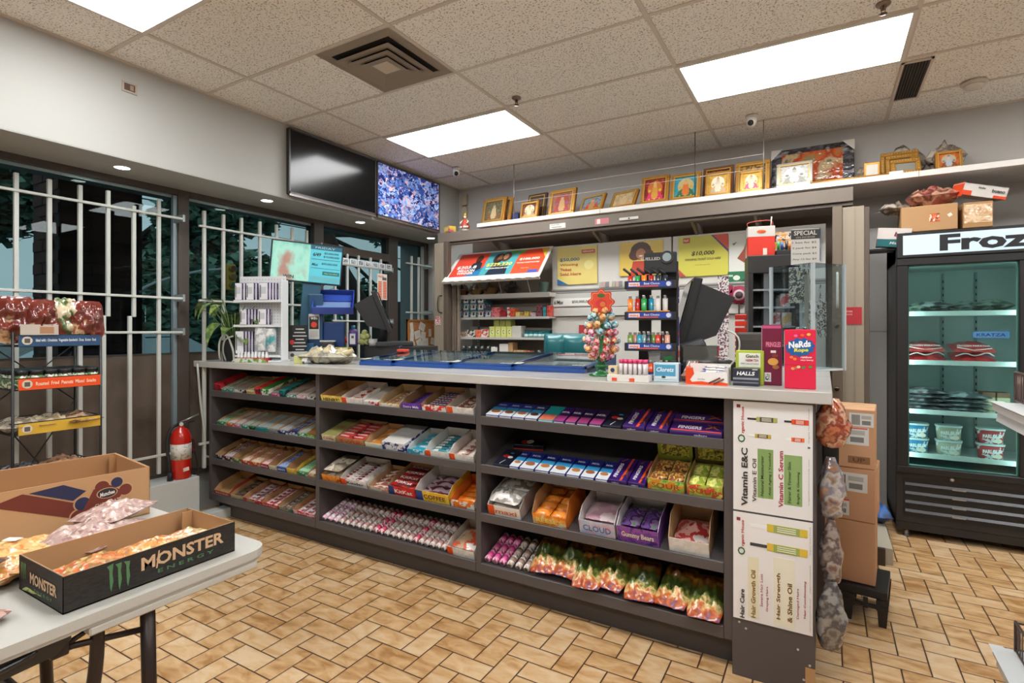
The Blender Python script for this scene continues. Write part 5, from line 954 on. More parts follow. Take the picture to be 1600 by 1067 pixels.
b = MB(); b.box(-.026, .026, -.02, .02, 0, .07, M('2A2C2E', .25, coat=.4), .003); b.rect((0, -.021, .03), .044, .03, M('8A9A98'), FRONT); b.prism(sil(0, .078, .018, 10, 1.1), -.015, .015, M('4A5254', .3), T(0, 0, .012)@FRONT); b.prism(sil(0, .058, .01, 8), .0155, .017, M('B8C0C0'), T(0, 0, .035)@FRONT)
c0 = single(b, 'blister_pack', 'dark grey blister pack in the row of six', 'packet', (xa(725, 4.68), 4.69, r3), 0, 'dark blister packs on the lower tobacco shelf')
for u in (734.5, 744, 753.5, 763, 772.5): dup(c0, (xa(u, 4.68), 4.69, r3))
stock(767, 776, 542, r3, 'small white box before the dark blister packs', ['DAD6D2'], y=4.66, d=.02); stock(780, 794, 537, r3, 'white box with a dark square print on the lower tobacco shelf', ['DAD4CE'], d=.08)
stock(794, 801, 535, r3, 'kraft box right of the white box', ['B8946A']); stock(802, 818, 547, r3, 'low tan carton on the lower tobacco shelf', ['C8A884', 'B88A5A']); stock(819, 828, 548, r3, 'orange brown packet at the end of the tan carton', ['A85A3A', 'C88A6A'])
b = MB(); b.lathe([(.001, 0), (.03, 0), (.03, .035), (.022, .05), (.022, .075), (.001, .076)], M('4A4E50', .25, .3), 14); b.lathe([(.0305, .01), (.0305, .03)], M('C8CCCC', .3), 14); single(b, 'dark_jar', 'dark jar with pale label left of the teal chair', 'jar', (xa(841, 4.68), 4.7, r3))
for u, c, nm in ((722, ['6A4A34', '3E2A20', '8A5A3A'], 'brown fur bag at the left of the top tobacco shelf'), (745, ['8A6A40', '5A4028', 'A8844E'], 'golden brown bag in the middle of the top tobacco shelf'), (768, ['7A5A3A', '4A3424', '9A7448'], 'brown bag behind the wire divider'), (800, ['3E3634', '5A504C', '2A2422'], 'dark crumpled bag beside the green basket')):
    b = MB(); b.pillow(.17, .16, .12, MIX(c, 9, .6, .2, interp='EASE', bump=.6, bs=18), u, 10, .1, .6); single(b, 'tobacco_bag', nm, 'bag', (xa(u, 4.8), 4.8, 1.766))
t = thing('basket', 'small grey green plastic basket on the top tobacco shelf', 'basket', (xa(850, 4.74), 4.74, 1.766)); f = MB(); BK = M('6F8C80', .5)
f.lathe([(.035, 0), (.052, .1), (.055, .105), (.05, .105), (.033, .004)], BK, 4, R(PI/4)@Matrix.Diagonal((1.1, 1, 1, 1))); f.build('body', t)
b = MB()
for x in (0, .33): b.tube([(x, 0, .18), (x+.06, -.02, 0)], .004, M('C8C4C0', .3, .5), 6)
single(b, 'wire_divider', 'pair of thin wire dividers on the top tobacco shelf', 'wire divider', (xa(776, 4.66), 4.68, 1.766))
# small packs standing on the chrome rail of the slatwall
for u0, u1, lab in ((936, 965, 'row of pale sachets on the chrome rail left of the lighter rack'), (1036, 1048, 'pale sachets on the chrome rail right of the lighter rack')):
    b = MB(); n_ = int((u1-u0)/4)
    x0 = xa(u0, 4.76)
    for k in range(n_): b.box(x0-xa(u0, 4.76)+k*.032, k*.032+.028, 0, .01, 0, .05, M(('B8B0A8', 'C8A8A0', '8A8A90', 'D8D0C8')[k % 4], .4))
    single(b, 'sachets', lab, 'sachets', (x0, 4.765, 1.80))
# ================================================================ TEAL CHAIR
t = thing('desk_chair', 'teal tufted leather chair behind the counter', 'chair', (-1.62, 3.75, 0), .1); TL = M('1E6E74', .35, coat=.2)
f = MB()
def cush(a, c):
    x = (a-.5)*.50; z = .95+c*.42; bul = .03*(abs(math.sin(PI*a*3)))**.5*(abs(math.sin(PI*min(1, c*1.0)*2)))**.5; e = min(1, min(a, 1-a)*12)*min(1, min(c, 1-c)*12)
    return (x, -.02-bul-.03*e, z)
f.sheet(cush, 36, 20, TL); f.box(-.255, .255, -.03, .05, .945, 1.375, TL, .02)
for i in (1, 2): f.ball(((i/3-.5)*.5, -.045, 1.16), .010, M('17585E', .3), 8)
f.build('backrest', t)
f = MB(); f.box(-.25, .25, -.45, .02, .68, .78, TL, .03); f.build('seat', t); f = MB(); f.cyl((0, -.2, .12), (0, -.2, .68), .03, M('8A8C8E', .25, .9)); f.tube([(0, .03, 1.0), (0, .08, .8), (0, -.1, .68)], .025, M('2A2A2A', .5)); f.build('column', t)
for k in range(5): f = MB(); a = k*2*PI/5; f.tube([(0, -.2, .12), (.28*math.cos(a), -.2+.28*math.sin(a), .06)], .022, M('2A2A2C', .4)); f.ball((.28*math.cos(a), -.2+.28*math.sin(a), .035), .034, M('1E1E1E', .5), 10); f.build('leg', t)
# ================================================================ CORK BOARD, DOOR SIGNS
t = thing('cork_board', 'cork notice board pinned with white receipts below the narrow window', 'notice board', (-4.02, 4.60, 1.17)); f = MB(); f.box(-.02, 0, 0, .50, 0, .34, MIX(['B87C48', 'A86C3C', 'C48A56'], 60, .9)); f.build('cork', t)
f = MB(); [f.box(-.022, .008, *q, M('B5763E', .5)) for q in ((0, .5, .33, .35), (0, .5, -.0, .015), (0, .015, 0, .35), (.487, .502, 0, .35))]; f.build('frame', t)
for k, (y, z, w_, h, r_) in enumerate(((.07, .26, .05, .11, .15), (.25, .27, .10, .09, -.4), (.17, .18, .10, .09, .25), (.27, .17, .08, .08, -.1), (.39, .2, .05, .09, .02), (.07, .15, .06, .11, -.05), (.20, .08, .09, .1, .4), (.30, .09, .11, .09, .05), (.44, .10, .08, .08, -.2), (.08, .05, .08, .09, .3))):
    f = MB(); f.rect((.002+k*.0006, y, z), w_, h, M('D9D6CE', .7), RIGHTF, .0004, r_); 
    for q in range(3): f.rect((.0028+k*.0006, y, z+.015-q*.012), w_*.6, .0015, M('8A8A88'), RIGHTF, .0004, r_)
    f.build('receipt', t)
b = MB(); b.box(0, .004, -.07, .07, -.27, 0, M('DCD6CC', .5)); 
for c in (-.035, .035):
    for k in range(11): b.rect((.005, c, -.085-k*.0165), .05, .011, M('E0582A'), RIGHTF)
b.text('PRICES', (.0046, -.02, -.03), .08, .022, M('C03A2A'), RIGHTF, .03); b.rect((.005, .03, -.05), .06, .03, M('5A5450'), RIGHTF)
b.cyl((.002, 0, 0), (-.03, 0, .05), .002, M('8A8A8A'), 5); single(b, 'price_chart', 'orange and white price chart hanging on the door bars', 'price chart', tuple(onx(597, 428, -4.0)))
b = MB()
for k in range(7): b.box(0, .003, k*.1, k*.1+.092, 0, .055, M('D5D8DA', .4)); b.rect((.0036, k*.1+.046, .027), .06, .035, MIX(['5A6A7A', 'C8CCD0', '2A3440', '9AA4AC'], 50, .4), RIGHTF)
single(b, 'photo_strip', 'strip of small photo cards along the top door bar', 'photo strip', (-4.025, 3.66, 2.045))
# ================================================================ THINGS ON THE WORKTOP
# pegboard stand with phone accessories
t = thing('pegboard_stand', 'white perforated counter stand hung with purple and white boxes', 'display stand', (-3.60, 2.52, WT), .42); WHM = M('D6D8DA', .4)
f = MB(); f.box(-.18, .18, 0, .008, .02, .63, WHM, .002)
for i in range(15):
    for j in range(26): f.box(-.165+i*.0235-.003, -.165+i*.0235+.003, -.0008, .0, .04+j*.0225, .046+j*.0225, M('8E9498'))
f.build('panel', t); f = MB(); f.box(-.18, .18, -.1, .10, 0, .012, WHM, .003); f.box(.172, .184, -.06, .03, .01, .60, WHM, .003); f.build('base', t)
for z in (.44, .26, .04): f = MB(); f.box(-.18, .18, -.075, 0, z-.005, z, WHM); f.box(-.18, .18, -.078, -.075, z-.005, z+.012, WHM); f.build('ledge', t)
Rt = Matrix.Translation((-3.60, 2.52, WT))@R(.42)
def accbox(w_, h, c='43286A', lab=None):
    b = MB(); b.box(-w_/2, w_/2, -.009, .009, 0, h, M(c, .4), .001); b.rect((0, -.0095, h/2), w_-.003, h-.004, M('DDDDE2', .35), FRONT); b.rect((.0, -.0101, h*.55), w_*.55, h*.4, M('B9BEC4'), FRONT, .0006); b.box(-w_*.4, -w_*.3, -.0112, -.0105, h*.15, h*.85, M('33343A'))
    b.text('cable', (w_/2+.0006, 0, h*.4), h*.5, .008, M('D8D0E4'), RIGHTF@Matrix.Identity(4), .02, 0, PI/2); return b
def place(b, nm, lab, cat, p_, grp=None, rz=0):
    return single(b, nm, lab, cat, tuple(Rt@Vector(p_)), .42+rz, grp)
for rowi, (z, h, sets, rl) in enumerate(((.452, .125, ((-.145, .055, 2), (-.055, .06, 2), (.055, .065, 4)), 'top ledge'), (.272, .115, ((-.10, .05, 5), (.04, .06, 2)), 'middle ledge'), (.10, .165, ((-.13, .065, 4),), 'lower ledge'))):
    for sidx, (x, w_, n_) in enumerate(sets):
        root = None
        for k in range(n_):
            p_ = (x, -.062+k*.0195-(.01 if n_ > 3 else 0), z if rowi < 2 else .06); 
            if root is None: root = place(accbox(w_, h), 'accessory_box', 'purple edged white accessory box, %s group on the %s of the stand' % (('left', 'middle', 'right')[sidx], rl), 'box', p_, 'accessory boxes, %s group on %s' % (('left', 'middle', 'right')[sidx], rl))
            else: dup(root, tuple(Rt@Vector((p_[0]+k*.012, p_[1], p_[2]))), .42)
for x, z, s_, lab in ((.02, .07, 0, 'left clear hanging pouch with white cable on the stand'), (.10, .06, 1, 'clear hanging pouch with teal label on the stand')):
    b = MB(); b.T = T(0, 0, 0)@R(PI/2, 'X'); b.pillow(.085, .17, .03, MIX(['C8CCCC', 'E2E4E4', 'A8ACAE', '4A9AA0' if s_ else 'D8DADA'], 14, .15, .8, interp='EASE', bump=.4, bs=30), s_, 10); place(b, 'accessory_pouch', lab, 'pouch', (x, -.05, z+.10))
b = MB(); b.box(-.15, .10, -.10, -.02, 0, .028, MIX(['5A8A3A', 'C8C8C0', '7A9A4A', 'A83A3A'], 14, .5), .001); g_ = place(b, 'green_carton', 'low green carton of white bottles at the foot of the stand', 'carton', (0, -.03, 0))
b = MB(); b.lathe([(.001, 0), (.0115, 0), (.0115, .04), (.008, .045), (.0085, .062), (.001, .063)], M('DADCDE', .3), 12); b.lathe([(.0118, .006), (.0118, .022)], M('B8504A', .4), 12)
rt_ = place(b, 'small_bottle', 'small white capped bottle in the low green carton', 'bottle', (-.135, -.085, .012), 'white bottles in the green carton')
for k in range(1, 9): dup(rt_, tuple(Rt@Vector((-.135+k*.027, -.085-(k % 2)*.004, .012))), .42)
# plant
t = thing('potted_plant', 'leafy green plant in a dark pot at the window end of the counter', 'plant', (-3.86, 2.46, WT), 0); f = MB(); f.lathe([(.001, 0), (.07, 0), (.095, .15), (.10, .155), (.09, .155), (.085, .13), (.001, .13)], M('35363A', .5), 20); f.build('pot', t)
LF = MIX(['3E5A2A', '5E7A3A', '8A9A50', '46662E'], 14, .35, .3, interp='EASE')
rp2 = random.Random(11)
for k in range(17):
    a = k*2.4+.3; L_ = rp2.uniform(.14, .30); hgt = rp2.uniform(.05, .34); f = MB(); dx, dy = math.cos(a), math.sin(a); base = Vector((dx*.02, dy*.02, .13)); mid = base+Vector((dx*L_*.5, dy*L_*.5, hgt)); tip0 = mid+Vector((dx*L_*.35, dy*L_*.35, -.01))
    f.tube([base, (base+mid)/2+Vector((0, 0, hgt*.15)), mid], .004, M('5A7238', .5), 6)
    ll = rp2.uniform(.14, .22); ww = ll*.52; drop = rp2.uniform(.3, 1.1)
    def lf(a_, c_, mid=mid, dx=dx, dy=dy, ll=ll, ww=ww, drop=drop):
        s_ = a_; wd = ww*(math.sin(PI*min(1, s_**.6)))*(1-s_*.15); o_ = (c_-.5)*wd
        return (mid.x+dx*ll*s_*math.cos(drop*s_)-dy*o_, mid.y+dy*ll*s_*math.cos(drop*s_)+dx*o_, mid.z-ll*math.sin(drop*s_)*s_+abs(c_-.5)*wd*.35)
    f.sheet(lf, 10, 4, LF); f.build('leaf', t)
for k in range(9):
    f = MB(); a = k*.75; pts = [Vector((0, 0, .13))+Vector((math.cos(a)*.26*s_, math.sin(a)*.26*s_, .46*s_-.18*s_*s_)) for s_ in (0, .33, .66, 1)]; 
    f.sheet(lambda a_, c_, pts=pts, a=a: tuple(pts[min(2, int(a_*3))].lerp(pts[min(2, int(a_*3))+1], a_*3-min(2, int(a_*3)))+Vector((-math.sin(a), math.cos(a), 0))*(c_-.5)*.022*(1-a_*.8)), 9, 2, M('4E6A34', .4)); f.build('leaf', t)
b = MB(); b.tube([(0, 0, .008), (.03, -.03, .05), (.05, -.04, .15), (.11, -.03, .20), (.14, 0, .1), (.13, .02, .008)], .007, M('B9BCB4', .5)); b.tube([(.06, 0, .008), (.09, -.04, .08), (.13, -.05, .16), (.18, -.02, .19)], .006, M('A9AEA4', .5)); single(b, 'white_cable', 'thick pale cable looping beside the plant pot', 'cable', (-3.86, 2.36, WT))
# lottery monitor
HD = .5265+math.atan((800-481)/841.3)
t = thing('lottery_monitor', 'tilted lottery monitor with turquoise screen above the blue terminal', 'monitor', (-3.60, 2.84, 1.168), (0, .075, HD)); LM = M('16232B', .4); Z0 = .61
f = MB(); f.box(-.27, .27, 0, .03, Z0, Z0+.32, LM, .004); f.build('housing', t)
f = MB(); sc_ = MIX(['5FA79C', '7FBFB0', '549E94', '8FC4B4', '9A7468', '8A6A64'], 2.2, .3, 0, interp='EASE', es=.3, detail=6, stretch=(1, 1, .6)); f.box(-.258, .02, -.002, 0, Z0+.012, Z0+.308, sc_); f.box(.02, .258, -.002, 0, Z0+.012, Z0+.308, M('4EA9B8', .3, emit='4EA9B8', es=.35))
I_ = M('1E2A38', .5); f.box(.02, .258, -.003, -.002, Z0+.275, Z0+.308, M('1D6A86', .3)); f.text('FRIDAY', (.13, -.0035, Z0+.291), .15, .014, M('BFE0E6')); f.text('6/49', (.07, -.0035, Z0+.235), .06, .03, I_, FRONT, .03, .2); f.text('$5,000,000', (.18, -.0035, Z0+.25), .11, .018, I_, FRONT, .02); f.text('$10,000,000', (.18, -.0035, Z0+.222), .12, .018, I_, FRONT, .02)
f.text('Max', (.06, -.0035, Z0+.155), .05, .022, I_, FRONT, .02, .3); f.text('$50,000,000', (.17, -.0035, Z0+.165), .12, .018, I_, FRONT, .02); f.box(.12, .25, -.003, -.002, Z0+.075, Z0+.105, M('1D7A78', .3)); f.text('PRIX DE RÊVE', (.185, -.0035, Z0+.09), .1, .012, M('BFE4E0')); f.box(.03, .25, -.003, -.002, Z0+.02, Z0+.06, M('6CC0CC', .3)); f.box(.03, .25, -.0032, -.002, Z0+.196, Z0+.199, I_); f.box(.03, .25, -.0032, -.002, Z0+.125, Z0+.128, I_); f.text('WIN', (-.13, -.003, Z0+.04), .08, .025, M('1E4A44'), FRONT, .03); f.build('screen', t)
f = MB(); f.box(-.02, .12, .02, .07, -.0, Z0+.1, M('2E5E78', .4), .004); f.build('stand', t)
# lottery terminal with dispenser
HT = .5265+math.atan((800-510)/841.3)
t = thing('lottery_terminal', 'blue lottery terminal with a tilted clear blue ticket tray', 'lottery terminal', (-3.40, 2.98, WT), HT-.08); BL = M('1C3F8E', .35, coat=.3); BD = M('1A466E', .4)
f = MB(); f.box(-.17, -.06, 0, .14, 0, .52, BD, .01); f.box(-.06, .10, .02, .16, 0, .30, M('173A72', .35), .01); f.box(-.20, -.12, -.06, .02, 0, .13, M('1E5A86', .4), .006); f.build('body', t)
f = MB(); TB_ = M('23409E', .25, coat=.6); Fd = T(.02, -.06, .37)@R(.6, 'X')
f.box(-.155, .155, 0, .27, 0, .006, TB_, 0, Fd); f.box(-.155, -.147, 0, .27, 0, .05, TB_, 0, Fd); f.box(.147, .155, 0, .27, 0, .05, TB_, 0, Fd); f.box(-.155, .155, -.008, 0, -.01, .05, TB_, 0, Fd); f.box(-.155, .155, .262, .27, 0, .05, M('2A3E86', .3), 0, Fd); f.box(-.13, .13, .04, .14, .006, .012, M('6A80A8', .3), 0, Fd); f.box(-.14, .14, .15, .25, .006, .014, M('2E4AA0', .25, coat=.5), 0, Fd); f.build('ticket_tray', t)
f = MB(); f.box(-.07, .03, -.10, -.02, .05, .14, M('26282C', .4), .008); f.box(-.075, .04, -.105, .0, .14, .152, M('B8BCBE', .4), .003); f.box(-.01, .01, -.104, -.1, .11, .12, M('8A9AA4')); f.build('scanner', t)
f = MB(); f.box(-.165, -.085, -.012, 0, .16, .36, M('D4D4CE', .5), .002); f.rect((-.125, -.0135, .29), .07, .10, M('22201E'), FRONT); f.prism(sil(0, 0, .024, 7), 0, .001, M('D8402A'), T(-.125, -.0148, .275)@FRONT); f.text('WIN', (-.125, -.0148, .325), .05, .02, M('E8E4E0'), FRONT, .03)
for k in range(5): f.rect((-.125, -.0135, .225-k*.011), .06, .003, M('8A8A88'), FRONT)
f.build('leaflet', t, label='white leaflet with red leaf shape')
# black playslip stand
b = MB(); b.box(-.07, .07, 0, .03, .0, .27, M('1E1C1C', .4), .003)
for k in range(8): b.rect((.02, -.001, .24-k*.026), .06+.02*(k % 3), .007, M('C8C8C8'), FRONT)
b.prism(sil(0, 0, .018, 8), 0, .001, M('C8302A'), T(-.035, -.0015, .14)@FRONT); b.box(-.075, .075, -.05, .03, -.0, .07, M('A9AAA8', .5), .002); b.prism(sil(0, 0, .014), 0, .001, M('3A3634'), T(-.03, -.051, .045)@FRONT)
single(b, 'playslip_rack', 'black and white playslip rack right of the accessory stand', 'rack', (xa(464, 2.72), 2.72, WT), HT)
# clear bag with paper tubes
BEI = ['9A9484', 'B9B09A', 'C4B48C', '8C8A84', 'B4AC9A']
t = thing('clear_bag', 'big clear bag of beige paper goods lying on the left of the worktop', 'bag', (-2.99, 2.60, WT), .12); f = MB(); f.pillow(.40, .22, .10, MIX(BEI, 9, .15, .9, interp='EASE', bump=.8, bs=24), 5, 20, .1, .9); f.build('bag', t)
for k in range(9): f = MB(); x = -.12+.035*k; f.tube([(x-.03, -.06+.01*(k % 3), .05+.01*(k % 2)), (x+.03, .03, .07+.012*(k % 3))], .016, M(('C8B48A', 'D4C49E', 'B8A880')[k % 3], .6), 8); f.build('paper_roll', t)
f = MB(); f.rect((-.12, -.098, .03), .045, .028, M('D8D8D6'), FRONT@R(-.5, 'X')); f.build('tag', t, label='white price tag')
b = MB(); b.box(-.03, .03, -.02, .02, 0, .05, M('C4C47C', .5), .002); single(b, 'yellow_note_block', 'pale yellow note block left of the clear bag', 'note pad', (-3.17, 2.50, WT), .6)
b = MB(); b.box(-.09, .09, -.05, .05, 0, .085, MIX(['C8BE6A', 'D8CE8A', 'A89A50'], 25, .4), .003); b.box(-.08, .08, -.055, -.045, .06, .075, M('8A7E3A')); b.box(-.095, .095, -.055, .055, .085, .10, M('B8AE5A', .5), .003); single(b, 'yellow_box', 'yellow lidded box behind the big clear bag', 'box', (xa(528, 2.90), 2.90, WT), .5)
b = MB(); b.box(-.055, .055, -.006, .006, 0, .14, M('D8281E', .35, coat=.3), .003); b.text('NACHO', (-.035, -.007, .07), .1, .02, M('E8B83A'), FRONT, .03, 0, PI/2); b.box(-.055, -.04, -.0075, -.006, 0, .14, M('D87A2A')); single(b, 'red_packet', 'bright red packet leaning on the yellow box', 'packet', (xa(533, 3.17), 3.17, WT+.11), (0, -.35, .65))
t = thing('lotion_bottle', 'purple bottle with white label and blue cap', 'bottle', (xa(552, 3.17), 3.17, WT+.106), .6); f = MB(); f.lathe([(.001, 0), (.035, 0), (.036, .01), (.036, .11), (.022, .135), (.001, .136)], M('5E4A8E', .35), 18, Matrix.Diagonal((1.1, .7, 1, 1))); f.build('body', t); f = MB(); f.cyl((0, 0, .13), (0, 0, .165), .016, M('4A8AA8', .4)); f.build('cap', t); f = MB(); f.rect((0, -.027, .055), .045, .085, M('E4E2E4'), FRONT); f.rect((0, -.028, .07), .02, .02, M('5A5A66'), FRONT); f.build('label_sticker', t)
b = MB()
for k, (x, y, z) in enumerate(((0, 0, .03), (.04, .01, .03), (-.035, .01, .03), (.015, .0, .07), (-.02, .015, .075), (.045, .01, .075), (.01, .01, .105))): b.ball((x, y, z), .026, M('B4B878', .7), 10)
single(b, 'green_sponges', 'heap of pale green round sponges beside the purple bottle', 'sponges', (xa(567, 3.20), 3.20, WT+.106))
b = MB(); b.lathe([(.001, 0), (.04, 0), (.045, .055), (.04, .055), (.001, .05)], M('D8D6D2', .4), 20); b.tube([(-.04, 0, .015), (-.062, 0, .03), (-.045, 0, .045)], .004, M('33302E'), 6); single(b, 'white_mug', 'white mug before the left till screen', 'mug', (xa(585, 3.2), 3.2, WT+.106), .5)
b = MB(); b.box(-.04, .04, -.02, .02, 0, .02, M('C83A4A', .5), .002); b.box(.05, .065, -.01, .01, 0, .03, M('E0DCD8', .5), .002); single(b, 'red_stamp', 'small red stamp pad on the black drawer', 'stamp', (xa(603, 3.2), 3.2, WT+.106), .4)
b = MB(); b.box(-.25, .22, -.15, .2, 0, .105, M('222224', .45), .004); b.box(-.23, .2, -.153, -.15, .01, .09, M('2E2E30', .4)); b.cyl((.19, -.15, .06), (.19, -.158, .06), .01, M('8A8A8A', .3, .8)); single(b, 'cash_drawer', 'flat black cash drawer under the left till screen', 'cash drawer', (-2.93, 3.28, WT), .1)
def till(label, loc, rz, sc2=1.0, flip=1, tilt=.42):
    t = thing('till_screen', label, 'till', loc, rz); K = M('1A1A1C', .4); K2 = M('2A2A2D', .5); s_ = sc2
    Fm = T(0, 0, .10*s_)@R(flip*tilt, 'Y')
    f = MB(); f.box(-.02*s_, .015*s_, -.18*s_, .18*s_, 0, .31*s_, K, .008, Fm); f.build('screen_housing', t)
    f = MB(); f.box(-.026*s_*flip, -.02*s_*flip, -.165*s_, .165*s_, .02*s_, .29*s_, M('0C0D10', .1), 0, Fm); f.build('display', t)
    f = MB(); q = flip; v = [(.015*q, -.15, .02), (.015*q, .15, .02), (.015*q, .15, .29), (.015*q, -.15, .29), (.13*q, -.12, .10), (.13*q, .12, .10), (.16*q, .12, .27), (.16*q, -.12, .27)]
    f.add([tuple(c*s_ for c in p_) for p_ in v], [(0, 1, 2, 3), (4, 7, 6, 5), (0, 4, 5, 1), (2, 6, 7, 3), (0, 3, 7, 4), (1, 5, 6, 2)], K2, False, Fm); f.build('back_cover', t)
    f = MB(); f.box(-.10*s_, .16*s_*1.0, -.10*s_, .10*s_, 0, .035*s_, K2, .01); f.tube([(.06*q*s_, 0, .03*s_), (.05*q*s_, 0, .13*s_), (.10*q*s_, 0, .2*s_)], .035*s_, K, 10); f.build('foot', t); return t
till('black till screen seen from behind at the left, on the cash drawer', (-2.99, 3.22, WT+.105), .75, 1.1, -1, .38)
# lottery ticket trays
TKB = M('1E4A94', .3, coat=.3); GLT = GLASS('E4EEF0', .03)
for k, (u0, u1, lab) in enumerate(((563, 612, 'blue edged glass ticket tray nearest the window'), (613, 702, 'second blue edged glass ticket tray from the window'), (703, 799, 'third blue glass ticket tray, before the tobacco shelves'), (800, 914, 'blue glass ticket tray next to the lollipop tree'))):
    y0 = 2.60+.03*k; x0, x1 = xa(u0, y0), xa(u1, y0); w_ = x1-x0; t = thing('ticket_tray', lab, 'ticket tray', (x0, y0, WT), 0); Dp = .50; Fm = T(0, 0, .022)@R(.10, 'X')
    f = MB(); f.box(0, w_, -.012, .03, 0, .022, TKB, .002, None); f.box(0, w_, -.0, .028, .0, .012, TKB, 0, Fm); f.box(0, .03, 0, Dp, 0, .012, TKB, 0, Fm); f.box(w_-.012, w_, 0, Dp, 0, .012, TKB, 0, Fm); f.box(0, w_, Dp-.02, Dp, 0, .012, M('2E6A74', .3), 0, Fm)
    f.add([(0, 0, 0), (0, Dp, 0), (0, Dp, .07), (w_, 0, 0), (w_, Dp, 0), (w_, Dp, .07)], [(0, 1, 2), (3, 5, 4), (1, 4, 5, 2)], M('1C3E6A', .4)); f.build('frame', t)
    f = MB(); n_ = max(2, int(w_/.11))
    for i in range(n_):
        for j in range(3):
            xx = .035+i*(w_-.05)/n_; yy = .04+j*.15; c = ('B8A8A8', 'C8C0B8', '9A8A90', 'B8B47A', 'C87A80', 'A8B8C0')[(i*2+j+k) % 6]
            f.box(xx, xx+(w_-.05)/n_-.006, yy, yy+.14, .001, .003, MIX([c, 'D8D4D0', '7A7480'], 22, .4), 0, Fm)
    f.build('tickets', t)
    f = MB(); f.box(.01, w_-.01, .01, Dp-.01, .013, .016, GLT, 0, Fm); f.build('glass', t)
    f = MB(); f.box(.012, .052, .0, .055, .0165, .0175, M('DEDCCB', .5), 0, Fm); f.box(.022, .042, .015, .04, .0176, .018, M('8A8A6A', .5), 0, Fm); f.build('code_sticker', t)
    if w_ > .15: f = MB(); f.T = Fm; f.text('OLG', (w_-.055, .022, .0165), .055, .022, M('E4E8F0'), UPF, .03); f.box(w_-.018, w_-.014, 0, .05, .0165, .0172, M('D8DCE4')); f.build('logo', t)
b = MB(); b.box(-.035, .035, -.03, .03, 0, .02, M('D8482E', .5), .004); b.tube([(-.03, 0, .02), (-.035, 0, .04), (-.015, 0, .045)], .003, M('4A6A9A'), 6); single(b, 'red_clip', 'small red orange clip on the glass trays', 'clip', (-2.62, 2.95, WT+.075))
b = MB(); b.box(-.14, .14, -.02, .02, 0, .003, M('C8606E', .5)); b.text('PLEASE PAY HERE', (0, 0, .003), .25, .02, M('F0D8DC'), UPF, .02); b.box(-.16, .16, -.03, .03, -.002, 0, M('3E7A84', .4)); single(b, 'pink_strip_notice', 'pink strip notice on the last glass tray beside the lollipops', 'notice', (-1.26, 2.97, WT+.082))
# lollipop tree
LX, LY = -.985, 2.60
t = thing('lollipop_stand', 'green lollipop tree with a scalloped orange sign on top', 'lollipop stand', (LX, LY, WT), .3); GR = M('1E6A34', .35, coat=.3)
f = MB(); f.lathe([(.001, 0), (.062, 0), (.064, .006), (.045, .014), (.025, .022), (.022, .04), (.034, .044), (.034, .056), (.02, .06), (.02, .075), (.028, .078), (.028, .092), (.012, .10), (.012, .36), (.001, .362)], GR, 24); f.build('base', t)
f = MB(); pts = [((.062+.007*math.cos(8*a))*math.cos(a), (.062+.007*math.cos(8*a))*math.sin(a)) for a in [2*PI*i/96 for i in range(96)]]; f.prism(pts, -.002, .002, M('C83A22', .4), T(0, -.01, .375)@FRONT); pts2 = [(x*.88, y*.88) for x, y in pts]; f.prism(pts2, .002, .003, M('E8A878', .4), T(0, -.01, .375)@FRONT); f.prism([(x*.84, y*.84) for x, y in pts], .003, .004, M('D8482C', .4), T(0, -.01, .375)@FRONT)
f.prism(sil(0, .032, .02, 14, .5), .004, .005, M('3A6A2A', .4), T(0, -.01, .375)@FRONT); f.prism(sil(0, -.008, .028, 14, .8), .004, .0046, M('C8323A', .4), T(0, -.01, .375)@FRONT); f.prism(sil(.008, -.012, .014, 12), .0048, .0054, M('D87A3A', .4), T(0, -.01, .375)@FRONT); f.cyl((0, 0, .3), (0, 0, .33), .01, GR); f.build('sign', t, label='scalloped orange red sign')
LC = [['C8282E', 'E0A8A8'], ['D85A8A', 'E8C8D0'], ['D8762A', 'E8C08A'], ['3A8AA0', 'B8D8E0'], ['C83A3A', 'E8D0A8'], ['5A9AA8', 'D8A060']]
LN = ['red', 'pink', 'orange', 'blue', 'crimson', 'teal']; roots = {}
rl = random.Random(3)
for lvl, (z, rr, n_) in enumerate(((.09, .055, 6), (.125, .075, 9), (.165, .08, 10), (.205, .072, 9), (.245, .072, 9), (.285, .055, 7), (.315, .04, 5))):
    for i in range(n_):
        a = 2*PI*i/n_+lvl*.5; c = rl.choice([0, 1, 4, 0, 2] if lvl < 2 else ([0, 1, 3, 4] if lvl < 4 else [3, 2, 5, 2]))
        loc = (LX+rr*math.cos(a), LY+rr*math.sin(a), WT+z+rl.uniform(-.006, .006)+.015); e = (0, .9, a)
        if c not in roots:
            tt = thing('lollipop', LN[c]+' wrapped ball lollipop on the green tree', 'lollipop', loc, e, LN[c]+' lollipops'); f = MB(); f.ball((0, 0, 0), .0175, MIX(LC[c], 55, .25, .5), 12); f.lathe([(.006, -.016), (.012, -.026), (.009, -.028), (.002, -.02)], MIX(LC[c], 55, .3), 8); f.build('candy', tt); f = MB(); f.cyl((0, 0, -.015), (0, 0, -.06), .0018, M('E4E0DA', .5), 6); f.build('stick', tt); roots[c] = tt
        else: dup(roots[c], loc, e)
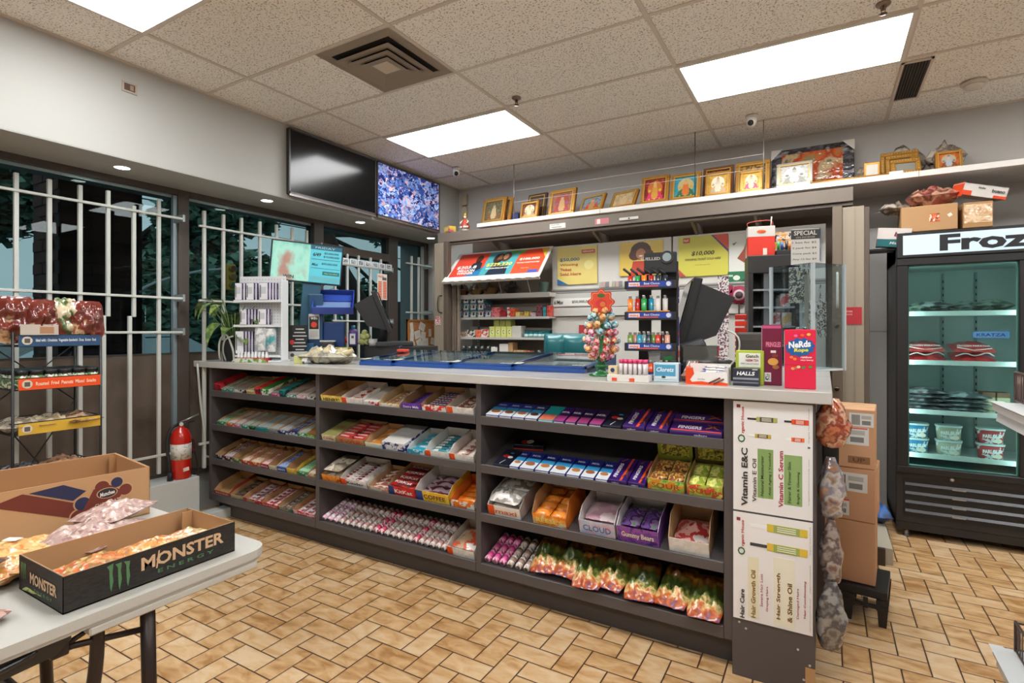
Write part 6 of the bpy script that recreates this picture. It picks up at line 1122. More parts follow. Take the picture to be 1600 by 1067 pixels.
# lighter rack
t = thing('lighter_rack', 'tall black four-tier lighter rack on the worktop', 'display rack', (-.72, 2.56, WT), .20); K = M('1D1D20', .45); RR = Matrix.Translation((-.72, 2.56, WT))@R(.20)
f = MB(); f.box(.045, .125, .02, .035, 0, .56, K, .003); f.box(-.06, .0, .035, .045, 0, .5, K); f.box(.118, .128, -.06, .035, 0, .5, K, .003); f.build('post', t)
f = MB(); f.box(.128, .131, -.055, -.01, .03, .46, MIX(['B8302A', '27308A', 'D8D0C8', 'C8402A'], 14, .4)); f.build('side_card', t, label='red and blue side card')
f = MB(); f.box(-.03, .12, -.02, -.005, .50, .60, K, .004); f.disc((.075, -.022, .575), .03, M('26282C', .4), 20, FRONT, t=.004); f.disc((.075, -.027, .575), .02, M('8A9AA0', .4), 16, FRONT, t=.002); f.text('FUELLED', (.0, -.022, .57), .09, .014, M('A8A4A0'), FRONT, .03); f.build('header', t)
tiers = (.425, .28, .135, .0)
for z in tiers:
    f = MB(); f.box(-.115, .12, -.075, .03, z, z+.008, K, .002); f.box(-.115, .12, -.078, -.072, z, z+.038, K, .002); f.rect((0, -.079, z+.021), .20, .026, M('22409A', .4), FRONT); f.rect((-.07, -.0796, z+.021), .05, .018, M('E4E0DC'), FRONT, .0006); f.rect((-.01, -.0796, z+.012), .10, .005, M('D8582E'), FRONT, .0006); f.text('mini', (-.07, -.0806, z+.021), .04, .012, M('C83A2A'), FRONT, .02); f.text('Best Choice', (.01, -.0806, z+.024), .07, .010, M('E4E8F0'), FRONT, .01); f.disc((.085, -.0795, z+.021), .011, M('C8CCD4', .4), 14, FRONT); f.build('tier', t)
def lighter(c, h=.068, tall_=False):
    b = MB(); b.lathe([(.001, 0), (.011, 0), (.0122, .003), (.0122, h), (.001, h)], M(c, .25, coat=.5), 12, Matrix.Diagonal((1, .75, 1, 1)))
    if tall_: b.tube([(0, 0, h), (-.005, 0, h+.012), (-.032, 0, h+.034)], .006, M('1E1E20', .4), 8)
    else: b.box(-.007, .007, -.006, .006, h, h+.012, M('A8A8AC', .25, .9), .001); b.box(-.007, .003, -.005, .005, h+.010, h+.016, M('D8CFC8', .4))
    return b
cn = {'B8281E': 'red', '2E9A4A': 'green', 'E07A1E': 'orange', '22303A': 'black', '1E8AA8': 'blue', 'C8C4C0': 'white', '6A8A3A': 'olive', 'B8342A': 'brick red', 'C8907A': 'peach', 'B8B0A8': 'grey', '4A2A24': 'brown', 'E0481E': 'bright orange', '6AA03A': 'lime', '8AA8A8': 'pale teal'}
tn = ['top tier', 'second tier', 'third tier', 'bottom tier']
for ti, (z, cols, tall_) in enumerate(zip(tiers, (['B8281E', '2E9A4A', 'E07A1E', 'B8281E', '22303A', '22303A'], ['E07A1E', 'B8281E', '2E9A4A', '1E8AA8', 'C8C4C0', 'C8C4C0'], ['6A8A3A', 'C8907A', '1E8AA8', '8AA8A8', '22303A', '6A8A3A', 'B8342A', '4A2A24', 'C8907A'], ['4A2A24', '4A2A24', '6AA03A', 'B8B0A8', 'E0481E', '6AA03A', 'B8B0A8', 'B8342A']), (True, False, False, False))):
    for i, c in enumerate(cols): 
        p_ = RR@Vector((-.09+i*(.19/(len(cols))), -.058+.016*(i % 2), z+.009+(.025 if ti == 1 else 0)))
        single(lighter(c, .055 if tall_ else .066, tall_), 'lighter', '%s lighter on the %s, %s from left' % (cn[c], tn[ti], ORD[i]), 'lighter', tuple(p_), .2, 'lighters on the rack')
b = MB(); b.box(-.10, .10, -.055, .0, 0, .034, M('D8822A', .45), .003); b.text('djeep', (0, -.056, .017), .06, .016, M('F0C890'), FRONT, .02); single(b, 'orange_tray', 'orange plastic tray holding lighters on the second tier', 'tray', tuple(RR@Vector((-.01, -.012, .289))), .2)
# carton of lip balms
t = thing('lip_balm_carton', 'low white carton of pink tubes by the lighter rack', 'carton', (-.77, 2.39, WT), .05); f = MB(); f.box(-.095, .095, -.035, .04, 0, .03, M('DCD8D4', .45), .001); f.box(-.09, -.05, -.03, .0, .03, .07, M('D8C8A0', .5), .001); f.prism(sil(0, 0, .01), 0, .001, M('2A3A6A'), T(-.07, -.031, .05)@FRONT)
for x in (-.06, .02): f.box(x-.012, x+.012, -.0365, -.035, .002, .016, M('E0522A', .4))
f.build('tray', t)
b = MB(); b.lathe([(.001, 0), (.0085, 0), (.0085, .05), (.001, .05)], M('D8D0D4', .3), 12); b.lathe([(.0088, .05), (.0088, .068), (.001, .069)], M('D8487A', .3), 12)
r0 = single(b, 'lip_balm', 'white lip balm tube with pink cap in the low carton', 'lip balm', (-.805, 2.375, WT+.031), 0, 'lip balms')
for k in range(1, 12): dup(r0, (-.805+(k % 6)*.022, 2.375+(k//6)*.022, WT+.031))
# blue and white gum box
t = thing('gum_display_box', 'pale blue and white box with leaf print before the clear bins', 'box', (-.615, 2.43, WT), .12); f = MB(); f.box(-.055, .055, 0, .07, 0, .085, M('C4D8E2', .35), .002); f.rect((-.004, -.0008, .05), .09, .055, M('4A9AC0'), FRONT); f.text('Clorets', (-.004, -.002, .056), .075, .02, M('E8F2F6'), FRONT, .02, .2); f.rect((.0, -.0015, .02), .095, .012, M('DCE8EC'), FRONT); f.prism(sil(0, 0, .01, 8, .5), 0, .001, M('1E3A34'), T(-.01, -.003, .022)@FRONT); f.rect((.0557, .035, .042), .06, .075, M('3E5A9A'), RIGHTF); f.build('carton', t)
# clear bins
BIN = GLASS('D0D4D4', .14, .05)
for (x, y, lab, cc) in ((-.66, 2.60, 'left clear plastic bin with a green sticker', 'C8CCCC'), (-.50, 2.62, 'right clear plastic bin with pale papers inside', '9A7A70')):
    t = thing('clear_bin', lab, 'bin', (x, y, WT), .1); f = MB(); w2, h2 = .075, .16
    for q in ((-w2, w2, -.05, -.047, 0, h2), (-w2, w2, .05, .053, 0, h2), (-w2, -w2+.003, -.05, .05, 0, h2), (w2-.003, w2, -.05, .05, 0, h2), (-w2, w2, -.05, .05, 0, .003), (-w2-.004, w2+.004, -.055, -.047, h2-.006, h2)): f.box(*q, BIN)
    f.build('walls', t); f = MB(); f.box(-w2+.01, w2-.02, -.03, .03, .004, .09, MIX([cc, 'D8D4D0', '8A8480'], 18, .4), .004); f.build('papers', t)
    if x < -.6: f = MB(); f.rect((.02, -.051, .10), .04, .02, M('2E9A50'), FRONT, .0006, .2); f.rect((-.045, -.051, .08), .05, .09, M('C8CCCC'), FRONT); f.build('sticker', t)
b = MB()
for k in range(4): b.tube([(-.02+k*.008, 0, .0+k*.004), (.02+k*.012, .02, .09)], .004, M(('E4DCD4', 'C8A890', 'D8D4D0', 'B87A6A')[k], .4), 6)
b.pillow(.07, .06, .05, MIX(['A86A5A', 'C89A8A', '7A4A3E'], 20, .2, .6, interp='EASE'), 3, 8, .1, .5, T(.02, .01, 0)); single(b, 'wrapped_sticks', 'wrapped brown sweets with white sticks between blue box and kinder carton'.replace('kinder', 'orange'), 'sweets', (-.555, 2.52, WT))
# orange white open carton
t = thing('chocolate_carton', 'orange and white open carton of chocolate sticks on the worktop', 'carton', (-.435, 2.39, WT), .02); f = MB(); OR = M('E0481A', .4); WM = M('E4E0DC', .45); a = .085
f.box(-a, a, 0, .10, 0, .002, WM); f.box(-a, a, 0, .002, 0, .055, WM); f.box(-a, -a+.002, 0, .10, 0, .075, OR); f.box(a-.002, a, 0, .10, 0, .075, WM); f.box(-a, a, .098, .10, 0, .085, WM); f.prism([(-a, 0), (-a+.035, 0), (-a+.018, .02), (-a+.035, .045), (-a+.03, .072), (-a, .068)], 0, .0008, OR, T(0, -.0002, 0)@FRONT)
f.prism([(-a, 0), (a, 0), (a, .010), (.05, .014), (.02, .009), (-.02, .015), (-a+.03, .011)], .0009, .0015, OR, T(0, -.0002, 0)@FRONT); f.text('kinder', (-.02, -.0022, .024), .03, .007, M('2A2A2A')); f.tube([(.01, -.002, .008), (.055, -.003, .032)], .0035, M('6A3A24', .4), 6); f.tube([(.03, -.002, .006), (.07, -.003, .028)], .0035, M('7A452A', .4), 6); f.build('carton', t)
b = MB()
for k in range(4): b.pillow(.10, .022, .014, MIX(['22449A', 'D8D4D0', '3A60B0'], 20, .3, .4), k, 7, .05, .2, T(-.01+k*.008, -.02+k*.012, k*.010)@R(-.1-.05*k)); 
single(b, 'chocolate_sticks', 'blue wrapped chocolate sticks heaped in the orange white carton', 'chocolate sticks', (-.42, 2.44, WT+.035))
# lozenge boxes, crisp box, candy box
b = MB(); b.box(-.05, .05, 0, .055, 0, .072, M('2C2F3C', .4), .001)
b.text('HALLS', (0, -.0006, .052), .07, .016, M('E8E8EC'), FRONT, .035, .15); b.rect((0, -.0006, .03), .099, .008, M('8A8E98'), FRONT); b.rect((0, -.0006, .014), .099, .006, M('6A6E78'), FRONT); b.rect((.035, -.0007, .069), .02, .004, M('C8CCD4'), FRONT)
single(b, 'lozenge_box', 'dark navy lozenge box with white lettering, before the lime green box', 'box', (-.285, 2.425, WT))
t = thing('tea_box', 'lime green box with white panel standing behind the dark lozenge box', 'box', (-.277, 2.486, WT), 0); f = MB(); f.box(-.055, .055, 0, .05, 0, .145, M('A8B83A', .4), .002); f.rect((.0, -.0008, .105), .085, .06, M('E2E4D8'), FRONT); f.text('Gatch', (.01, -.0018, .122), .05, .014, M('2A3A3A'), FRONT, .02); f.text('NEEM TEA', (.01, -.0018, .104), .05, .010, M('B03A5A'), FRONT, .02); f.text('100% natural herbal', (0, -.0018, .090), .07, .006, M('33353A')); f.rect((.0553, .025, .07), .045, .13, M('2E7A3A'), RIGHTF); f.build('carton', t)
b = MB(); MA = M('6E1238', .35); b.box(-.038, .038, 0, .05, 0, .255, MA, .003); b.rect((0, -.001, .245), .07, .012, M('B84A7A'), FRONT); b.text('PRINGLES', (.006, -.001, .172), .056, .022, M('D87A9A'), FRONT, .035); b.rect((.006, -.0012, .142), .02, .01, M('E4D8DC'), FRONT)
b.prism(sil(0, 0, .02, 14, .75), 0, .0015, M('D8A04A', .4), T(.005, -.001, .10)@FRONT); b.prism(sil(0, 0, .013, 10, .7), 0, .0018, M('A8683A', .4), T(.015, -.001, .078)@FRONT); b.prism(sil(.0, 0, .012, 8, .6), 0, .0016, M('8A3A2A', .4), T(.012, -.001, .125)@FRONT); b.rect((-.015, -.001, .035), .025, .038, M('D8D8D4'), FRONT); b.rect((-.015, -.0018, .035), .018, .026, MIX(['222222', 'D8D8D4'], 200, .5), FRONT, .0003); b.rect((-.0382, .025, .13), .05, .24, M('D4AABA'), LEFTF)
single(b, 'crisp_box', 'tall maroon crisp box with chip print left of the pink candy box', 'box', (-.193, 2.50, WT), .03)
t = thing('candy_box', 'large hot pink candy box with blue splash logo at the counter end', 'box', (-.085, 2.405, WT), .03); PK = M('D81E44', .35); f = MB(); f.box(-.055, .055, 0, .05, 0, .235, PK, .003); f.rect((-.0553, .025, .118), .05, .22, M('C8A8B0'), LEFTF); f.build('carton', t)
f = MB(); f.prism([(.05*math.cos(a)*(1+.06*math.cos(11*a)), .035*math.sin(a)*(1+.08*math.cos(11*a))) for a in [2*PI*i/60 for i in range(60)]], 0, .001, M('1E5A9A', .35), T(0, -.0012, .165)@FRONT@R(.12)); f.text('NeRds', (-.002, -.003, .176), .078, .026, M('E8ECF0'), FRONT, .045, .1, .1); f.text('Rope', (.004, -.003, .152), .05, .018, M('D8D84A'), FRONT, .045, .1, .05); f.text('rainbow', (.022, -.002, .126), .04, .008, M('F0E0E4'), FRONT, .02, .2); f.text('very berry', (.024, -.002, .114), .045, .008, M('F0E0E4'), FRONT, .02, .2)
for k, (x, z, c) in enumerate(((-.03, .125, 'E8803A'), (-.018, .118, 'E8803A'), (.03, .215, 'D8C04A'), (.008, .212, 'E8602A'), (-.015, .21, 'E86AA0'), (.036, .088, '4A8A3A'), (-.005, .087, 'D8C8A0'), (-.015, .082, 'C86A3A'), (-.025, .08, 'E8A060'), (.012, .085, '3A7A3A'))): f.prism(sil(0, 0, .007, 7, .8), 0, .001, M(c, .4), T(x, -.0012, z)@FRONT)
f.rect((0, -.0008, .095), .108, .0008, M('A81434'), FRONT, .0003); f.build('print', t)
# right-hand till, card reader, printer
till('black till screen with bulky back cover, on the right part of the worktop', (-.71, 3.02, WT+.0), .30, 1.25, 1, .26)
b = MB(); b.box(-.11, .11, -.06, .06, 0, .11, M('33333A', .35), .03, T(0, 0, .06)@R(-.3, 'Y')); b.box(-.05, .10, -.05, .05, 0, .06, M('1C1C1E', .5), .006); single(b, 'card_reader', 'dark grey rounded card reader in front of the right till', 'card reader', (-.60, 2.82, WT), .2)
b = MB(); b.box(-.08, .08, -.08, .08, 0, .19, M('4A4441', .45), .01); b.box(-.07, .07, -.082, -.08, .03, .15, M('3E3936', .5)); single(b, 'receipt_printer', 'grey brown receipt printer right of the till', 'printer', (-.33, 3.10, WT+.03), .1)
b = MB(); b.box(-.06, .06, -.06, .06, 0, .09, M('1E1E20', .5), .006); single(b, 'router_box', 'small black device box behind the orange white carton', 'device', (-.41, 2.68, WT), .15)
b = MB(); b.tube([(0, 0, .05), (.05, 0, .12), (.05, .01, .2), (-.02, .05, .24)], .004, M('B8B4AC', .5), 6); b.tube([(.05, -.0, .006), (.06, .01, .07), (.01, .02, .10), (-.05, .02, .11)], .003, M('C4C0B8', .5), 6); b.tube([(-.1, 0, .01), (.0, .02, .09), (.08, .03, .06), (.10, .03, .004)], .004, M('222222', .5), 6); b.tube([(.10, .05, .03), (.14, .02, .11), (.2, .02, .12), (.22, .04, .07)], .003, M('A8A49E', .5), 6); b.box(.075, .105, -.005, .01, .05, .08, M('D4D0CC', .4), .002)
single(b, 'cables', 'tangle of pale and black cables behind the orange carton', 'cables', (-.39, 2.61, WT))
# dark display tower with gift cards
t = thing('display_tower', 'dark display tower with shelves behind the right till', 'display tower', (-.32, 4.12, 1.168), .25); f = MB(); K = M('232021', .45)
f.box(-.16, .16, -.09, .09, .62, .74, K, .003); f.box(-.16, -.13, -.09, .09, 0, .62, K); f.box(.13, .16, -.09, .09, 0, .62, K); f.box(-.13, .13, .07, .09, 0, .62, M('2E2A2A', .6)); f.box(-.06, -.03, -.07, .07, 0, .62, M('6E7478', .3, .4)); f.box(-.16, .16, -.09, .09, -1.168, 0, K); f.build('frame', t)
for z in (.12, .25, .38, .50): f = MB(); f.box(-.13, .13, -.08, .07, z, z+.012, M('8A8E90', .4)); f.build('shelf', t)
for k, (x, z, c, lab) in enumerate(((.02, .262, 'A8484E', 'rosy packet on the upper middle shelf of the dark tower'), (.08, .392, 'C83A42', 'red packet on the top shelf of the dark tower'), (.03, .132, 'B89A6A', 'tan packet low in the dark tower'), (.09, .262, 'D8B06A', 'golden packet beside the rosy one in the tower'))):
    b = MB(); b.box(-.03, .03, -.02, .02, 0, .09, MIX([c, 'D8CFC8'], 25, .4), .002); single(b, 'packet', lab, 'packet', tuple(Matrix.Translation((-.32, 4.12, 1.168))@R(.25)@Vector((x, -.02, z))), .25)
t = thing('gift_bag', 'red and white bag box standing on the dark display tower', 'bag', (-.385, 4.08, 1.91), .25); f = MB(); f.box(-.085, .085, -.035, .035, 0, .20, M('D0301E', .4), .003); f.box(-.086, .086, -.036, .036, .13, .202, M('C4BEB8', .4), .002); f.prism(sil(0, 0, .03, 14, .4), 0, .001, M('D8702A', .4), T(0, -.0365, .165)@FRONT); f.text('Treats', (0, -.038, .165), .045, .014, M('C8302A'), FRONT, .03, .2); f.box(.01, .035, -.038, -.035, .005, .05, M('D8CCC0')); f.build('body', t); f = MB(); f.tube([(-.08, 0, .20), (-.075, 0, .235), (.06, 0, .245), (.08, 0, .20)], .003, M('B0402E'), 6); f.tube([(.065, 0, .2), (.07, 0, .27)], .004, M('D8D4D0'), 6); f.build('handle', t)
b = MB(); b.box(-.09, .09, -.06, .06, 0, .03, M('1E1C1E', .5), .002); b.box(-.095, .095, .05, .06, 0, .17, MIX(['22242A', 'B8A898', 'C8862A', '3A3A3E'], 18, .4)); b.text('BOLD', (-.03, .049, .13), .08, .02, M('E0DCD4'), FRONT, .03)
for k in range(7): b.cyl((-.075+k*.025, -.04+.02*(k % 2), .03), (-.075+k*.025, -.04+.02*(k % 2), .09), .009, M(('2E8A4A', '1E5A9A', '22242A', 'D8762A', '1E6A4A', 'D86A1E', '2A2A2E')[k], .3), 10)
single(b, 'lighter_tray', 'dark tray of coloured lighters beside the red bag on the tower', 'lighter tray', (-.21, 4.12, 1.91), .25)
b = MB(); b.box(-.075, .075, 0, .004, 0, .21, M('DCD8D2', .5)); b.rect((0, -.0008, .178), .15, .055, M('38383A'), FRONT); b.text('SPECIAL', (0, -.002, .186), .12, .026, M('D8D4CC'), FRONT, .02); b.text('ON INCENSE', (0, -.002, .161), .1, .010, M('B8B4AC'), FRONT, .01)
for k, s_ in enumerate(('1 box for $2', '3 pack for $4', 'Cone pack $3', 'Any 12 for $9')): b.text(s_, (-.005, -.001, .130-k*.033), .125, .013, M('4A4642'), FRONT, .01)
single(b, 'special_sign', 'white SPECIAL price sign with dark heading above the acrylic case', 'sign', (-.10, 3.60, 1.785), .2)
# acrylic display case
t = thing('acrylic_case', 'clear acrylic display case turned cornerwise on the worktop end', 'display case', (-.092, 3.62, WT), PI/4+.18); AC = GLASS('EEF4F6', .06); ED = M('C9D2D6', .2, alpha=.75); s_ = .135; H2 = .61
f = MB()
for q in ((-s_, s_, -s_, -s_+.003), (-s_, s_, s_-.003, s_), (-s_, -s_+.003, -s_, s_), (s_-.003, s_, -s_, s_)): f.box(*q, .01, H2, AC)
f.box(-s_, s_, -s_, s_, H2-.004, H2, AC); f.build('panes', t)
f = MB()
for x in (-s_, s_):
    for y in (-s_, s_): f.box(x-.008, x+.008, y-.008, y+.008, 0, H2, ED)
f.box(-s_, s_, -s_, s_, 0, .012, M('D4D8DA', .3), .002); f.build('corner_posts', t)
f = MB(); f.box(-.01, .01, -.01, .01, .01, H2-.05, M('B8B0A4', .3, .3)); f.build('spindle', t)
for k, (z, x, y, c) in enumerate(((.40, -.08, .02, 'B8A078'), (.40, .05, .05, '7A5E44'), (.2, -.06, -.06, 'A89A88'), (.2, .06, -.05, '3A3A34'), (.05, -.05, .0, '4A6A4A'), (.05, .06, .03, '8A7A68'), (.3, .09, -.02, '6A5038'))):
    b = MB(); b.box(-.03, .03, -.004, .004, -.05, .16, MIX([c, 'D0CCC4', '5A5A54', 'C8C4BC'], 35, .3, .4), .002); single(b, 'jewellery_card', 'hanging trinket card inside the acrylic case', 'trinket card', tuple(Matrix.Translation((-.092, 3.62, WT))@R(PI/4+.18)@Vector((x, y, z+.04))), k*.8, 'trinket cards in the acrylic case')
# ================================================================ FREEZER
t = thing('display_freezer', 'black upright glass door freezer with a lit sign reading Frozen', 'freezer', (.42, 4.5, 0)); K = M('1E1D1F', .38); K2 = M('141315', .5); W_ = 1.22
f = MB(); f.box(0, W_, .04, .045, .06, .40, K); f.box(-.0, .03, .02, .62, .06, 2.05, K); f.box(W_-.03, W_, .02, .62, .06, 2.05, K); f.box(0, W_, .60, .625, .06, 2.05, K); f.box(0, W_, .02, .62, 1.86, 2.06, K, .004); f.box(0, W_, .0, .62, .05, .10, K)
f.box(0, W_, -.0, .03, .10, .44, M('242224', .35), .003); f.build('body', t)
IT = M('A6BAB8', .4); f = MB(); f.box(.03, W_-.03, .585, .60, .44, 1.86, IT); f.box(.03, .045, .05, .60, .44, 1.86, IT); f.box(.03, W_-.03, .04, .60, .42, .45, IT); f.box(.03, W_-.03, .04, .6, 1.84, 1.86, IT); f.build('liner', t)
f = MB(); f.box(.33, .345, .57, .585, .47, 1.82, M('7E9A98', .4)); f.box(.52, .535, .57, .585, .47, 1.82, M('7E9A98', .4)); 
for k in range(26):
    for x in (.334, .524): f.box(x, x+.008, .568, .57, .5+k*.05, .52+k*.05, K2)
f.build('shelf_rails', t)
f = MB(); f.box(0.002, W_-.002, -.035, .02, 1.885, 2.055, K, .006); f.box(.035, W_-.02, -.038, -.034, 1.905, 2.035, M('B4C4D0', .4, emit='A8C0D4', es=.35)); f.text('Frozen', (.245+.315, -.0385, 1.972), .66, .108, M('1C1D22'), FRONT, .04); f.build('sign_box', t, label='lit pale blue sign box with dark lettering')
for z in (1.501, 1.168, .832, .532):
    f = MB(); f.box(.05, W_-.05, .10, .57, z, z+.012, M('C8D8D6', .4)); f.box(.05, W_-.05, .09, .10, z-.004, z+.028, M('E2EEEC', .3)); f.build('shelf', t)
FG = GLASS('D8E6E4', .02)
for x0, x1 in ((.0, .69), (.70, W_)):
    d = MB(); 
    for q in ((x0, x1, 1.835, 1.885), (x0, x1, .44, .485), (x0, x0+.065, .485, 1.835), (x1-.065, x1, .485, 1.835)): d.box(q[0], q[1], -.03, .015, q[2], q[3], K, .004)
    dr = d.build('door', t); d = MB(); d.box(x0+.065, x1-.065, -.01, -.005, .485, 1.835, FG); d.build('pane', dr)
    d = MB(); q = x0+.065
    for a in ((q, q+.008, .485, 1.835), (x1-.073, x1-.065, .485, 1.835), (q, x1-.065, 1.827, 1.835), (q, x1-.065, .485, .493)): d.box(a[0], a[1], -.004, .012, a[2], a[3], M('9ABFBA', .3))
    d.build('gasket', dr)
f = MB()
for x in (.052, .66): f.box(x, x+.012, .03, .045, .5, 1.82, M('FFFFFF', .5, emit='EAFFFC', es=15))
f.build('led_strip', t)
f = MB()
for k, z in enumerate((.355, .295, .235, .175)): f.add([(.05, -.012, z), (W_-.05, -.012, z), (W_-.05, .004, z+.03), (.05, .004, z+.03), (.05, -.002, z-.008), (W_-.05, -.002, z-.008)], [(0, 1, 2, 3), (4, 5, 1, 0)], M('4C4C50', .3, .4)); f.box(.30, .37, -.014, -.008, z-.004, z+.006, M('9A9A9C', .3, .5))
f.box(.04, W_-.04, -.003, .0, .14, .40, K2); f.build('grille', t)
f = MB(); f.cyl((.30, -.002, .42), (.30, -.008, .42), .012, M('D8D8D6', .3, .5)); f.build('lock', t)
for x in (.06, W_-.06):
    for y in (.03, .56): f = MB(); f.cyl((x, y, 0), (x, y, .05), .016, M('8A8A8A', .3, .8)); f.lathe([(.024, 0), (.02, .012)], M('6A6A6A', .3, .8), 12, T(x, y, 0)); f.build('foot', t)
b = MB(); b.box(0, .2, -.001, 0, 0, .045, M('6E9AD8', .3, emit='6E9AD8', es=.3)); b.text('KRATZA', (.1, -.0015, .022), .16, .022, M('3A4AA0'), FRONT, .02); single(b, 'blue_sticker', 'pale blue sticker with added glow on the freezer back wall', 'sticker', (.93, 5.068, 1.345))  # printed sticker, no lamp: faint emission added to brighten its blue
def fz(x, y, z, w_, l, h, cols, lab, nm='frozen_pack', rz=0, g=None, cat='frozen pack'):
    b = MB(); b.pillow(w_, l, h, MIX(cols, 12, .3, .4, interp='EASE', bump=.3, bs=22), x*17+z, 12, .08, .45); return single(b, nm, lab, cat, (x, y, z), rz, g)
for k, (x, rz, c, lab) in enumerate(((.57, .1, ['3E6A54', 'B8C4B4', '2A3A3A'], 'green and grey flat pouch at the left of the top freezer shelf'), (.68, -.3, ['8A9AA0', 'D0D8D8', '2E3A3A'], 'grey pouch lying across the green one in the freezer'), (.84, .15, ['4A5A58', '98A8A4', '22302E'], 'dark pouch in the middle of the top freezer shelf'), (.97, -.1, ['5A8A6A', 'A8B8AA', '33443C'], 'green pouch at the right of the top freezer shelf'))): fz(x, 4.80, 1.514+.012*(k % 2),   .24, .30, .075, c, lab, rz=rz)
for x, lab in ((.60, 'left red and white frozen bag in the freezer'), (.86, 'right red and white frozen bag in the freezer')):
    t = thing('frozen_bag', lab, 'frozen bag', (x, 4.76, 1.18)); f = MB(); RM = MIX(['C8282E', 'D8383A', 'B01E26', 'D84A4A'], 8, .3, .5, interp='EASE', bump=.3, bs=20)
    for k in range(2): f.pillow(.23, .28, .075, RM, x*9+k, 12, .06, .35, T(0, .01*k, .062*k)@R(.04*k-.02)@R(.18, 'X'))
    f.build('bag', t); f = MB(); f.text('FROZEN PARATHA', (0, -.09, .115), .17, .014, M('F0E0DE'), R(1.0, 'X'), .02); f.tube([(-.1, -.125, .045), (-.05, -.135, .065), (0, -.135, .05), (.06, -.135, .07), (.1, -.125, .05)], .004, M('E8DAD6'), 6); f.tube([(-.09, -.11, .105), (.0, -.12, .085), (.09, -.11, .1)], .004, M('E8DAD6'), 6); f.build('print', t)
for k in range(5): fz(.60+.03*(k % 2), 4.78, .846+k*.026, .26, .34, .04, [['6A4A5A', 'C8C8CC', '3A3A44'], ['7A8A94', 'C0CCD0', '4A5A64']][k % 2], 'flat silver pouch in the left pile on the third freezer shelf', rz=.06*(k-2), g='silver pouches left pile')
for k in range(4): fz(.82+.02*(k % 2), 4.77, .846+k*.028, .25, .32, .045, ['8A98A0', 'C4CED2', '55636B'], 'flat grey pouch in the right pile on the third freezer shelf', rz=-.05*(k-1), g='grey pouches right pile')
for k, (x, lab) in enumerate(((.945, 'left cream and brown carton near the freezer pouches'), (1.02, 'right cream and brown carton marked Almond'))):
    b = MB(); b.box(-.034, .034, 0, .09, 0, .13, MIX(['B8B88E', 'C8C8A0', '8A9A7A'], 9, .4), .002); b.box(-.035, .035, -.001, .091, .105, .14, M('7A5236', .5), .002); b.text('Almond', (0, -.001, .02), .05, .012, M('5A6A3A'), FRONT, .02); single(b, 'frozen_carton', lab, 'carton', (x, 4.70, .846), .1)
def tub(c, lab, x, z, g=None):
    t = thing('ice_cream_tub', lab, 'ice cream tub', (x, 4.72, z), 0, g); f = MB(); sg = [(.072*math.copysign(abs(math.cos(a))**.6, math.cos(a)), .055*math.copysign(abs(math.sin(a))**.6, math.sin(a))) for a in [2*PI*i/28 for i in range(28)]]
    n = 28; v = [(x_*.86, y_*.86, 0) for x_, y_ in sg]+[(x_*.97, y_*.97, .09) for x_, y_ in sg]; f.add(v, [tuple(range(n))[::-1], tuple(range(n, 2*n))]+[(i, (i+1) % n, n+(i+1) % n, n+i) for i in range(n)], MIX([c, c, 'E8ECEE', c], 14, .35), True)
    f.text('PARLOUR', (.0, -.056, .052), .10, .026, M('EEF0F2'), FRONT@R(.08), .05, .1); f.prism(sil(.03, 0, .02, 12, .8), -.001, .001, M('E4DCC8'), T(0, -.055, .022)@FRONT); f.prism(sil(.012, -.002, .014, 12, .8), -.001, .0015, M('E8E4DC'), T(0, -.055, .022)@FRONT); f.build('tub', t)
    f = MB(); f.prism([(x_*1.03, y_*1.03) for x_, y_ in sg], .088, .100, M('C9DADC', .35)); f.build('lid', t)
for j, (x, c, cn_) in enumerate(((.555, '2A86B8', 'blue'), (.735, 'B4B49C', 'pale olive'), (.955, 'B83A44', 'red'))):
    for k in range(2): tub(c, '%s Parlour-size ice cream tub, %s of its stack in the freezer'.replace('Parlour-size ', '') % (cn_, ('bottom', 'top')[k]), x, .546+k*.102)
# things on top of the freezer
def bx(w_, d, h, c='B58C62'):
    b = MB(); b.box(-w_/2, w_/2, -d/2, d/2, 0, h, M(c, .75), .003); b.box(-w_/2+.002, w_/2-.002, -.025, .025, h, h+.001, M('C8A880', .35)); b.box(w_/2-.0004, w_/2+.0008, -.02, .02, h*.3, h, M('C4A47C', .35)); return b
b = bx(.30, .26, .17); b.rect((.03, -.1305, .085), .055, .055, MIX(['E4DACB', 'D8602A', '3A4A3A'], 60, .5), FRONT, .0006); b.rect((.11, -.1305, .095), .022, .02, M('E0D8CC'), FRONT, .0006, .6); b.box(-.12, .12, -.131, -.1295, .0, .001, M('6A5240'))
single(b, 'cardboard_box', 'brown cardboard box with a square sticker on the freezer, left one', 'cardboard box', (.60, 4.62, 2.061), -.02)
b = bx(.15, .24, .165, 'AE8458'); b.box(-.07, .07, -.122, -.12, .03, .15, MIX(['B88C60', 'D8B890', 'C49C70'], 14, .15, .8, interp='EASE', bump=.4)); single(b, 'cardboard_box', 'small tape wrapped cardboard box on the freezer, right one', 'cardboard box', (.845, 4.62, 2.061), .05)
b = MB(); b.pillow(.30, .22, .13, MIX(['8A3A34', 'B0685A', '6A2A2A', 'C89A80', 'A0504A'], 9, .12, 1, interp='EASE', bump=.7, bs=20), 7, 18, .1, .5); b.pillow(.22, .14, .07, FILM, 2, 10, .1, .9, T(-.2, -.02, -.03)@R(.5)); single(b, 'plastic_bag', 'clear plastic bag of reddish goods on the left freezer box', 'plastic bag', (.63, 4.62, 2.235), -.05)
t = thing('open_carton', 'upturned white and orange open carton on top of the freezer boxes', 'carton', (.86, 4.58, 2.265), (.15, .22, .25)); f = MB(); WM = M('D8D4D0', .5); OR = M('DE4A22', .45)
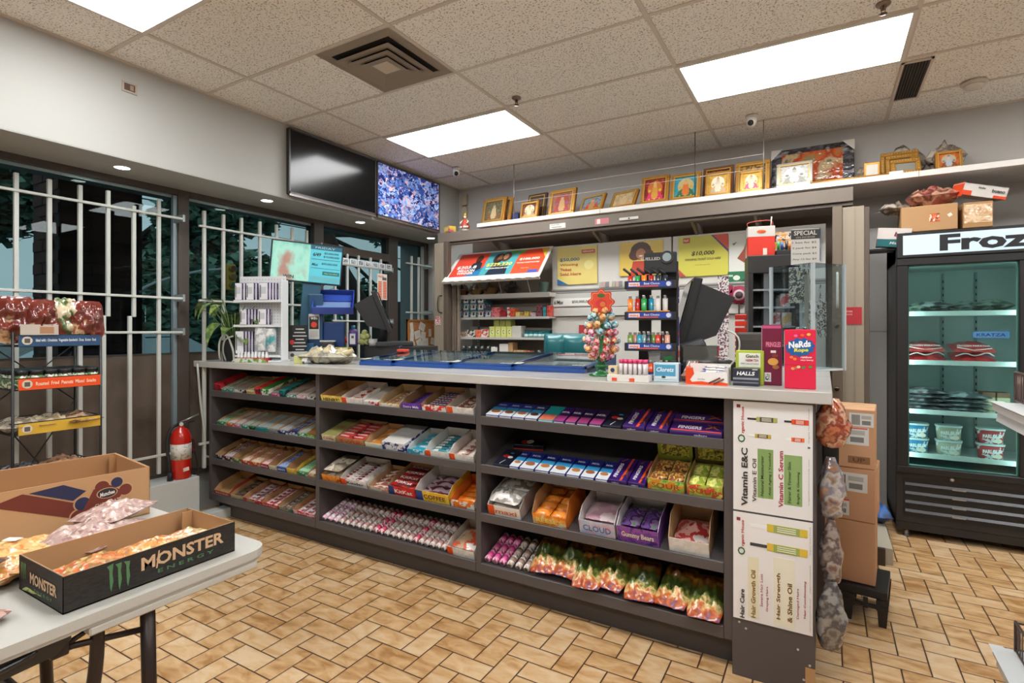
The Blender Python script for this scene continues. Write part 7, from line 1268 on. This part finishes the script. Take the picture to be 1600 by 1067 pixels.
f.box(-.12, .12, -.08, .08, .07, .075, WM); f.box(-.12, .12, -.08, -.077, 0, .075, WM); f.box(-.12, .12, .077, .08, 0, .075, WM); f.box(.117, .12, -.08, .08, 0, .075, WM); f.box(-.12, -.117, -.08, .08, -.01, .08, OR); f.box(.05, .12, -.082, -.08, -.0, .018, OR); f.box(-.12, -.07, -.0815, -.08, 0, .03, OR); f.text('bueno', (.07, -.083, .045), .07, .022, M('2A2A2C'), FRONT, .03); f.text('kinder', (-.02, -.083, .055), .04, .012, M('2A2A2C'), FRONT, .03); f.build('carton', t)
t = thing('open_carton', 'teal and white open carton overhanging the left side of the freezer', 'carton', (.38, 4.60, 1.98), (.1, .12, -.05)); f = MB(); f.box(-.07, .12, -.10, .10, .0, .005, M('2A3A3E')); f.box(-.07, .12, -.10, -.096, 0, .12, M('1F6A70', .45)); f.box(-.07, .12, -.101, -.0965, .055, .13, M('D8D0CC', .45)); f.box(-.07, -.066, -.1, .1, 0, .12, M('B8343A', .45)); f.text('but', (.06, -.102, .09), .07, .03, M('8A1E3A'), FRONT, .03, .2); f.text('Malai', (.04, -.102, .03), .07, .018, M('C8DCDC'), FRONT, .02, .2); f.build('carton', t)
b = MB(); b.box(-.14, .10, -.09, .09, 0, .012, M('2A2A2C', .5)); b.cyl((-.14, 0, .006), (-.14, .45, .006), .01, M('3A3A3A')); b.box(-.14, -.12, -.09, .5, 0, .012, M('2A2A2C', .5)); single(b, 'wall_bracket', 'dark metal wall bracket left of the freezer top', 'bracket', (.36, 4.62, 1.955))
# switch plates, corner trim, timber kerb
for (x, n_, lab) in ((.285, 2, 'white double switch and outlet plate on the back wall'), (.385, 1, 'white single switch plate by the freezer')):
    b = MB(); w_ = .038*n_; b.box(-w_, w_, -.006, 0, -.06, .06, M('CFCBC6', .4), .002)
    for i in range(n_):
        xx = (i-(n_-1)/2)*.06; b.box(xx-.017, xx+.017, -.009, -.006, -.034, .034, M('DAD6D2', .35), .001)
        if i == 0 and n_ == 2: b.box(xx-.006, xx-.003, -.01, -.009, .005, .018, M('555555')); b.box(xx+.003, xx+.006, -.01, -.009, .005, .018, M('555555')); b.box(xx-.006, xx-.003, -.01, -.009, -.02, -.008, M('555555'))
    single(b, 'switch_plate', lab, 'switch', (x, 5.128, 1.47))
b = MB(); b.box(.24, .415, 5.08, 5.13, 0, 2.2, M('BEBCB9', .6)); b.box(.235, .245, 5.05, 5.13, 0, 2.2, M('9A9794', .5)); b.box(.24, .415, 5.075, 5.08, 1.385, 1.395, M('9A9896', .5)); struct(b, 'trim_3')
b = MB(); b.box(-.06, .02, 0, 1.2, 0, .10, M('B0A796', .7), .003); b.box(-.06, -.02, -.03, 0, 0, .10, M('3A2E26', .6)); single(b, 'timber_kerb', 'low weathered timber kerb beside the freezer foot', 'kerb', (.33, 3.9, 0))
b = MB(); b.pillow(.10, .2, .12, MIX(['1E4A8A', '2E62A8', '16366A'], 6, .5, .2, interp='EASE', bump=.4), 1, 10, .1, .4); single(b, 'blue_cloth', 'crumpled blue bag on the floor behind the timber kerb', 'bag', (.32, 4.4, .10), .3)
# ================================================================ CARDBOARD STACK ON A DOLLY
t = thing('dolly', 'black plastic dolly under the stack of cardboard boxes', 'dolly', (.13, 3.20, 0), -.12); f = MB(); K = M('1D1D1F', .45); f.box(-.17, .14, -.13, .17, .13, .17, K, .006)
for k in range(6): f.box(-.165+k*.052, -.145+k*.052, -.135, -.128, .08, .13, K)
f.box(-.17, .14, -.132, -.12, .085, .10, K); f.build('deck', t)
for x in (-.15, -.02, .12):
    for y in (-.11, .15): f = MB(); f.add([(x-.025, y-.02, .13), (x+.025, y-.02, .13), (x+.025, y+.02, .13), (x-.025, y+.02, .13), (x-.015, y-.012, 0), (x+.015, y-.012, 0), (x+.015, y+.012, 0), (x-.015, y+.012, 0)], [(0, 3, 2, 1), (4, 5, 6, 7), (0, 1, 5, 4), (1, 2, 6, 5), (2, 3, 7, 6), (3, 0, 4, 7)], K); f.build('leg', t)
z = .172
for k, (w_, d, h, rz, lab, st) in enumerate(((.215, .26, .30, -.10, 'plain brown cardboard box at the bottom of the stack', 0), (.225, .27, .255, -.13, 'brown cardboard box with three shipping labels in the stack middle', 2), (.21, .28, .285, -.09, 'brown cardboard box with two shipping labels on the stack top', 1))):
    b = bx(w_, d, h, ('C49470', 'C4926E', 'C4946F')[k]); b.T = FRONT; b.T = Matrix.Identity(4)
    y = -d/2-.0004
    def lab_(x, zc, w2, h2, bars_=True):
        b.rect((x, y, zc), w2, h2, M('D6D2CC', .5), FRONT, .0008)
        for q in range(7): b.rect((x-w2*.38+q*w2*.05, y-.001, zc), w2*.03, h2*.75, M('3A3836'), FRONT, .0004)
        b.rect((x+w2*.2, y-.001, zc+h2*.2), w2*.4, h2*.25, M('B0ACA6'), FRONT, .0004); b.rect((x+w2*.2, y-.001, zc-h2*.2), w2*.35, h2*.3, M('7A7874'), FRONT, .0004)
    if st == 1: lab_(-.0, .155, .16, .085); lab_(.05, .235, .10, .065); b.rect((.02, y, .193), .11, .006, M('C84A3A'), FRONT, .001); b.rect((.04, y, .04), .09, .035, M('8A6240'), FRONT, .001); b.text('UP', (.04, y-.001, .04), .05, .02, M('5A3E28'), FRONT, .02)
    if st == 2: lab_(-.0, .185, .16, .09); lab_(-.045, .055, .10, .07); b.rect((-.045, y, .095), .10, .008, M('C84A3A'), FRONT, .001); b.rect((-.04, y, .118), .07, .015, M('D8D2CA'), FRONT, .0008)
    single(b, 'cardboard_box', lab, 'cardboard box', (.115, 3.24, z), rz, 'boxes on the dolly'); z += h+.002
# bags hanging on the counter's right side
for (y, z0, w_, h_, th, c, lab) in ((2.46, .93, .14, .20, .10, ['A8442E', 'C87850', '8A3424', 'D8A888', 'B86A50'], 'clear bag of orange brown goods hanging at the counter end, topmost'), (2.55, .62, .12, .26, .08, ['6A5E66', 'A88A78', 'C8BEB8', '8A8490', 'B88A6A'], 'clear bag of mixed small goods hanging at the counter end'), (2.52, .36, .10, .27, .06, ['8A6A60', 'C4B4AC', '6A5650', 'A89890'], 'crumpled clear bag with brownish goods low at counter end'), (2.44, .13, .12, .28, .05, ['6A6464', '8E8A8A', '545052', 'A8A6A6'], 'empty grey plastic bag hanging lowest at the counter end')):
    b = MB(); b.sack(w_*.95, th*1.1, h_, MIX(c, 16, .12, 1, interp='EASE', bump=.7, bs=22), y*9, 18, .35)
    single(b, 'hanging_bag', lab, 'plastic bag', (.022+.004*(z0 > .9), y+.03, z0), .35)
b = MB(); b.box(-.01, .05, -.04, .05, .0, .16, M('1C1B1C', .5), .008); b.cyl((.02, 0, .16), (.02, 0, .2), .01, M('9A6A4A')); single(b, 'black_pouch', 'small black pouch between the hanging bags at the counter end', 'pouch', (.0, 2.62, .80))
# ================================================================ RIGHT GONDOLA SHELVES
def gshelf(z, lab):
    x0, y1 = .545, 2.66; t = thing('gondola_shelf', lab, 'shelf', (x0, y1, z)); WG = M('C9CBCC', .35)
    f = MB(); f.box(0, .58, -3.4, 0, -.03, 0, WG); f.add([(-.012, 0, .004), (-.012, -3.4, .004), (.03, -3.4, .004), (.03, 0, .004), (0, 0, -.045), (0, -3.4, -.045), (.018, 0, -.022), (.018, -3.4, -.022), (.01, 0, -.07), (.01, -3.4, -.07)], [(0, 1, 2, 3), (0, 6, 7, 1), (6, 8, 9, 7)], WG); f.build('deck', t)
    f = MB(); BR_ = M('6A5852', .35, .5)
    f.tube([(.06, -.02, .005), (.06, -.02, .115), (.06, -3.3, .115)], .005, BR_, 6); f.tube([(.06, -.02, .012), (.06, -3.3, .012)], .004, BR_, 6)
    for k in range(70): f.cyl((.06, -.05-k*.026, .01), (.06, -.05-k*.026, .115), .0022, BR_, 5)
    f.build('wire_fence', t); f = MB(); f.tube([(.06, -.02, .11), (.45, -.02, .11)], .004, BR_, 6); f.tube([(.06, -.02, .012), (.45, -.02, .012)], .004, BR_, 6); 
    for k in range(14): f.cyl((.07+k*.027, -.02, .012), (.07+k*.027, -.02, .11), .0022, BR_, 5)
    f.build('end_fence', t)
gshelf(1.13, 'upper white gondola shelf with wire fence at the right edge'); gshelf(.215, 'lower white gondola shelf with wire fence at the bottom right')
b = MB(); b.box(1.14, 1.18, -.8, 2.66, 0, 1.6, M('BFC1C2', .5)); b.box(.62, 1.14, -.8, 2.6, 0, .13, M('A9ABAC', .5)); single(b, 'gondola_upright', 'white gondola upright and base carrying the wire fenced shelves', 'gondola')
# ================================================================ SNACK RACK AT THE WINDOW
RX = -3.6; RY0, RY1 = 1.10, 1.487
t = thing('snack_rack', 'black wire snack rack with blue, orange and yellow shelf fronts', 'rack', (RX, RY0, 0)); K = M('1A1A1C', .4); DD = .32; WD = RY1-RY0
for x in (0, -DD):
    for y in (0, WD): f = MB(); f.cyl((x, y, 0), (x, y, 1.39), .007, K, 8); f.build('post', t)
LEV = ((1.345, '2A4A6E', 'Ideal with : Omelette  Vegetable Sandwich  Dosa  Butter  Roti', 'D8E0E8'), (1.118, 'E0501E', 'Roasted  Fried  Peanuts  Mixed  Snacks', 'F4D0B8'), (.885, 'C8A238', '', 'C8A238'), (.62, None, '', None))
for z, c, tx, tcc in LEV:
    f = MB()
    for k in range(9): f.cyl((-k*DD/8, 0, z-.03), (-k*DD/8, WD, z-.03), .003, K, 5)
    for k in range(3): f.cyl((0, k*WD/2, z-.03), (-DD, k*WD/2, z-.03), .003, K, 5)
    for q in (((0, 0), (-DD, 0)), ((-DD, 0), (-DD, WD)), ((-DD, WD), (0, WD)), ((0, 0), (0, WD))): f.cyl((*q[0], z+.03), (*q[1], z+.03), .003, K, 5)
    for k in range(9): f.cyl((-k*DD/8, WD, z-.03), (-k*DD/8, WD, z+.03), .0025, K, 5)
    if c is None:
        for k in range(12): f.cyl((0, k*WD/11, z-.03), (0, k*WD/11, z+.03), .0025, K, 5); f.cyl((-DD, k*WD/11, z-.03), (-DD, k*WD/11, z+.03), .0025, K, 5)
    f.build('basket', t)
    if c:
        f = MB(); f.box(.006, .010, .02, WD-.005, z-.03, z+.028, M(c, .4)); f.disc((.0105, .055, z), .022, M('C8C0B0', .5), 16, RIGHTF); f.disc((.012, .055, z), .016, M('5A5048', .5), 4, RIGHTF@R(PI/4))
        if tx: f.text(tx, (.0115, .225, z-.0), .27, .020, M(tcc), RIGHTF, .02)
        else: f.rect((.011, .30, z+.008), .03, .008, M('4A8A3A'), RIGHTF)
        f.build('front_strip', t)
f = MB()
for a_, b_2 in (((-DD, 0, .35), (-DD, WD, .98)), ((-DD, WD, .35), (-DD, 0, .98)), ((-DD, 0, .98), (-DD, WD, 1.32)), ((-DD, WD, .98), (-DD, 0, 1.32))): f.cyl(a_, b_2, .004, K, 5)
f.build('cross_brace', t)
NUT = ['4A1A16', '6A2A22', '7A3226', 'D0B088', '9A4A34', 'DCCAA4']
for k, (y, x, s_, c, lab) in enumerate(((1.13, -3.72, .20, NUT, 'brown snack bag with pale nuts at the left end of the rack top'), (1.235, -3.70, .17, NUT, 'brown bag with pale nuts print, second on the rack top'), (1.345, -3.72, .14, ['6A2A22', 'D8C8A8', '4A6A3A', '8A4030', 'A8604A', '5A221C'], 'narrow brown and green snack bag in the middle of rack top'), (1.44, -3.68, .18, NUT, 'brown nut bag with green top at the right end of the rack'), (1.16, -3.83, .2, NUT, 'brown nut bag standing behind the first one on the rack'))):
    b = MB(); b.T = T(0, 0, .125)@R(PI/2)@R(PI/2-.15-.08*(k%2), 'X'); b.pillow(s_*.86, .25-.03*(k%2), .11, MIX(c, 11, .2, .8, pos=[.0, .42, .53, .60, .65, .70], bump=.4, bs=16, stretch=(1, 1, .7), interp='EASE'), k*3, 18, .14, .7, taper=.22); single(b, 'nut_bag', lab, 'snack bag', (x, y, 1.322), (0, 0, (k % 3-1)*.12))
b = MB(); b.box(0, .003, 0, .16, 0, .055, M('B8ACA0', .6)); b.rect((.0035, .11, .025), .06, .035, M('A87A5A'), RIGHTF); single(b, 'price_card', 'pale grey card in front of the brown nut bags', 'card', (-3.585, 1.125, 1.375))
b = MB(); b.lathe([(.001, 0), (.029, 0), (.031, .004), (.031, .075), (.001, .075)], MIX(['C4C8B8', '5A7A4A', 'D4D4C8', '3E5A4A'], 22, .25, .4), 16); b.lathe([(.033, .073), (.033, .095), (.03, .098), (.001, .098)], M('1A1C20', .35), 16)
c0 = single(b, 'spice_jar', 'black lidded jar with green white wrap on the second rack shelf', 'jar', (-3.63, 1.14, 1.092), 0, 'black lidded jars on the rack')
for i in range(6):
    for j in range(4):
        if i+j: dup(c0, (-3.63-j*.072, 1.14+i*.063, 1.092), (0, 0, i*1.3+j))
for k, (y, x, w_, c, lab) in enumerate(((1.16, -3.72, .2, ['A89A88', 'C4B8A4', '8A7A68'], 'beige peanut bag lying at the left of the third rack shelf'), (1.28, -3.72, .2, ['B8A488', 'D4C4A4', '9A8468'], 'beige nut bag lying in the middle of the third rack shelf'), (1.40, -3.70, .18, ['3A2420', '6A4434', 'B89878'], 'dark brown nut bag at the right of the third rack shelf'))):
    b = MB(); b.pillow(w_, .26, .07, MIX(c, 24, .2, .8, interp='EASE', bump=.5, bs=30), k, 12, .1, .5); single(b, 'nut_bag', lab, 'snack bag', (x, y, .862), PI/2+.1*k)
for k, (y, c, lab) in enumerate(((1.17, ['2A3444', '6A7484', '1E2430', 'A8B0B8'], 'dark blue printed bag in the lowest visible rack basket'), (1.36, ['A87A5A', 'C89A78', '8A5E44'], 'light brown bag in the lowest visible rack basket'))):
    b = MB(); b.pillow(.22, .28, .08, MIX(c, 14, .25, .7, interp='EASE', bump=.5), k+5, 12, .1, .5); single(b, 'nut_bag', lab, 'snack bag', (-3.74, y, .60), PI/2)
# ================================================================ FIRE EXTINGUISHER
t = thing('fire_extinguisher', 'red fire extinguisher on the white ledge under the window', 'fire extinguisher', (-4.02, 2.16, .335)); RD = M('C01E14', .25, coat=.6)
f = MB(); f.lathe([(.001, 0), (.062, 0), (.066, .01), (.066, .30), (.05, .345), (.022, .365), (.02, .375), (.001, .376)], RD, 28); f.build('cylinder', t)
f = MB(); f.lathe([(.0668, .14), (.0668, .25)], MIX(['D4D0C8', 'D4D0C8', '9A9A96'], 60, .4), 28); f.rect((.067, 0, .07), .04, .025, M('E4DCD4'), RIGHTF, .001, .1); f.build('label_sticker', t)
f = MB(); f.cyl((0, 0, .375), (0, 0, .40), .015, M('2A2A2A', .4)); f.tube([(0, -.01, .40), (.03, .03, .42), (.05, .10, .45)], .006, M('9A9A9A', .3, .7)); f.tube([(0, -.01, .39), (.02, .03, .395), (.03, .08, .40)], .006, M('2A2A2A', .3)); f.disc((.02, -.01, .39), .014, M('D4D4CC', .3), 14, RIGHTF, t=.006); f.build('valve', t)
f = MB(); f.tube([(0, -.015, .39), (.0, -.07, .36), (.0, -.095, .25), (.02, -.09, .12), (.02, -.085, .06)], .011, M('1C1C1E', .5)); f.cyl((.02, -.085, .06), (.02, -.085, .0), .016, M('1C1C1E', .5), 10, .02); f.build('hose', t)
b = MB(); b.tube([(0, 0, 1.05), (.01, .02, .75), (.03, .04, .5), (.0, .06, .35), (.01, .14, .33), (.05, .12, .28)], .008, M('B8BAB6', .5)); b.tube([(-.02, -.1, .32), (0, -.02, .42), (.01, -.05, .5), (0, .0, .3), (.02, -.01, .12)], .006, M('2A1E1E', .5), 6); b.box(-.01, .01, -.06, -.02, .40, .50, M('6A2A2A', .5), .004)
single(b, 'power_cables', 'pale and dark power cables hanging at the left end of the counter', 'cable', (-4.06, 2.30, .10))
# ================================================================ FOLDING TABLE AND ITS GOODS
TXR = -1.475
t = thing('folding_table', 'light grey plastic folding table with dark legs in the foreground', 'table', (-1.85, .2, 0)); GY = M('B4B2AC', .5, bump=.08, bs=300); KL = M('2E2422', .35, .3)
def topsl(y0, y1, round_):
    f = MB(); x0, x1 = -.385, .375; pts = [(x0, y0), (x1, y0)]
    if round_: r = .06; pts += [(x1-r+r*math.cos(a*PI/12), y1-r+r*math.sin(a*PI/12)) for a in range(0, 7)]+[(x0+r-r*math.sin(a*PI/12), y1-r+r*math.cos(a*PI/12)) for a in range(0, 7)]
    else: pts += [(x1, y1), (x0, y1)]
    f.prism(pts, .716, .74, GY)
    c = (sum(p[0] for p in pts)/len(pts), sum(p[1] for p in pts)/len(pts)); f.prism([((x-c[0])*.985+c[0], (y-c[1])*.985+c[1]) for x, y in pts], .706, .716, GY); return f
f = topsl(-1.0, .86, True); f.build('tabletop', t)
for q in ((.33, .370, .39, .82), (.28-.6, .33, .80, .84), (-.36, -.32, .4, .82)): f = MB(); f.box(*q, .684, .7055, GY, .004); f.build('apron', t)
for x in (-.30, .335): f = MB(); f.tube([(x, .53, .70), (x, .535, .45), (x, .55, .02)], .017, KL, 12); f.build('leg', t)
for x in (-.30, .335): f = MB(); f.tube([(x, .42, .70), (x, .415, .58), (x, .385, .40), (x-.01, .33, .02)], .015, KL, 12); f.build('leg', t)
f = MB(); f.tube([(-.30, .39, .42), (.335, .39, .42)], .012, KL, 8); f.tube([(-.30, .545, .12), (.335, .545, .12)], .012, KL, 8); f.build('cross_bar', t)
f = MB(); f.tube([(.335, .34, .672), (.335, .52, .632)], .008, KL, 8); f.box(.322, .348, .325, .36, .655, .69, KL, .005); f.build('brace', t)
f = MB(); f.tube([(.335, .35, .672), (.335, .425, .695)], .006, KL, 8); f.build('brace', t)
f = MB(); BK = M('17171A', .35, coat=.3); f.prism([(.0, .706), (.36, .706), (.36, .690), (.33, .668), (.10, .655), (.04, .655), (.0, .675)], .30, .355, BK, Matrix(((0, 0, 1, 0), (1, 0, 0, 0), (0, 1, 0, 0), (0, 0, 0, 1)))); f.tube([(.352, .03, .672), (.356, .06, .668), (.356, .27, .690), (.352, .29, .697)], .008, BK, 10); f.build('locking_handle', t)
# black energy-drink carton tray
TZ = .741; MX0, MX1, MY0, MY1, MH = -1.775, -1.525, .555, .975, .087
t = thing('cardboard_tray', 'black cardboard tray with green claw mark on the folding table', 'tray', ((MX0+MX1)/2, (MY0+MY1)/2, TZ), .0); a, c_ = (MX1-MX0)/2, (MY1-MY0)/2; BKC = MIX(['211C1A', '2A2522', '1B1716'], 60, .6, interp='EASE', stretch=(1, 1, 4)); KI = M('A8825C', .8)
f = MB(); f.box(-a, a, -c_, c_, 0, .003, KI)
for q in ((a-.0012, a, -c_, c_), (-a, -a+.0012, -c_, c_), (-a, a, -c_, -c_+.0012), (-a, a, c_-.0012, c_)): f.box(q[0], q[1], q[2], q[3], 0, MH, BKC)
for q in ((a-.004, a-.0014, -c_+.002, c_-.002), (-a+.0014, -a+.004, -c_+.002, c_-.002), (-a+.002, a-.002, -c_+.0014, -c_+.004), (-a+.002, a-.002, c_-.004, c_-.0014)): f.box(q[0], q[1], q[2], q[3], .002, MH+.0005, KI)
f.box(-a+.03, -a+.033, c_-.035, c_-.004, .003, MH-.001, KI); f.build('tray', t)
TN = M('C9A684', .6); GN = M('4E7A52', .5)
def claw(f, F, cx_, cz, s_, mat):
    for i, (dx, ln) in enumerate(((-1, .9), (0, 1.0), (1, .95))):
        p_ = [(dx*.32-.14, .5), (dx*.32+.10, .56-.05*i), (dx*.32+.06, .2), (dx*.32+.10, -.1), (dx*.32+.02, -.5*ln), (dx*.32-.02, -.35*ln), (dx*.32-.04, .0), (dx*.32-.05, .35)]
        f.prism([(x*s_, z*s_*1.15) for x, z in p_], 0, .0008, mat, T(cx_, 0, cz)@F if F is FRONT else T(a, cx_, cz)@F)
f = MB(); claw(f, RIGHTF, -c_+.115, MH*.5, .058, GN); f.text('MONSTER', (a+.0005, .065, MH*.62), .22, .034, TN, RIGHTF, .03); f.text('E N E R G Y', (a+.0005, .07, MH*.26), .15, .010, GN, RIGHTF, .02); f.text('/', (a+.0008, -.005, MH*.62), .010, .045, TN, RIGHTF, .03)
f2 = T(0, -c_, 0); 
for i, dx in enumerate((-1, 0, 1)): f.prism([(x*.03, z*.038) for x, z in ((dx*.34-.12, .5), (dx*.34+.12, .5), (dx*.34+.02, -.5), (dx*.34-.03, 0))], 0, .0008, GN, T(-.095, -c_-.0002, MH*.62)@FRONT)
f.text('MONSTER', (.02, -c_-.0006, MH*.52), .15, .028, TN, FRONT, .03); f.text('E N E R G Y', (.02, -c_-.0006, MH*.22), .10, .008, GN, FRONT, .02); f.build('print', t)
SNB = lambda c, k: MIX(c, 85, .35, .35, kind='cell', interp='EASE', bump=.6, bs=34)
def sbag(x, y, w_, l, h, c, lab, rz=0, z=TZ, k=1, g=None, rx=0):
    b = MB(); b.pillow(w_, l, h, SNB(c, k), k*2.7, 20, .10, .5); return single(b, 'snack_bag', lab, 'bag of snacks', (x, y, z), (rx, 0, rz), g)
OS = ['B8682E', 'D89050', 'A85A2A', 'E4B078', 'C87A3A']
sbag(-1.66, .66, .13, .19, .045, ['A8602E', 'D8884A', 'C8502A', 'B8A468', '9A6A38'], 'clear bag of orange brown fried snacks at the near end of the black tray', .2, TZ+.016, 1)
sbag(-1.645, .80, .12, .17, .045, ['C0762E', 'E09A4E', 'A8602A', 'E8C8A0'], 'clear bag of ring snacks in the middle of the black tray', -.25, TZ+.018, 2)
sbag(-1.65, .905, .13, .15, .04, ['B8885A', 'D8B890', 'C8643A', '9AA05A', 'E0D0B8'], 'clear bag of mixed pale snacks at the far end of the black tray', .3, TZ+.016, 3)
sbag(-1.69, .60, .10, .10, .02, ['8A9A54', 'B8C080', '6A7A3A'], 'flat green packet under the snack bags in the black tray', .1, TZ+.004, 4)
# large chocolate carton
t = thing('cardboard_box', 'large open brown box printed with maroon and navy blobs on the table', 'cardboard box', (-2.10, 1.02, TZ), -.13); CB = M('BD9268', .75); w3, l3, h3 = .36, .72, .168; CI = M('A97F57', .8)
f = MB()
for q in ((-.003, 0, -l3, 0), (-w3, -w3+.003, -l3, 0), (-w3, 0, -.003, 0), (-w3, 0, -l3, -l3+.003)): f.box(*q, 0, h3, CB)
f.box(-w3, 0, -l3, 0, 0, .003, CI); f.box(-.007, -.0032, -l3+.004, -.004, .002, h3-.001, CI); f.box(-w3+.0032, -w3+.007, -l3+.004, -.004, .002, h3-.001, CI); f.box(-w3+.004, -.004, -.007, -.0032, .002, h3-.001, CI); f.box(-w3+.03, -w3+.034, -.03, -.004, .003, h3-.004, CI); f.build('box', t)
f = MB(); MR = M('6E2C1E', .6); NVY = M('26294C', .6); CBm = M('C49A70', .7)
def blob(y, z, r, mat, off): f.prism(sil(0, 0, r, 20), 0, .0007, mat, T(off, y, z)@RIGHTF)
def bigpoly(pts, mat, off): f.prism(pts, 0, .0007, mat, T(off, 0, 0)@RIGHTF)
bigpoly([(-.42, .13), (-.345, .152), (-.20, .085), (-.225, .045)], MR, .0005); bigpoly([(-.33, .150), (-.245, .158), (-.185, .125), (-.22, .10)], NVY, .0005)
for (y, z, r, m_) in ((-.195, .085, .021, NVY), (-.142, .128, .020, MR), (-.10, .135, .017, NVY), (-.075, .105, .019, MR), (-.205, .045, .022, MR)): blob(y, z, r+.004, CBm, .0008); blob(y, z, r, m_, .0016)
bigpoly([(-.21, .03), (-.165, .125), (-.12, .13), (-.08, .10), (-.10, .07), (-.15, .055)], MR, .0018); f.prism(sil(0, 0, .030, 20, .6), 0, .0007, CBm, T(.0026, -.128, .105)@RIGHTF); f.prism(sil(0, 0, .027, 20, .58), 0, .0007, M('23252E'), T(.0034, -.128, .105)@RIGHTF); f.text('Munchee', (.0042, -.128, .104), .042, .014, M('E4DED8'), RIGHTF@R(.12), .03, .2); f.text('CHOCOLATE', (.0042, -.125, .072), .075, .013, M('D8B89A'), RIGHTF@R(.12), .01); f.build('print', t)
RS = ['A8847C', 'C4A8A0', '8E6C66', 'D8C4BC', 'B0908A']
sbag(-1.985, .86, .16, .21, .05, RS, 'upper clear bag of pinkish grey pellets against the brown box', .5, TZ+.05, 5)
sbag(-1.91, .76, .22, .27, .07, RS, 'big clear bag of pinkish pellets with black print, middle of the table', .6, TZ+.008, 6)
o = sbag(-1.93, .60, .20, .26, .06, ['D89A54', 'E8B878', 'C87E38', 'E4C890'], 'clear bag of orange lentil snacks with a white price tag', .7, TZ+.008, 7)
b = MB(); b.box(-.02, .02, -.012, .012, 0, .001, M('E4E0DA', .5)); single(b, 'price_tag', 'small white price tag on the orange snack bag', 'price tag', (-1.965, .60, TZ+.074), .5)
sbag(-1.86, .50, .16, .22, .055, ['D8A060', 'E8C088', 'C8843E'], 'flat clear bag of orange snacks at the left edge behind the black tray', .3, TZ+.004, 8)
DK = ['4A2E2A', '7A544A', '3A2220', 'A88478', '5E3C36']
sbag(-1.83, .455, .10, .15, .05, DK, 'clear bag of dark dates beside the left end of the black tray', .9, TZ+.002, 9); sbag(-1.84, .475, .10, .13, .04, DK, 'second clear bag of dark dates lying on the first', .4, TZ+.05, 10)
sbag(-1.63, .40, .12, .16, .03, ['8A5A50', 'B88C80', 'A87468', 'D8BCB0'], 'flat clear bag of reddish goods on the near left table corner', .4, TZ+.001, 11)
